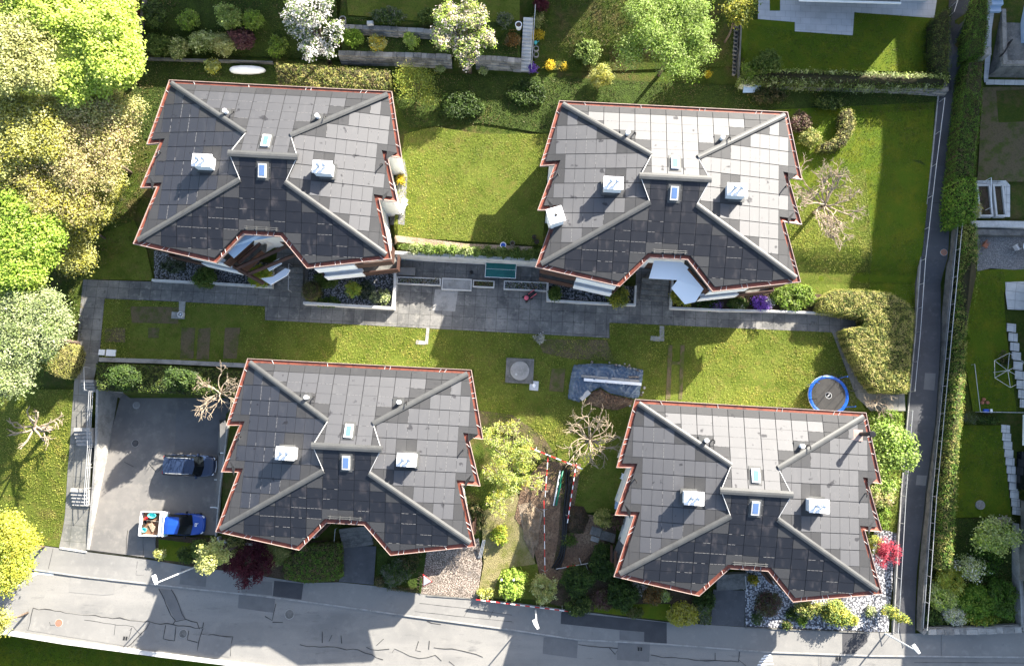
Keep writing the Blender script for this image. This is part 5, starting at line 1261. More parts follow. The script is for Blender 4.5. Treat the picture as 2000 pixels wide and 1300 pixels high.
S('shrub', 1498, 122, 26, 1.8, ['mid', 'green'], 'round green bush in the corner of the patio garden', group=gs_)
S('shrub', 1463, 138, 18, 1.1, ['mid', 'fresh'], 'lower green bush at the end of the patio garden hedge', group=gs_)
S('shrub', 1563, 238, 20, 1.3, ['hbrown', 'mauve'], 'brownish dry bush beside the right eave of the second house', group=gs_)
S('shrub', 1582, 270, 20, 1.2, ['hgold', 'mid'], 'yellow green bush under the brownish dry one', group=gs_)
S('shrub', 1500, 185, 34, .9, ['dark', 'hbrown'], 'dark creeping bush under the long stone wall', group=gs_, ry=16)
S('shrub', 1620, 200, 30, .8, ['dark', 'mid'], 'dark patchy bush on the bank right of the second roof', group=gs_, ry=14)
S('shrub', 900, 205, 50, .5, ['dark', 'green'], 'dark low thicket added as shade on the bank between the two upper roofs', group=gs_, ry=28)  # added thicket, its dark leaves stand in for shade on the bank
S('shrub', 1030, 180, 40, .5, ['green', 'dark'], 'green low thicket left of the second roof', group=gs_, ry=26)
for px, py, r, p, lb in [(1049, 67, 12, 'yellow', 'golden yellow flowers at the top of the garden stairs'), (1075, 128, 10, 'yellow', 'largest clump of yellow flowers near the foot of the stairs'), (1101, 130, 5, 'yellow', 'small single clump of yellow flowers'), (1040, 134, 8, 'purple', 'purple flowers at the foot of the garden stairs'),
                         (1383, 146, 5, 'yellow', 'yellow flowers under the right side of the spring green tree'), (783, 352, 9, 'yellow', 'yellow flowers beside the terrace of the first house'), (859, 136, 8, 'cream', 'cream tuft on the path below the dry stone wall'), (944, 138, 7, 'cream', 'cream tuft below the short dry stone wall')]:
    S('flower_clump', px, py, r, .45, [p], lb, 'flowers', 'flower clumps', leaf=.06, m='petal')
# hedges
hedge('hedge', [(537, 121), (650, 128), (760, 137), (762, 177), (700, 174), (541, 163)], 1.3, ['hedge', 'hbrown', 'hgold'], 'broad clipped hedge above the roof edge of the first house')
hedge('hedge', [(1447, 147), (1530, 134), (1690, 139), (1852, 145), (1846, 168), (1690, 166), (1446, 160)], 1.3, ['mid', 'hedge', 'cream'], 'hedge on top of the long stone wall of the patio garden', leaf=.075, rag=.12)
hedge('hedge', [(1826, 34), (1842, 18), (1859, 12), (1856, 142), (1830, 142), (1824, 90)], 1.5, ['hedge', 'dark'], 'dark hedge between the patio lawn and the lane', rag=.1)
hedge('hedge', [(1903, -20), (1934, -20), (1932, 60), (1925, 106), (1890, 111), (1894, 60)], 1.7, ['hbright', 'hedge'], 'bright green lane hedge above the gap with the concrete block', rag=.06, leaf=.05, dens=380)
hedge('hedge', [(1893, 118), (1924, 116), (1920, 200), (1908, 300), (1904, 352), (1864, 352), (1872, 280), (1880, 210)], 1.7, ['hbright', 'hedge'], 'long green lane hedge below the gap with the concrete block', rag=.06, leaf=.05, dens=380, second=('hbrown', .1))
hedge('hedge', [(1868, 350), (1905, 345), (1913, 380), (1908, 425), (1866, 440), (1862, 400)], 1.9, ['hbright', 'fresh'], 'lush round green hedge piece beside the raised bed', leaf=.08, rag=.14)
hedge('hedge', [(1888, 438), (1909, 434), (1906, 540), (1888, 660), (1872, 680), (1878, 540)], 1.6, ['hgold', 'mid', 'hbright'], 'thin yellowish hedge beside the gravel terrace', leaf=.06, rag=.11, dens=300)
hedge('hedge', [(1873, 684), (1889, 664), (1876, 860), (1868, 1000), (1862, 1112), (1838, 1112), (1844, 960), (1862, 800)], 1.6, ['hgold', 'mid', 'hbright'], 'thin yellowish hedge along the two shaded lawns', leaf=.06, rag=.11, dens=300)
hedge('hedge', [(1603, 606), (1607, 580), (1630, 565), (1680, 565), (1740, 571), (1770, 585), (1787, 608), (1785, 650), (1775, 766), (1715, 765), (1692, 735), (1662, 680), (1651, 643), (1690, 636), (1690, 619)], 1.8, ['hgold', 'hgold', 'hedge'], 'large golden green L shaped hedge at the end of the concrete path', leaf=.05, rag=.06, dens=420)
hedge('hedge', [(184, 708), (300, 712), (410, 718), (474, 725), (470, 774), (330, 769), (188, 762)], 0, ['hedge', 'dark', 'mid'], 'clipped bank hedge above the parking yard', ztop=3.75, zbase=.1, rag=.08)
hedge('hedge', [(553, 1100), (592, 1066), (640, 1062), (662, 1062), (663, 1130), (600, 1138), (556, 1130)], 1.5, ['hbright', 'hedge', 'hbrown'], 'square green hedge left of the left driveway')
hedge('hedge', [(1640, 225), (1647, 212), (1663, 211), (1671, 222), (1671, 250), (1655, 280), (1625, 293), (1600, 292), (1603, 278), (1628, 272), (1643, 252)], .9, ['hbrown', 'hgold', 'hedge'], 'snake shaped clipped hedge on the right lawn')
gb = 'bushes on the clipped bank'
S('shrub', 243, 735, 26, 3.95, ['dark', 'green'], 'dark round bush in the left half of the bank hedge', group=gb, ry=20)
S('shrub', 357, 740, 24, 3.95, ['dark', 'green'], 'dark round bush in the right half of the bank hedge', group=gb, ry=20)
# in front of the upper houses
gp = 'shrubs in the raised beds'
S('shrub', 400, 541, 20, 1.3, ['green', 'mid'], 'dark green bush spilling over the planter wall left of the steps', group=gp)
S('shrub', 510, 540, 22, 1.4, ['gold', 'fresh'], 'yellow green bush at the planter corner beside the entrance steps', group=gp)
hedge('clipped_bush', [(605 + 18 * math.cos(k * .524), 566 + 20 * math.sin(k * .524)) for k in range(12)], 1.5, ['hbrown', 'hbrown', 'hedge'], 'brownish clipped ball bush in the planter right of the steps', rounded=.6, cat='bush', leaf=.035, dens=420)
S('shrub', 690, 565, 15, 1.0, ['fresh', 'gold'], 'small ring shaped conifer among grey pebbles', group=gp, m='needle', asp=.3)
S('shrub', 742, 578, 19, .8, ['cream', 'grey'], 'pale leaved plants in the planter corner', group=gp, ry=14)
S('shrub', 640, 545, 24, .6, ['green', 'mid'], 'low green cover behind the clipped ball bush', group=gp, ry=16)
S('shrub', 640, 590, 26, .4, ['green', 'mid'], 'low green cover along the tall planter wall', group=gp, ry=9)
S('shrub', 715, 565, 16, .45, ['dark', 'grey'], 'dark grey green cushion plants between the ring conifer and the pale leaves', group=gp)
S('shrub', 340, 520, 24, .5, ['dark', 'grey'], 'dark low plants under the left balcony of the first house', group=gp, ry=12)
S('shrub', 1083, 573, 13, 1.0, ['mid', 'green'], 'small dark bush at the left end of the white planter wall', group=gp)
S('shrub', 1208, 578, 21, 1.4, ['gold', 'mid'], 'round yellow green bush left of the steps with the white sails', group=gp)
S('shrub', 1332, 578, 20, 1.4, ['mid', 'gold'], 'round green bush right of the steps with the white sails', group=gp)
S('shrub', 1375, 593, 26, .6, ['dark', 'green'], 'dark low cover right of the round green bush', group=gp, ry=10)
S('shrub', 1440, 592, 22, .6, ['green', 'mid'], 'green low cover left of the purple cushion', group=gp, ry=10)
S('shrub', 1485, 594, 16, .9, ['purple'], 'large purple flowering cushion on the planter wall', 'flowers', gp, m='petal', leaf=.05)
S('shrub', 1400, 596, 10, .6, ['purple', 'grey'], 'small purple flowers left of the large purple cushion', 'flowers', gp, ry=6, m='petal', leaf=.05)
S('shrub', 1447, 598, 8, .6, ['blossom', 'cream'], 'pinkish flowers between the purple cushions', 'flowers', gp, m='petal', leaf=.05)
S('shrub', 1502, 592, 7, .7, ['white'], 'white flowers at the right side of the large purple cushion', 'flowers', gp, ry=12, m='petal', leaf=.05)
S('shrub', 1550, 580, 44, .9, ['fresh', 'mid'], 'green thicket between the second house and the golden hedge', group=gp, ry=24)
for k, (px, r, p) in enumerate([(790, 12, 'spring'), (812, 13, 'cream'), (836, 13, 'spring'), (860, 14, 'fresh'), (885, 14, 'spring'), (912, 13, 'cream'), (930, 9, 'spring'), (955, 14, 'green'), (980, 14, 'mid'), (1005, 15, 'green'), (1032, 15, 'mid'), (1055, 12, 'green')]):
    shrub('herb_plant', px, 484 + (px - 780) * .047, r, .85, [p, 'mid'], 'herb plants in the sunny and shaded row on top of the retaining wall', 'plant', 'herb plants along the retaining wall', ry=9)
# around the lower houses
gf = 'shrubs along the street'
S('shrub', 366, 1082, 14, 1.3, ['green', 'dark'], 'dark green bush left of the pale yellow bush', group=gf)
S('shrub', 392, 1068, 15, 1.5, ['green', 'mid'], 'round green bush behind the pale yellow bush', group=gf)
S('shrub', 312, 1080, 9, .8, ['hgold', 'cream'], 'small straw coloured bush at the yard corner', group=gf)
tree('ornamental_tree', [(415, 1088, 26), (425, 1068, 14, .95), (395, 1098, 16, .9), (437, 1085, 16, .9)], 6.4, ['paleyellow', 'paleyellow', 'cream'], 'pale yellow small tree in front of the third house', group=gf, zf=.82, leaf=.085, dens=110, per=10, clump=.3)
tree('maple_tree', [(485, 1095, 32), (460, 1108, 24, .9), (515, 1105, 24, .9), (490, 1125, 22, .85), (500, 1070, 20, .9)], 3.0, ['maroon'], 'dark red maple over the pavement in front of the third house', group=gf, leaf=.085, dens=120, per=9, clump=.25, asp=.35)
S('shrub', 535, 1082, 30, 1.6, ['mid', 'olive'], 'feathery green bush between the dark red maple and the square hedge', group=gf, asp=.22, m='needle', ry=22)
S('shrub', 460, 1066, 18, 1.1, ['olive', 'dark'], 'olive bush under the eave of the third house', group=gf)
hedge('clipped_bush', [(740 + 10 * math.cos(k * .628), 1137 + 11 * math.sin(k * .628)) for k in range(10)], .8, ['hbrown', 'hbrown'], 'small brown clipped ball bush beside the left driveway', rounded=.35, cat='bush', leaf=.03, dens=420)
S('shrub', 775, 1115, 26, .9, ['green', 'grey'], 'dark green planting right of the left driveway', group=gf, ry=22)
S('shrub', 800, 1095, 20, .7, ['dark', 'hbrown'], 'dim brownish planting under the eave right of the left driveway', group=gf)
hedge('hedge', [(755, 1143), (815, 1150), (815, 1158), (755, 1151)], .5, ['hbrown', 'hbrown', 'dark'], 'low narrow brown hedge at the pavement edge', leaf=.035, dens=380, rounded=.08)
gm = 'shrubs between the lower houses'
tree('yellow_shrub', [(965, 850, 26), (1000, 835, 18), (985, 890, 30), (1030, 900, 26), (1040, 940, 22), (1000, 945, 28), (965, 925, 20, .9), (1015, 870, 22), (970, 985, 24, .8)], 3.4, ['gold', 'lime', 'cream'], 'big rambling yellow green shrub right of the third house', 'shrub', gm, leaf=.075, dens=58, per=7, clump=.22, shell=.25, asp=.34, twigs=120)
S('shrub', 1002, 1138, 26, 1.2, ['fresh', 'lime'], 'bright green bush at the pavement inside the barrier', group=gm)
S('shrub', 950, 1158, 15, .6, ['gold', 'cream'], 'low yellow bush behind the left end of the barrier', group=gm, ry=8)
S('shrub', 1064, 1148, 26, 1.8, ['cream', 'olive'], 'thin twiggy forsythia at the barrier', group=gm, dens=60, shell=.2)
S('shrub', 975, 1045, 16, .5, ['fresh', 'gold'], 'low fresh green clump on the dry grass', group=gm)
S('shrub', 930, 1010, 14, .6, ['hbrown', 'dark'], 'dry brown plants under the right eave of the third house', group=gm, ry=24)
S('shrub', 1128, 1133, 32, 1.6, ['dark', 'green'], 'broad dark green bush left of the fourth house', group=gm, ry=24)
S('shrub', 1130, 1180, 26, 1.1, ['dark', 'mid'], 'lower dark green bush at the pavement left of the fourth house', group=gm, ry=16)
S('shrub', 1180, 1095, 30, 1.5, ['dark', 'green'], 'dark green bush against the left eave of the fourth house', group=gm, ry=34)
S('shrub', 1213, 1158, 28, 1.6, ['green', 'dark'], 'round dark green bush under the left corner of the fourth house', group=gm)
S('shrub', 1178, 1172, 18, .8, ['hbrown', 'mauve'], 'brown twiggy bush between the dark green bushes', group=gm)
S('shrub', 1250, 1145, 14, .7, ['grey', 'blossom'], 'greyish flowering bush under the front eave of the fourth house', group=gm)
S('shrub', 1277, 1158, 19, 1.1, ['orange', 'hbrown'], 'rusty brown bush under the front eave of the fourth house', group=gm)
S('shrub', 1298, 1165, 9, .6, ['lime', 'cream'], 'small lime bush beside the rusty brown bush', group=gm)
S('shrub', 1335, 1198, 27, 1.5, ['gold', 'gold', 'olive'], 'bright yellow bush left of the right driveway', group=gm, ry=21)
S('shrub', 1374, 1196, 14, 1.1, ['mid', 'grey'], 'grey green bush between the yellow bush and the right driveway', group=gm, ry=20)
S('shrub', 1375, 1168, 18, 1.0, ['green', 'dark'], 'dim green bush at the front point of the fourth roof', group=gm)
S('shrub', 1240, 1195, 16, .5, ['hbrown', 'mid'], 'dry flat plants on the strip of lawn at the pavement', group=gm, ry=9)
S('shrub', 1178, 1012, 15, 1.3, ['mid', 'hgold'], 'yellow green bush beside the grey garden slabs', group=gm)
S('shrub', 1205, 1018, 14, 1.0, ['mauve', 'hbrown'], 'bare purplish bush beside the grey garden slabs', group=gm, shell=.2, dens=90)
S('shrub', 1110, 1055, 12, .3, ['green', 'mid'], 'green turf clump right of the black pipes', group=gm)
gr = 'plants in the white pebbles'
S('shrub', 1500, 1178, 26, .7, ['mauve', 'hbrown', 'grey'], 'broad heather cushion in the white pebbles', group=gr, ry=20)
S('shrub', 1479, 1207, 10, .5, ['grey', 'green'], 'bluish cushion in the left part of the white pebbles', group=gr)
S('shrub', 1578, 1187, 24, .9, ['mid', 'hgold'], 'half shaded bush under the front point of the fourth roof', group=gr, ry=14)
S('shrub', 1633, 1198, 24, 1.5, ['gold', 'mid', 'green'], 'round nest conifer in the white pebbles', group=gr, m='needle', per=22, clump=.3)
S('shrub', 1668, 1212, 8, .5, ['gold', 'lime'], 'tiny yellow conifer right of the round nest conifer', group=gr)
S('shrub', 1700, 1193, 10, .4, ['grey', 'cream'], 'pale grey green cushion in the right part of the white pebbles', group=gr, ry=7)
S('shrub', 1545, 1200, 9, .4, ['green', 'dark'], 'dark small plant left of the half shaded bush', group=gr)
S('shrub', 1567, 1211, 8, .35, ['green', 'fresh'], 'green small plant near the kerb in the pebbles', group=gr)
S('shrub', 1536, 1220, 7, .35, ['hbrown', 'green'], 'brownish small plant at the kerb in the pebbles', group=gr)
S('shrub', 1470, 1130, 8, .5, ['yellow', 'mid'], 'yellow plant beside the right driveway steps', group=gr)
def cypress(px, py, h, label):
    b = G(px, py); root = thing('cypress', b, label, 'tree')
    lob = [((b.x, b.y, b.z + h * t), (r, r, h * .16)) for t, r in ((.12, .42), (.3, .46), (.48, .42), (.66, .34), (.82, .22), (.94, .10))]
    C, Nn, I = lobes_leaves(lob, 150, .2, 16, .7, .3)
    leaf_mesh('foliage', C, Nn, .08 * (.6 + .8 * NP.random(len(C))), palcol(['mid', 'green', 'gold'], I, len(C)), ['needle', 'core'], root, None, .35)
    MB().tube([b - Vector((0, 0, .1)), b + Vector((0, 0, h * .9))], [.06, .02], 6).build('trunk', 'bark', root)
cypress(1723, 1187, 4.3, 'slim column cypress between the white pebbles and the lane')
tree('maple_tree', [(1735, 1078, 20), (1722, 1092, 15, .95), (1745, 1068, 12, .95), (1728, 1060, 10), (1745, 1092, 10, .9)], 2.4, ['red'], 'bright red maple at the lane beside the fourth house', leaf=.07, dens=150, per=9, clump=.2, asp=.35)
S('shrub', 1708, 1065, 13, 1.2, ['gold', 'mid'], 'yellow green tuft between the red maple and the fourth roof', group=gr, ry=18, asp=.25, m='needle')
tree('leafy_tree', [(1745, 860, 30), (1765, 895, 22, .95), (1720, 850, 22, .9), (1725, 900, 26, .9), (1735, 940, 18, .85), (1765, 865, 18, .95), (1700, 880, 18, .85)], 5.0, ['spring', 'spring', 'fresh'], 'fresh pale green tree between the fourth house and the lane', leaf=.11, dens=85, per=12)
S('shrub', 1722, 965, 22, 1.3, ['spring', 'twig'], 'twiggy pale bush below the fresh pale green tree', group=gr, shell=.3)
S('shrub', 1728, 815, 30, .6, ['fresh', 'mid'], 'low green cover above the fresh pale green tree', group=gr, ry=14)
S('shrub', 1725, 1005, 15, .6, ['fresh', 'mid'], 'low green cover beside the right eave of the fourth house', group=gr, ry=26)
# right gardens
gq = 'shrubs of the lower right garden'
tree('leafy_tree', [(1930, 1040, 24), (1965, 1045, 20, .95), (1945, 1060, 20, .9), (1912, 1055, 14, .9), (1985, 1052, 10, .9)], 3.0, ['lime', 'cream', 'spring'], 'yellow green small tree at the upper corner of the lower right garden', group=gq, leaf=.09, dens=110)
tree('leafy_tree', [(1893, 1108, 16), (1880, 1098, 10), (1912, 1105, 10), (1895, 1120, 10, .9)], 2.2, ['cream', 'white'], 'pale cream flowering tree in the lower right garden', group=gq, leaf=.075, dens=120, second=('cream', .5))
S('shrub', 1858, 1130, 26, 1.4, ['gold', 'lime'], 'feathery yellow green bush at the end of the thin hedge', group=gq, asp=.28)
S('shrub', 1838, 1165, 24, 1.4, ['lime', 'cream'], 'lime yellow bush in the left part of the lower right garden', group=gq)
S('shrub', 1862, 1200, 18, 1.2, ['white', 'cream'], 'white flowering bush in the lower right garden', group=gq, m='petal', leaf=.055)
S('shrub', 1822, 1205, 16, .9, ['green', 'dark'], 'dark green bush in the lower left corner of that garden', group=gq)
S('shrub', 1905, 1175, 30, 1.2, ['hbright', 'fresh'], 'bright green thicket in the middle of the lower right garden', group=gq, ry=28)
S('shrub', 1955, 1165, 26, 1.2, ['green', 'hbright'], 'deeper green thicket at the right side of the lower right garden', group=gq, ry=36)
S('shrub', 1915, 1205, 34, .8, ['gold', 'hbright'], 'low yellowish cover along the rim of the lower right garden', group=gq, ry=10)
S('shrub', 1925, 1095, 30, .6, ['dark', 'hbright'], 'dark ground thicket beside the pale cream flowering tree', group=gq, ry=26)
S('shrub', 1957, 1018, 16, .6, ['cream', 'blossom'], 'pale rock plant beside the stepping slabs', group=gq, ry=6)
S('shrub', 1893, 414, 14, 2.0, ['cream', 'blossom', 'gold'], 'pale flowering bush below the lush round hedge piece', group=gq)
S('shrub', 1960, 700, 14, .7, ['dark', 'hbrown'], 'sparse plant under the rotary clothes dryer', group=gq, shell=.2, dens=70)
S('shrub', 1892, 815, 16, .8, ['grey', 'green'], 'grey green ornamental grass beside the thin hedge', group=gq, ry=10, asp=.15)
S('shrub', 1930, 820, 24, .5, ['dark', 'green'], 'dark bed planting along the white frame', group=gq, ry=5)
for px, py in ((1046, 658), (1052, 664)):
    pass
S('shrub', 1052, 661, 8, .4, ['grey', 'white'], 'small silvery plant on the worn turf below the court', group=gp)

# ================================================================== bare pollarded trees
def bare(name, px, py, h, R, n, seed, label, m='barkp', tip=None, bend=.25, group='bare pollarded trees', r0=.12, knob=True, up=.35, sub=3, lv=2):
    rr = random.Random(seed); b = G(px, py); root = thing(name, b, label, 'tree', group)
    top = Vector((b.x, b.y, b.z + h * .45)) if tip is None else Vector(tip)
    tb = MB(); tb.tube([b - Vector((0, 0, .2)), b.lerp(top, .6) + Vector((.04, 0, 0)), top], [r0 * 1.3, r0, r0 * .9], 8)
    tb.build('trunk', m, root, smooth=True)
    br = MB()
    def limb(p, ang, L, r, lvl, el):
        pts = [p]; k = 5
        for i in range(k):
            ang += rr.uniform(-bend, bend) * 1.6; el2 = el * (1 - .6 * i / k) + rr.uniform(-.2, .2)
            p = p + Vector((math.cos(ang) * math.cos(el2), math.sin(ang) * math.cos(el2), math.sin(el2))) * L / k; pts.append(p)
        br.tube(pts, [r * (1 - .55 * i / k) * (1.25 if knob and i in (2, 4) else 1) for i in range(k + 1)], 6)
        if knob: br.lathe(pts[-1] - Vector((0, 0, r * .5)), [(r * .3, -r * .2), (r * .8, r * .2), (r * .8, r * .7), (r * .3, r)], 6)
        if lvl > 0:
            for _ in range(rr.choice((sub - 1, sub))):
                i = rr.randint(2, k); limb(pts[i], ang + rr.uniform(-1.0, 1.0), L * rr.uniform(.35, .6), r * .6, lvl - 1, el * .9 + .1)
    for i in range(n):
        limb(top - Vector((0, 0, rr.uniform(0, h * .12))), i * 2 * math.pi / n + rr.uniform(-.25, .25), R * rr.uniform(.55, .85), r0 * .6, lv, up * rr.uniform(.4, 1.6))
    br.build('branches', m, root, smooth=True)
    return root
bare('pollarded_tree', 100, 836, 4.8, 2.5, 9, 3, 'bare white knobbly tree casting a long shadow on the left lawn', r0=.17, sub=3)
bare('pollarded_tree', 446, 770, 4.0, 2.4, 15, 5, 'bare knobbly tree between the bank hedge and the third house', r0=.09, sub=4)
bare('pollarded_tree', 1149, 858, 3.6, 2.9, 19, 8, 'bare star shaped pollard left of the fourth roof', r0=.09, sub=4)
bare('fruit_tree', 1590, 415, 5.0, 3.6, 13, 12, 'large bare grey fruit tree right of the second house', 'barkp', bend=.32, knob=False, r0=.15, up=.35, sub=5, lv=3)
bare('climbing_vine', 1702, 783, 2.4, 1.6, 14, 15, 'bare twisted vine over the concrete path opening', 'barkp', bend=.5, knob=False, r0=.055, sub=4)

# ================================================================== things in the gardens
def disc(name, px, py, r, label, cat, m='concd', hgt=.03, off=.04, group=None, ringm=None):
    p = G(px, py); root = thing(name, p, label, cat, group)
    mb = MB().lathe(p + Vector((0, 0, off - .05)), [(r * .94, 0), (r * .94, .05 + hgt)], 28); mb.build('lid', m, root)
    MB().lathe(p + Vector((0, 0, off - .06)), [(r * .95, .0), (r * .95, .06 + hgt * .8), (r * 1.08, .06 + hgt * .8), (r * 1.08, 0)], 28).build('rim', ringm or 'conc', root)
    if r < .5:
        rb = MB()
        for k in (-.5, -.17, .17, .5): rb.box((p.x + k * r, p.y, p.z + off + hgt + .004), (.03, r * 1.2 * math.sqrt(1 - k * k), .012))
        rb.build('ribs', 'concd', root)
    return root
disc('manhole_cover', 267, 791, .32, 'pale manhole cover in the upper part of the parking yard', 'manhole', 'conc', group='manhole covers')
disc('manhole_cover', 265, 865, .32, 'dark manhole cover in the middle of the parking yard', 'manhole', 'patchd', group='manhole covers')
disc('manhole_cover', 114, 1216, .33, 'reddish manhole cover in the sunlit street', 'manhole', 'terra', off=-.07, group='manhole covers')
disc('manhole_cover', 357, 1237, .36, 'grey manhole cover between tar cracks in the shaded street', 'manhole', 'concd', off=-.07, group='manhole covers')
disc('manhole_cover', 565, 1199, .40, 'manhole cover below the dark asphalt patch', 'manhole', 'concd', off=-.07, group='manhole covers')
disc('manhole_cover', 1843, 493, .28, 'rusty manhole cover in the lane', 'manhole', 'terra', off=.03, group='manhole covers')
disc('manhole_cover', 1913, 985, .36, 'round stone cover in the lower shaded lawn', 'manhole', 'rub', hgt=.12, off=.05, group='manhole covers')
disc('manhole_cover', 1650, 645, .18, 'small round cover at the end of the concrete path', 'manhole', 'conc', off=.06, group='manhole covers')
def grate(px, py, label, off):
    p = G(px, py); root = thing('street_drain', p, label, 'drain', 'street drains')
    MB().box((p.x, p.y, p.z + off), (.46, .40, .03), -.08).build('frame', 'concd', root); mb = MB()
    for k in (-.11, .11): mb.box((p.x + k, p.y, p.z + off + .012), (.15, .30, .02), -.08)
    mb.build('slots', 'black', root)
grate(244, 1246, 'drain grate near the sunlit street wall', -.07); grate(1250, 1267, 'drain grate in the shaded street patch', -.06); grate(1638, 1286, 'drain grate at the kerb below the white pebbles', -.07)
# well cover slab and plastic box
p = G(1015, 724); r = thing('well_cover', p, 'square grey concrete slab with a large round lid in the lawn', 'well cover')
mb = MB().box((p.x, p.y, p.z + .05), (2.45, 2.2, .16), -.05); mb.build('slab', 'concd', r)
MB().lathe(p + Vector((.02, 0, .10)), [(.84, 0), (.84, .10), (.80, .13), (.02, .14)], 36).build('lid', 'conc', r)
MB().lathe(p + Vector((-.3, -.32, .22)), [(.10, 0), (.10, .03)], 12).build('hatch', 'concw', r)
p = G(1043, 753); r = thing('plastic_cover', p, 'small square white plastic box beside the concrete slab', 'box')
MB().box((p.x, p.y, p.z + .08), (.78, .82, .16), -.08).build('base', 'galv', r); MB().lathe(p + Vector((0, 0, .16)), [(.20, 0), (.18, .10), (.08, .13)], 16, sx=.7).build('dome', 'white', r)
p = G(356, 615); r = thing('path_light', p, 'round white garden fitting on the small slab path', 'garden light')
MB().lathe(p + Vector((0, 0, .05)), [(.28, 0), (.28, .32), (.19, .32), (.19, .12), (.02, .12)], 22).build('ring', 'concw', r); MB().lathe(p + Vector((0, 0, .12)), [(.09, 0), (.09, .25), (.02, .27)], 12).build('core', 'steel', r)
for px, py, sx, sy, lb in ((200, 688, .55, .5, 'smaller white panel lying on the turf beside the stepped path'), (218, 689, .85, .58, 'larger white panel lying on the turf beside the stepped path')):
    p = G(px, py); r = thing('ground_panel', p, lb, 'panel'); MB().box((p.x, p.y, p.z + .08), (sx, sy, .10), -.06).build('panel', 'white', r); MB().box((p.x, p.y, p.z + .02), (sx * .9, sy * .9, .06), -.06).build('frame', 'galv', r)
# table tennis table
p = P(978, 526, 3.80); gz = 3.04; r = thing('table_tennis_table', (p.x, p.y, gz), 'green table tennis table with white edges under the retaining wall', 'table', None, -.055)
MB().box((0, 0, .74), (2.74, 1.52, .04)).build('tabletop', 'ttg', r, world=False)
ln = MB()
for y in (-.745, .745): ln.box((0, y, .763), (2.74, .04, .006))
for x in (-1.355, 1.355): ln.box((x, 0, .764), (.04, 1.52, .006))
ln.box((0, 0, .763), (2.74, .02, .006)); ln.build('painted_lines', 'white', r, world=False)
for x in (-1.0, 1.0):
    for y in (-.6, .6): MB().box((x, y, .36), (.06, .06, .72)).build('leg', 'galv', r, world=False)
# grey storage chest, water basin, troughs on the court
p = P(794, 530, 3.5); r = thing('storage_chest', (p.x, p.y, 3.04), 'dark grey garden chest against the tall planter wall', 'chest', None, -.05)
MB().box((0, 0, .25), (1.5, .62, .5)).build('body', 'concd', r, world=False); MB().box((0, 0, .54), (1.56, .68, .08)).build('lid', 'patchm', r, world=False)
def trough(px0, px1, py0, py1, hgt, fill, label, plants, cat='planter', wall_m='concw'):
    a = P((px0 + px1) / 2, (py0 + py1) / 2, 3.04 + hgt); L = (px1 - px0) * mpp(3.3); W = (py1 - py0) * mpp(3.3)
    r = thing('planter_trough', (a.x, a.y, 3.04), label, cat, 'planters across the court', -.05); t = .09
    mb = MB()
    for y in (-1, 1): mb.box((0, y * (W / 2 - t / 2), hgt / 2), (L, t, hgt))
    for x in (-1, 1): mb.box((x * (L / 2 - t / 2), 0, hgt / 2), (t, W - 2 * t, hgt))
    mb.build('trough', wall_m, r, world=False); MB().box((0, 0, hgt / 2 - .04), (L - 2 * t, W - 2 * t, hgt - .10)).build('filling', fill, r, world=False)
    if plants:
        C = np.column_stack([a.x + NP.uniform(-L / 2 + .15, L / 2 - .15, plants), a.y + NP.uniform(-W / 2 + .12, W / 2 - .12, plants) - 0, np.full(plants, 3.04 + hgt + .02) + NP.random(plants) * .12])
        ids = (np.floor(C[:, 0] * 3)).astype(int); ids -= ids.min(); Nn = NP.normal(size=(plants, 3)) + [0, 0, 1]; Nn /= np.linalg.norm(Nn, axis=1)[:, None]
        o = leaf_mesh('planting', C, Nn, .05 * (.6 + .8 * NP.random(plants)), palcol(['green', 'grey', 'hbrown'], ids, plants), ['leaf', 'core'], None)
        o['kind'] = 'stuff'; o.parent = r; o.matrix_parent_inverse = Matrix.LocRotScale(r.location, r.rotation_euler, None).inverted()
trough(774, 862, 541, 556, .35, 'gravelg', 'long pebble filled planter left of the shallow basin', 260)
trough(862, 922, 543, 567, .28, 'conc', 'shallow grey concrete basin with dried white stains', 0)
trough(923, 966, 547, 561, .35, 'soil', 'short planter with a green tuft right of the shallow basin', 160)
trough(983, 1070, 549, 567, .35, 'gravelg', 'long pebble filled planter below the table tennis table', 260)
p = G(921, 533); r = thing('plant_pot', p, 'small black pot standing on the dark court', 'pot', 'plant pots'); MB().lathe(p + Vector((0, 0, .04)), [(.12, 0), (.16, .28), (.14, .28), (.12, .2)], 14).build('shell', 'black', r)
def pot(px, py, r0, hgt, m, label, fill='soil', z=None):
    p = G(px, py); r = thing('plant_pot', p, label, 'pot', 'plant pots')
    MB().lathe(p + Vector((0, 0, .03)), [(r0 * .7, 0), (r0, hgt), (r0 * .82, hgt), (r0 * .78, hgt - .08), (.02, hgt - .09)], 20).build('shell', m, r)
    MB().lathe(p + Vector((0, 0, .03)), [(r0 * .77, hgt - .1), (r0 * .77, hgt - .06)], 14).build('soil', fill, r)
pot(983, 481, .27, .4, 'white', 'white rimmed pot with blue water on the stone edging', 'bluep'); pot(1001, 477, .22, .35, 'concd', 'grey pot on the stone edging next to the white rimmed one'); pot(1048, 474, .22, .35, 'black', 'dark pot beside the left eave of the second house'); pot(1043, 465, .2, .35, 'black', 'smaller dark pot above the other dark pot')
pot(1013, 56, .30, .6, 'white', 'tall white pot beside the long garden stairs'); pot(672, 44, .30, .5, 'conc', 'grey stone pot next to the white blossom tree')
for px, py, lb in ((694, 48, 'left white block on the upper terrace edge'), (724, 48, 'right white block on the upper terrace edge')):
    p = G(px, py); r = thing('stone_block', p, lb, 'block'); MB().box((p.x, p.y, p.z + .15), (.55, .32, .3), .02).box((p.x, p.y, p.z + .32), (.45, .24, .05), .02).build('block', 'concw', r)
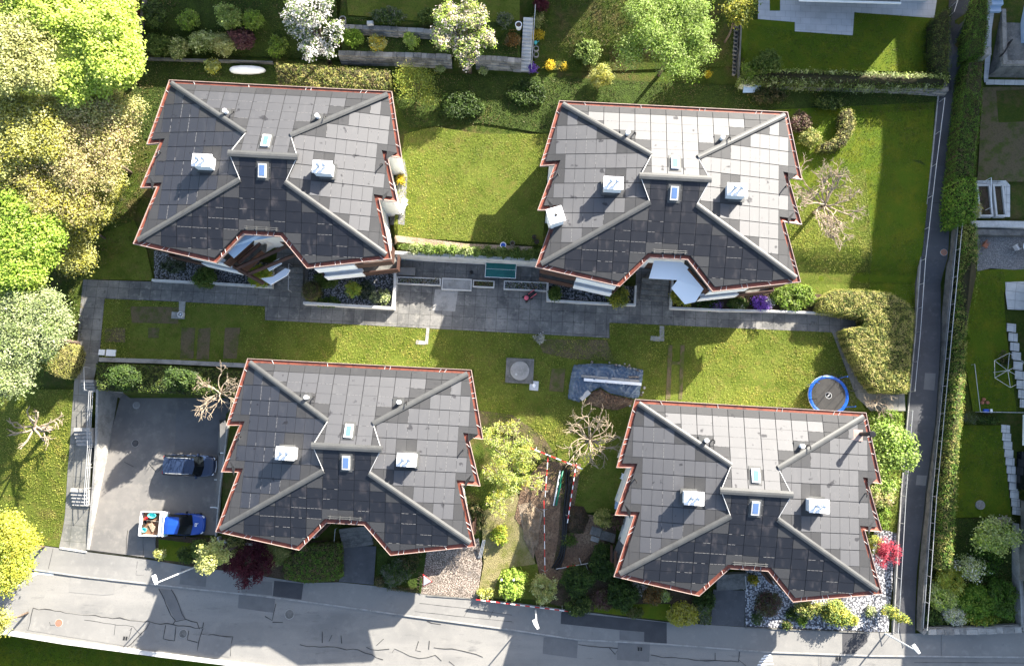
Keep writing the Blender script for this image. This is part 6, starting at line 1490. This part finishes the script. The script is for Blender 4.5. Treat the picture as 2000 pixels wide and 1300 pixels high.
# wheeled toy / tool on the court
p = G(1032, 581); r = thing('lawn_mower', p, 'pink and black push mower on the grey court', 'mower', None, .55)
MB().box((-.1, 0, .28), (.62, .5, .26)).build('housing', 'black', r, world=False); MB().lathe((-.22, 0, .4), [(.2, 0), (.2, .12), (.1, .16)], 14).build('motor', 'pink', r, world=False)
MB().box((.48, .02, .34), (.5, .46, .36)).build('grass_box', 'black', r, world=False)
for y in (-.2, .2): MB().tube([(.1, y, .4), (.45, y, .62), (.72, y, .82)], .022, 6).build('handle', 'pink', r, world=False)
for x in (-.36, .16):
    for y in (-.28, .28):
        q = MB().lathe((0, 0, 0), [(.05, -.03), (.12, -.03), (.12, .03), (.05, .03)], 12); q.v = [(x + v[0], y + v[2], .16 + v[1]) for v in q.v]; q.build('wheel', 'rubber', r, world=False)
# trampoline
p = G(1618, 772); p = P(1618, 772, p.z + .72); gz = g(p.x, p.y); r = thing('trampoline', (p.x, p.y, gz), 'round trampoline with blue padding and black jumping mat', 'trampoline')
R0 = 1.72; z = .72
mb = MB().lathe((0, 0, z), [(R0 - .26, 0), (R0 - .26, .035), (.02, .036)], 48); mb.build('jumping_mat', 'tramp', r, world=False)
mb = MB(); vs = []; n = 72
for k in range(n):
    a = 2 * math.pi * k / n; ri = R0 - .25 + .012 * math.sin(k * 5); ro = R0 + .012 * math.sin(k * 3)
    for q, zz in ((ri, z + .03), ((ri + ro) / 2, z + .09 + .012 * math.sin(k * 7)), (ro, z + .05), (ro, z - .08)): vs.append((q * math.cos(a), q * math.sin(a), zz))
mb.add(vs, [(k * 4 + j, ((k + 1) % n) * 4 + j, ((k + 1) % n) * 4 + j + 1, k * 4 + j + 1) for k in range(n) for j in range(3)]); mb.build('pad', 'pad', r, world=False)
lg = MB().lathe((0, 0, z + .038), [(.27, 0), (.27, .004), (.235, .004), (.235, 0)], 28)
lg.box((.02, .05, z + .044), (.22, .05, .006), .6).box((-.03, -.05, z + .044), (.22, .05, .006), .6); lg.build('printed_ring', 'galv', r, world=False)
st_ = MB()
for a in (-.35, .35):
    c_ = Vector((math.cos(2.35), math.sin(2.35))) * a * 1.5; st_.box((c_.x, c_.y, z + .042), (2.2 if a < 0 else 2.3, .025, .005), .78)
st_.build('mat_seam', 'black', r, world=False)
for k in range(8):
    a = k * math.pi / 4 + .2; x, y = math.cos(a), math.sin(a)
    MB().tube([(x * R0, y * R0, 0), (x * (R0 + .04), y * (R0 + .04), z), (x * (R0 + .12), y * (R0 + .12), 2.3), (x * (R0 + .0), y * (R0 + .0), 2.45)], .025, 6).build('pole', 'pad' if k % 2 else 'black', r, world=False)
ring_ = MB(); ring_.tube([(math.cos(k * math.pi / 18) * R0, math.sin(k * math.pi / 18) * R0, z - .05) for k in range(37)], .03, 6); ring_.build('frame', 'galv', r, world=False)
nm = MB(); vs = []
for k in range(48):
    a = 2 * math.pi * k / 48
    for q, zz in ((R0 - .1, z), (R0 + .02, 2.35)): vs.append((q * math.cos(a), q * math.sin(a), zz))
nm.add(vs, [(2 * k, 2 * ((k + 1) % 48), 2 * ((k + 1) % 48) + 1, 2 * k + 1) for k in range(48)]); nm.build('safety_net', 'net', r, world=False)
# tarpaulin over the earth heap
def sheet(name, px, hfun, m, label, cat, n=70, smooth_=True):
    poly = [tuple(G(a, b)[:2]) for a, b in px]; xs = [q[0] for q in poly]; ys = [q[1] for q in poly]
    nx = n; ny = int(n * (max(ys) - min(ys)) / (max(xs) - min(xs)))
    X, Y = np.meshgrid(np.linspace(min(xs), max(xs), nx), np.linspace(min(ys), max(ys), ny)); ins = pip(poly, X, Y)
    dmin = np.full(X.shape, 9.)
    for i in range(len(poly)):
        a = np.array(poly[i]); b = np.array(poly[(i + 1) % len(poly)]); ab = b - a; t = np.clip(((X - a[0]) * ab[0] + (Y - a[1]) * ab[1]) / (ab @ ab), 0, 1)
        dmin = np.minimum(dmin, np.hypot(X - a[0] - t * ab[0], Y - a[1] - t * ab[1]))
    Z = gv(X, Y) + .05 + hfun(X, Y, dmin)
    idx = -np.ones(X.shape, int); vs = []; 
    for j in range(ny):
        for i in range(nx):
            if ins[j, i]: idx[j, i] = len(vs); vs.append((X[j, i], Y[j, i], Z[j, i]))
    fs = [(idx[j, i], idx[j, i + 1], idx[j + 1, i + 1], idx[j + 1, i]) for j in range(ny - 1) for i in range(nx - 1) if min(idx[j, i], idx[j, i + 1], idx[j + 1, i + 1], idx[j + 1, i]) >= 0]
    o = MB().add(vs, fs).build(name, m, None, smooth=smooth_); return setp(o, label, cat)
def folds(X, Y, d):
    w1 = np.abs(np.sin(X * 2.3 + np.sin(Y * 2.1) * 1.6 + Y * 1.1)); w2 = np.abs(np.sin(Y * 3.7 - X * 1.9 + np.sin(X * 1.7) * 2)); w3 = np.abs(np.sin(X * 6.1 + Y * 5.3 + np.sin(X * 3.1 - Y * 2.3) * 2)); w4 = np.abs(np.sin(X * 9.7 - Y * 11.1 + np.sin(Y * 4.4) * 2.4))
    return np.minimum(d * 1.1, .42) + .20 * (1 - w1) ** 3 + .17 * (1 - w2) ** 3 + .13 * (1 - w3) ** 2 + .07 * (1 - w4) ** 2
sheet('tarpaulin', [(1120, 712), (1160, 709), (1205, 711), (1256, 722), (1254, 745), (1248, 776), (1238, 779), (1190, 768), (1172, 757), (1155, 765), (1140, 780), (1131, 786), (1108, 779), (1111, 752), (1116, 725)], folds, 'tarp', 'crumpled blue tarpaulin spread over the earth heap', 'tarpaulin', 130)
def lumps(X, Y, d):
    return np.minimum(d * .7, .38) + .05 * np.sin(X * 7) * np.sin(Y * 6.3) + NP.normal(size=X.shape) * .035
sheet('earth_heap', [(1155, 765), (1172, 757), (1190, 768), (1238, 779), (1236, 790), (1205, 802), (1170, 797), (1140, 788)], lumps, 'dirt', 'reddish brown earth heap below the blue tarpaulin', 'heap', 60, False)
sheet('earth_heap', [(1020, 1000), (1036, 985), (1056, 1000), (1052, 1060), (1040, 1090), (1022, 1050)], lumps, 'sand', 'pale heap of dug subsoil left of the trench', 'heap', 50, False)
sheet('earth_heap', [(1108, 985), (1140, 988), (1152, 1010), (1140, 1042), (1108, 1040)], lumps, 'soil', 'dark earth heap right of the trench', 'heap', 50, False)
def plank(a, b, wd, th, z, m, label, nm='plank', grp='boards on the tarpaulin'):
    p, q = G(*a), G(*b); zz = (p.z + q.z) / 2 + z; c = (p + q) / 2
    o = MB().box((c.x, c.y, zz), (math.hypot(q.x - p.x, q.y - p.y), wd, th), math.atan2(q.y - p.y, q.x - p.x)).build(nm, m)
    md = o.modifiers.new('bevel', 'BEVEL'); md.width = .01; return setp(o, label, 'plank', grp)
plank((1139, 742), (1250, 751), .26, .07, .72, 'white', 'long white plank lying on the blue tarpaulin')
plank((1134, 735), (1246, 745), .20, .07, .69, 'conc', 'grey plank beside the long white one on the tarpaulin')
plank((1225, 737), (1246, 737), .15, .06, .66, 'gravelb', 'short pale board at the right end of the tarpaulin')
plank((1133, 780), (1150, 765), .42, .05, .55, 'concw', 'white board at the lower left corner of the tarpaulin')
for k in range(16):
    px, py = [(1202, 713), (1209, 714), (1216, 716), (1223, 718), (1230, 720), (1237, 721), (1243, 724), (1248, 726), (1219, 711), (1228, 714), (1258, 757), (1255, 766), (1252, 771), (1230, 792), (1190, 708), (1156, 707)][k]
    p = G(px, py); rr_ = .09 + .05 * rnd.random(); o = MB().lathe((p.x, p.y, p.z + (.25 if k < 10 else .02)), [(rr_ * .5, 0), (rr_, rr_ * .5), (rr_ * .8, rr_ * 1.1), (rr_ * .3, rr_ * 1.3)], 7, sx=rnd.uniform(.8, 1.4), rz=rnd.random() * 3).build('stone', 'rubl' if k % 3 else 'gravelb')
    setp(o, 'fist sized stone weighing down the rim of the blue tarpaulin', 'stone', 'stones round the tarpaulin')
# trench, pipes and barriers
o = drape('trench_floor', [(1098, 905), (1124, 905), (1116, 985), (1108, 1060), (1096, 1110), (1080, 1108), (1090, 1050), (1095, 980)], 'soil', .052)
for k, pts in enumerate([[(1107, 915), (1105, 960), (1100, 1010), (1098, 1060), (1092, 1085), (1078, 1108)], [(1112, 915), (1110, 960), (1103, 1010), (1101, 1060), (1096, 1088), (1083, 1110)], [(1116, 930), (1108, 985), (1106, 1030), (1104, 1065), (1100, 1090), (1088, 1112)]]):
    w3 = [G(a, b) + Vector((0, 0, .14 + .03 * k)) for a, b in pts]; fine = []
    for i in range(len(w3) - 1):
        for t in range(5): fine.append(w3[i].lerp(w3[i + 1], t / 5))
    fine.append(w3[-1]); sm = [fine[0]] + [(fine[i - 1] + fine[i] * 2 + fine[i + 1]) / 4 for i in range(1, len(fine) - 1)] + [fine[-1]]
    setp(MB().tube(sm, .075, 10).build('cable_duct', 'pipe', None, smooth=True), ['leftmost of the black ducts in the trench', 'middle one of the black ducts in the trench', 'rightmost of the black ducts in the trench'][k], 'pipe', 'black ducts in the trench')
setp(MB().tube([G(1099, 918) + Vector((0, 0, .2)), G(1086, 986) + Vector((0, 0, .2))], .085, 10).build('drain_pipe', 'pvcg', None, smooth=True), 'green pipe lying beside the trench', 'pipe')
setp(MB().tube([G(1094, 918) + Vector((0, 0, .18)), G(1081, 986) + Vector((0, 0, .18))], .06, 10).build('drain_pipe', 'white', None, smooth=True), 'white pipe lying along the green pipe', 'pipe')
def barrier(a, b, hgt, label, nm='barrier_board', seg=.42, wd=.04, dp=.16, legs=True, m2='red', m1='white', sag=0, cat='barrier'):
    p, q = G(*a), G(*b); root = thing(nm, p, label, cat, 'red and white barriers'); L = math.hypot(q.x - p.x, q.y - p.y); ang = math.atan2(q.y - p.y, q.x - p.x); n = max(2, round(L / seg)); bd = MB()
    for i in range(n):
        c = p.lerp(q, (i + .5) / n); s_ = -sag * math.sin(math.pi * (i + .5) / n)
        bd.box((c.x, c.y, c.z + hgt + s_), (L / n, wd, dp), ang, 0 if i % 2 else 1)
    bd.build('board', [m1, m2], root)
    if legs:
        for k_, t in enumerate((.12, .88)):
            c = p.lerp(q, t); d = Vector((-math.sin(ang), math.cos(ang), 0)) * .3
            MB().tube([c + d, c + Vector((0, 0, hgt)), c - d], .022, 5).build('trestle', 'galv', root)
    return root
barrier((1034, 873), (1136, 914), .9, 'red and white barrier plank across the upper end of the trench', wd=.10, dp=.10, seg=.5)
barrier((1124, 905), (1107, 1018), .85, 'red and white barrier pole right of the trench', wd=.08, dp=.08, seg=.36)
barrier((1070, 888), (1064, 968), .85, 'upper red and white barrier tape left of the trench', wd=.06, dp=.06, seg=.6)
barrier((1062, 975), (1064, 1130), .85, 'long red and white barrier tape beside the pale subsoil', wd=.05, dp=.05, seg=.7)
barrier((931, 1166), (1120, 1190), .75, 'red and white barrier planks along the pavement', wd=.05, dp=.16, seg=.42)
p = G(833, 1131); r = thing('road_works_sign', p, 'white triangular road works sign standing on the beige chippings', 'sign')
tri = lambda s_, d: [Vector((p.x + .15 + d, p.y + y * s_, p.z + .75 + zz * s_ )) for y, zz in ((-.52, -.40), (.52, -.40), (0, .55))]
def trim(s_, x0, tilt=.9):
    vs = []
    for dx in (0, .02):
        for y, zz in ((-.55, -.42), (.55, -.42), (0, .58)): vs.append((p.x + x0 + dx + zz * s_ * tilt, p.y + y * s_, p.z + .62 + zz * s_ * .5 - dx))
    return MB().add(vs, [(0, 1, 2), (5, 4, 3), (0, 3, 4, 1), (1, 4, 5, 2), (2, 5, 3, 0)])
trim(1.0, .10).build('border', 'red', r); t_ = trim(.74, .10); t_.v = [(v[0], v[1], v[2] + .03) for v in t_.v]; t_.build('face', 'white', r)
for y in (-.4, .4): MB().tube([(p.x - .4, p.y + y, p.z), (p.x - .1, p.y + y, p.z + .5)], .03, 5).build('leg', 'galv', r)
mb = MB()
for k in range(9): mb.tube([(p.x - .75 + rnd.uniform(-.1, .1), p.y - .6 + k * .16, p.z + .05), (p.x - .25, p.y - .5 + k * .13 + rnd.uniform(-.1, .1), p.z + .3)], .018, 4)
setp(mb.build('brushwood_pile', 'bark'), 'pile of brown brushwood behind the triangular sign', 'brushwood')
for (a, b, z0, lb) in (((981, 1124), None, 1.6, 'left one of the two white topped stakes in the dry grass'), ((1004, 1124), None, 1.6, 'right one of the two white topped stakes in the dry grass')):
    q = G(*a); r = thing('marker_stake', q, lb, 'stake', 'marker stakes'); MB().tube([q - Vector((0, 0, .1)), q + Vector((0, 0, z0))], .035, 6).build('pole', 'bark', r); MB().box((q.x, q.y, q.z + z0), (.14, .14, .12)).build('top', 'white', r)
for a, b, lb in (((944, 1052), (937, 1088), 'grey bars leaning at the chippings'), ):
    q = G(*a); w_ = G(*b); r = thing('metal_bars', q, lb, 'bars')
    for k in range(3): MB().tube([q + Vector((k * .1, 0, .5)), w_ + Vector((k * .12 - .1, 0, .12))], .035, 5).build('bar', 'galv', r)
r = thing('small_barrier', G(1115, 1106), 'toppled trestle with a red board beside the dark bush', 'barrier'); q = G(1115, 1106)
MB().tube([q + Vector((-1.3, -.15, .25)), q + Vector((1.5, .35, .3))], .035, 5).build('bar', 'galv', r); MB().box((q.x, q.y + .1, q.z + .32), (.8, .14, .05), .15).build('board', 'red', r)
for k in (0, 1, 2): MB().tube([q + Vector((.9 + k * .2, .25, .3)), q + Vector((.7 + k * .45, .85 - k * .7, .05))], .025, 5).build('leg', 'galv', r)
gsl = 'grey garden slabs left of the fourth house'
for k, (px, py, sx, sy, a) in enumerate([(1164, 1037, .95, .75, -.3), (1184, 1046, 1.0, .8, -.25), (1197, 1050, .35, .8, -.2), (1162, 1052, .75, .45, -.3)]):
    p = G(px, py); o = MB().box((p.x, p.y, p.z + .10), (sx, sy, .14), a).build('garden_slab', 'concd' if k < 3 else 'conc'); md = o.modifiers.new('bevel', 'BEVEL'); md.width = .03
    setp(o, ['square weathered slab at the left end of the slab row', 'square weathered slab in the middle of the slab row', 'narrow slab next to the house', 'pale loose slab below the slab row'][k], 'slab', gsl)
# garden chairs and tables
def chair(px, py, rz, label, m='white', z=None, s=1.0):
    p = G(px, py); r = thing('garden_chair', p, label, 'chair', 'garden chairs', rz)
    MB().box((0, 0, .43), (.46, .46, .05)).build('seat', m, r, world=False)
    bk = MB()
    for k in range(4): bk.box((-.24 - .02, -.17 + k * .113, .68), (.04, .06, .5), 0, ry=-.15)
    bk.box((-.30, 0, .92), (.05, .46, .07)); bk.build('backrest', m, r, world=False)
    for x in (-.2, .2):
        for y in (-.2, .2): MB().tube([(x, y, .42), (x * 1.15, y * 1.15, 0)], .02, 5).build('leg', m, r, world=False)
    for y in (-.24, .24): MB().tube([(-.24, y, .64), (.2, y, .64), (.22, y, .43)], .02, 5).build('armrest', m, r, world=False)
    return r
chair(1217, 930, 2.8, 'white chair at the left eave of the fourth house')
chair(1918, 481, -.6, 'rust red chair on the gravel terrace', 'terra'); chair(1978, 486, .5, 'pale chair next to the round white table', 'galv')
p = G(1207, 978); r = thing('garden_table', p, 'pale blue table top at the left eave of the fourth house', 'table', None, -.2); MB().box((0, 0, .72), (.6, 1.3, .05)).build('tabletop', 'water', r, world=False)
for x in (-.2, .2): MB().box((x, 0, .35), (.06, .9, .7)).build('leg', 'galv', r, world=False)
p = G(2001, 486); r = thing('round_table', p, 'round white table cut by the right edge on the gravel terrace', 'table'); MB().lathe(p + Vector((0, 0, .70)), [(.62, 0), (.62, .04)], 28).build('tabletop', 'white', r); MB().lathe(p, [(.25, 0), (.05, .06), (.05, .7)], 12).build('leg', 'galv', r)
for k, (px, py, rz) in enumerate([(779, 330, .3), (783, 412, -.4)]):
    p = G(px + 2, py); r = thing('lounge_chair', p, ['white lounger on the upper terrace nook of the first house', 'white lounger on the lower terrace nook of the first house'][k], 'lounger', None, rz)
    MB().box((0, .2, .34), (.5, .9, .08)).build('seat', 'white', r, world=False); MB().box((0, .8, .56), (.5, .4, .06), 0).build('backrest', 'white', r, world=False)
    for x in (-.26, .26):
        for y in (-.3, .7): MB().box((x, y, .16), (.05, .05, .32)).build('leg', 'white', r, world=False)
drape('house_terrace', [(764, 308), (790, 312), (796, 345), (790, 440), (762, 440)], 'gravelf', .05)
# dinghy
p = P(480, 133, 6.0); gz = g(p.x, p.y); r = thing('dinghy', (p.x, p.y, gz), 'upturned white dinghy on the grass above the first house', 'boat', None, -.02)
secs = []
for x, w_, hh in [(-1.62, .05, .16), (-1.5, .20, .30), (-1.2, .31, .42), (-.5, .37, .50), (.4, .37, .50), (1.1, .30, .44), (1.5, .18, .34), (1.66, .04, .22)]:
    secs.append([(x, y * w_, z_ * hh) for y, z_ in ((-1, .0), (-.98, .45), (-.75, .8), (-.3, .98), (0, 1.0), (.3, .98), (.75, .8), (.98, .45), (1, 0))])
mb = MB(); loft(mb, secs); mb.v = [(v[0], v[1], v[2] + .12) for v in mb.v]; smooth(mb.build('hull', 'white', r, world=False))
MB().tube([(-1.3, 0, .56), (0, 0, .64), (1.3, 0, .56)], .03, 5).build('keel', 'chim', r, world=False); MB().box((0, 0, .07), (1.6, .5, .14)).build('trestle', 'brownl', r, world=False)
# shed in the upper left
p = G(247, 50); r = thing('timber_shed', p, 'old dark timber shed behind the lime green maple', 'shed')
MB().box((p.x + .1, p.y + 1.2, p.z + 1.0), (2.4, 3.6, 2.0), -.05).build('wall', 'brown', r)
for k, x in enumerate((-1.05, 1.05)):
    q = MB().box((0, 0, 0), (1.35, 4.0, .08), 0, ry=(-1 if k == 0 else 1) * .45); c_, s_ = math.cos(-.05), math.sin(-.05)
    q.v = [(p.x + .1 + c_ * (v[0] + x * .55) - s_ * v[1], p.y + 1.2 + s_ * (v[0] + x * .55) + c_ * v[1], p.z + 2.25 + v[2]) for v in q.v]; q.build('roof', 'brownl' if k == 0 else 'concd', r)
MB().box((p.x, p.y - .75, p.z + .9), (.9, .06, 1.7), -.05).build('door', 'brownl', r)
# concrete ring row
for k in range(13):
    p = G(1437.5 - k * .35, 52 + k * 7.7); o = MB().lathe(p + Vector((0, 0, -.05)), [(.155, 0), (.2, 0), (.2, .28), (.155, .28), (.155, .02)], 14, sx=rnd.uniform(.9, 1.1)).build('edging_ring', 'concd')
    setp(o, 'round hollow edging stone in the row beside the patio garden wall', 'edging stone', 'row of hollow edging stones')
for k, py in enumerate((97, 109)):
    p = G(1047, py); o = MB().lathe(p + Vector((0, 0, -.05)), [(.2, 0), (.25, 0), (.25, .28), (.2, .28), (.2, .02)], 14).build('edging_ring', 'conc'); setp(o, ['upper pale hollow stone beside the garden stairs', 'lower pale hollow stone beside the garden stairs'][k], 'edging stone')
p = G(1046, 85); r = thing('watering_can', p, 'small turquoise watering can beside the garden stairs', 'watering can'); MB().lathe(p, [(.13, 0), (.13, .28), (.05, .3)], 12).build('body', 'teal', r); MB().tube([p + Vector((.1, 0, .1)), p + Vector((.32, .05, .3))], .02, 5).build('spout', 'teal', r)
p = G(1465, 176); r = thing('plastic_sheet_roof', p, 'sloping pale sheet lid leaning at the long stone wall', 'lid'); q = MB().box((0, 0, 0), (1.5, .9, .05)); q.v = [(p.x + v[0] + v[1] * .1, p.y + v[1], p.z + .55 + v[1] * .35 + v[2]) for v in q.v]; q.build('panel', 'water', r); MB().box((p.x, p.y + .1, p.z + .2), (1.3, .6, .4)).build('frame', 'concd', r)
# raised bed
for k, (x0, x1) in enumerate(((1909, 1935), (1941, 1961))):
    p0, p1 = P(x0, 364, 5.0), P(x1, 420, 5.0); r = thing('raised_bed', ((p0.x + p1.x) / 2, (p0.y + p1.y) / 2, 4.75), ['left raised vegetable bed of dark soil', 'right raised vegetable bed of dark soil'][k], 'raised bed', 'raised vegetable beds')
    L, W = p1.x - p0.x, p0.y - p1.y; mb = MB()
    for y in (-1, 1): mb.box((0, y * (W / 2 + .08), .12), (L + .3, .16, .5))
    for x in (-1, 1): mb.box((x * (L / 2 + .08), 0, .125), (.16, W - .02, .5))
    mb.build('frame', 'concw', r, world=False); MB().box((0, 0, .02), (L, W, .4)).build('soil', 'soil', r, world=False)
drape('slab_path', [(1905, 353), (1964, 353), (1972, 362), (1972, 424), (1962, 424), (1961, 364), (1906, 364)], 'slabs', .05)
rail_fence('bed_frame', [(1921, 355), (1921, 412)], 1.0, 'thin white frame over the left raised bed', rails=(1,), r=.03, spacing=3, m='white', cat='frame')
# stepping slabs along the right house
for k in range(9):
    p = G(1974.5 + k * 3.2, 640 + k * 18.5); o = MB().box((p.x, p.y, p.z + .05), (.75, .72, .07), -.12).build('stepping_slab', 'slabs'); setp(o, 'square pale slab in the row along the upper right house wall', 'slab', 'stepping slabs along the upper house')
for k in range(11):
    p = G(1963 + k * 2.2, 837 + k * 16); o = MB().box((p.x, p.y, p.z + .05), (.72, .66, .07), -.12).build('stepping_slab', 'slabs'); setp(o, 'square grey slab in the row along the lower right house wall', 'slab', 'stepping slabs along the lower house')
# rotary dryer
p = G(1945, 728); hd = P(1970, 723, p.z + 1.9); b = Vector((hd.x, hd.y, g(hd.x, hd.y))); r = thing('rotary_dryer', b, 'hexagonal rotary clothes dryer on the shaded lawn', 'clothes dryer')
MB().tube([b, b + Vector((0, 0, 2.0))], .03, 8).build('pole', 'galv', r); c6 = [hd + Vector((math.cos(k * math.pi / 3 + .45), math.sin(k * math.pi / 3 + .45), .06)) * 1.45 for k in range(6)]; c6 = [Vector((v.x, v.y, hd.z + .15)) for v in c6]
for v in c6: MB().tube([Vector((hd.x, hd.y, hd.z - .1)), v], .018, 5).build('arm', 'galv', r)
MB().tube(c6 + [c6[0]], .018, 5).build('line', 'galv', r)
rail_fence('goal_frame', [(1897, 712), (1908, 804), (2010, 806)], .45, 'white pole frame round the corner of the shaded lawn', rails=(1,), r=.03, spacing=4.5, m='galv', cat='frame')
for k, (px, py) in enumerate(((1919, 780), (1916, 786), (1926, 786))):
    p = G(px, py); o = MB().lathe(p, [(.02, 0), (.12, .05), (.16, .16), (.12, .27), (.02, .32)], 12).build('toy_ball', 'terra'); setp(o, ['upper brown ball on the shaded lawn', 'lower left brown ball on the shaded lawn', 'lower right brown ball on the shaded lawn'][k], 'ball')
p = G(1924, 802); r = thing('toy_car', p, 'small blue and white toy car at the white pole frame', 'toy'); MB().box((p.x, p.y, p.z + .18), (.5, .3, .2)).build('body', 'bluep', r); MB().box((p.x + .3, p.y, p.z + .2), (.3, .3, .16)).build('bonnet', 'white', r)
p = G(1945, 172); 
# ================================================================== neighbouring houses, some unseen and added for their shade
def nbr(name, x0, y0, x1, y1, z0, z1, label, m='plaster', roof='under', pitch=.35, rz=-.05):
    r = thing(name, ((x0 + x1) / 2, (y0 + y1) / 2, z0), label, 'house', None, rz); L, W = x1 - x0, y1 - y0; h = z1 - z0
    MB().box((0, 0, h / 2 - .5), (L, W, h + 1)).build('wall', m, r, world=False)
    rf = MB(); e = .5; rh = W / 2 * pitch
    if pitch > 0:
        vs = [(-L / 2 - e, -W / 2 - e, h), (L / 2 + e, -W / 2 - e, h), (L / 2 + e, W / 2 + e, h), (-L / 2 - e, W / 2 + e, h), (-L / 2 - e, 0, h + rh), (L / 2 + e, 0, h + rh)]
        rf.add(vs, [(0, 1, 5, 4), (2, 3, 4, 5), (0, 4, 3), (1, 2, 5), (3, 2, 1, 0)])
    else: rf.box((0, 0, h + .1), (L + .3, W + .3, .25))
    rf.build('roof', roof, r, world=False)
    k = int(L / 2.6)
    for i in range(k):
        for zz in (1.5, 4.2):
            if zz + 1 > h: continue
            f = MB().box((-L / 2 + (i + .5) * L / k, -W / 2, zz), (1.2, .12, 1.3)).build('window', 'white', r, world=False); MB().box((-L / 2 + (i + .5) * L / k, -W / 2, zz), (1.0, .15, 1.1)).build('pane', 'dglass', f, world=False)
    return r
nbr('unseen_shade_house', -24, 44.2, 11.5, 54, 8.5, 14.6, 'long unseen house added beyond the upper gardens to shade them', pitch=.12)  # out of view, added as a stand-in to shade the upper gardens
h3 = nbr('patio_house', 24.2, 38.3, 36.2, 47.5, 6.2, 13.6, 'house with a white awning behind the pale stone patio', pitch=0, rz=-.04)
aw = P(1660, 3, 8.4); q = MB().box((0, 0, 0), (8.6, 1.6, .05), 0); q.v = [(aw.x + v[0] + .04 * v[1], aw.y + .8 + v[1] - .04 * v[0], 8.4 + v[1] * .25 + .2 + v[2]) for v in q.v]
awr = thing('awning', (aw.x, aw.y, 8.4), 'grey striped awning with a white front bar above the patio', 'awning'); q.build('cloth', 'concd', awr); MB().box((aw.x, aw.y - .02, 8.38), (8.7, .14, .12), -.04).build('front_bar', 'white', awr)
for k, x in enumerate((-3.6, 3.9)): MB().tube([(aw.x + x, aw.y, 8.38), (aw.x + x, aw.y + 1.6, 8.8)], .03, 5).build('arm', 'white', awr)
# raised house terrace in the upper right corner, added unseen house beside it
p0 = P(1926, 152, 5.4); z0 = 5.2; r = thing('terrace_house', (p0.x + 4, p0.y + 4, z0), 'raised house terrace with a pale blue cover in the upper right corner', 'house')
xw = p0.x; yb = p0.y
MB().prism([(xw, yb), (xw + 14, yb - .4), (xw + 14, yb + 9), (xw + .7, yb + 9)], z0 - .6, z0 + 2.0).build('wall', 'concd', r)
MB().strip([(xw + 10, yb + .1), (xw + .25, yb + .25), (xw + .9, yb + 9)], .35, z0 + 2.0, z0 + 2.35).build('parapet', 'rub', r)
MB().prism([(xw + 2.0, yb + 2.2), (xw + 13.5, yb + 1.8), (xw + 13.5, yb + 8.8), (xw + 2.6, yb + 8.8)], z0 + 2.0, z0 + 2.5).build('pool_cover', 'water', r)
bars = MB()
for k in range(3): bars.tube([(xw + 2.2, yb + 3.4 + k * 2.0, z0 + 2.54), (xw + 6.0, yb + 5.6 + k * 2.0, z0 + 2.54)], .04, 4)
bars.build('cover_bar', 'black', r); MB().box((xw + .5, yb + 1.6, z0 + 2.25), (.08, 1.6, .55), -.6).build('bench', 'black', r)
nbr('unseen_corner_house', 47.5, 24, 60, 60, 4.5, 17.3, 'tall unseen house added right of the raised terrace to shade the lawn', pitch=0, rz=0)  # out of view, placed and sized to cast shade on the right lawn
drape('terrace_path', [(1924, 104), (1912, 30), (1938, -10), (1946, -10), (1936, 60), (1930, 160), (1922, 162)], 'patio', .05)
drape('slab_row', [(1925, 156), (2060, 158), (2060, 168), (1925, 166)], 'slabs', .05)
p = G(1903, 113); setp(MB().box((p.x, p.y, p.z + .5), (1.3, .6, 1.2), -.1).box((p.x, p.y, p.z + 1.13), (1.4, .7, .08), -.1).build('concrete_block', 'conc'), 'pale concrete gate block between the two lane hedges', 'block')
for k in range(4): pass
st2 = thing('blue_steps', G(1940, 10), 'pale blue grey steps at the top right beside the bright lane hedge', 'steps')
q = G(1940, 14)
mb = MB()
for k in range(4): mb.box((q.x, q.y - .35 + k * .42, q.z + .12 + k * .16), (.95, .42, .26 + k * .32))
mb.build('treads', 'water', st2)
# houses on the right edge
h5 = thing('glass_roof_house', (44.2, 9.0, 3.1), 'house with a grey glass roof on the right edge beside the rotary dryer', 'house', None, -.12)
MB().box((5.0, -1.5, 2.8), (9.0, 12.0, 6.6)).build('wall', 'concw', h5, world=False)
MB().box((.15, -.6, 2.5), (1.4, 10.6, .10)).build('glass_canopy', 'skyl', h5, world=False)
for y in (4.6, 1.0, -2.4, -5.8): MB().box((.15, y, 2.58), (1.5, .10, .12)).build('canopy_bar', 'white', h5, world=False)
MB().tube([(-.5, -5.9, 2.56), (-.5, 4.7, 2.56)], .06, 6).build('gutter', 'white', h5, world=False)
MB().box((5.0, -1.5, 6.2), (9.4, 12.4, .3)).build('roof', 'under', h5, world=False)
h6 = thing('white_house', (43.0, -4.5, 2.2), 'white house with a dark framed conservatory at the right edge beside the lower shaded lawn', 'house', None, -.12)
MB().box((5.2, -3.0, 2.6), (9.0, 12.0, 6.0)).build('wall', 'plaster', h6, world=False)
MB().box((.0, 1.2, 1.6), (1.2, 3.2, 3.0)).build('conservatory', 'dglass', h6, world=False); MB().box((.0, 3.0, 3.12), (1.9, .4, .12)).build('frame', 'white', h6, world=False); MB().box((.1, -.7, 2.7), (1.7, .8, .2)).build('frame', 'white', h6, world=False)
MB().box((.0, 4.6, 1.4), (2.0, 2.6, .2)).build('terrace_roof', 'white', h6, world=False)
MB().box((5.2, -3.0, 5.7), (9.3, 12.3, .3)).build('roof', 'under', h6, world=False)
MB().box((.6, -4.6, .3), (1.5, 6.6, .5)).build('deck', 'concd', h6, world=False)
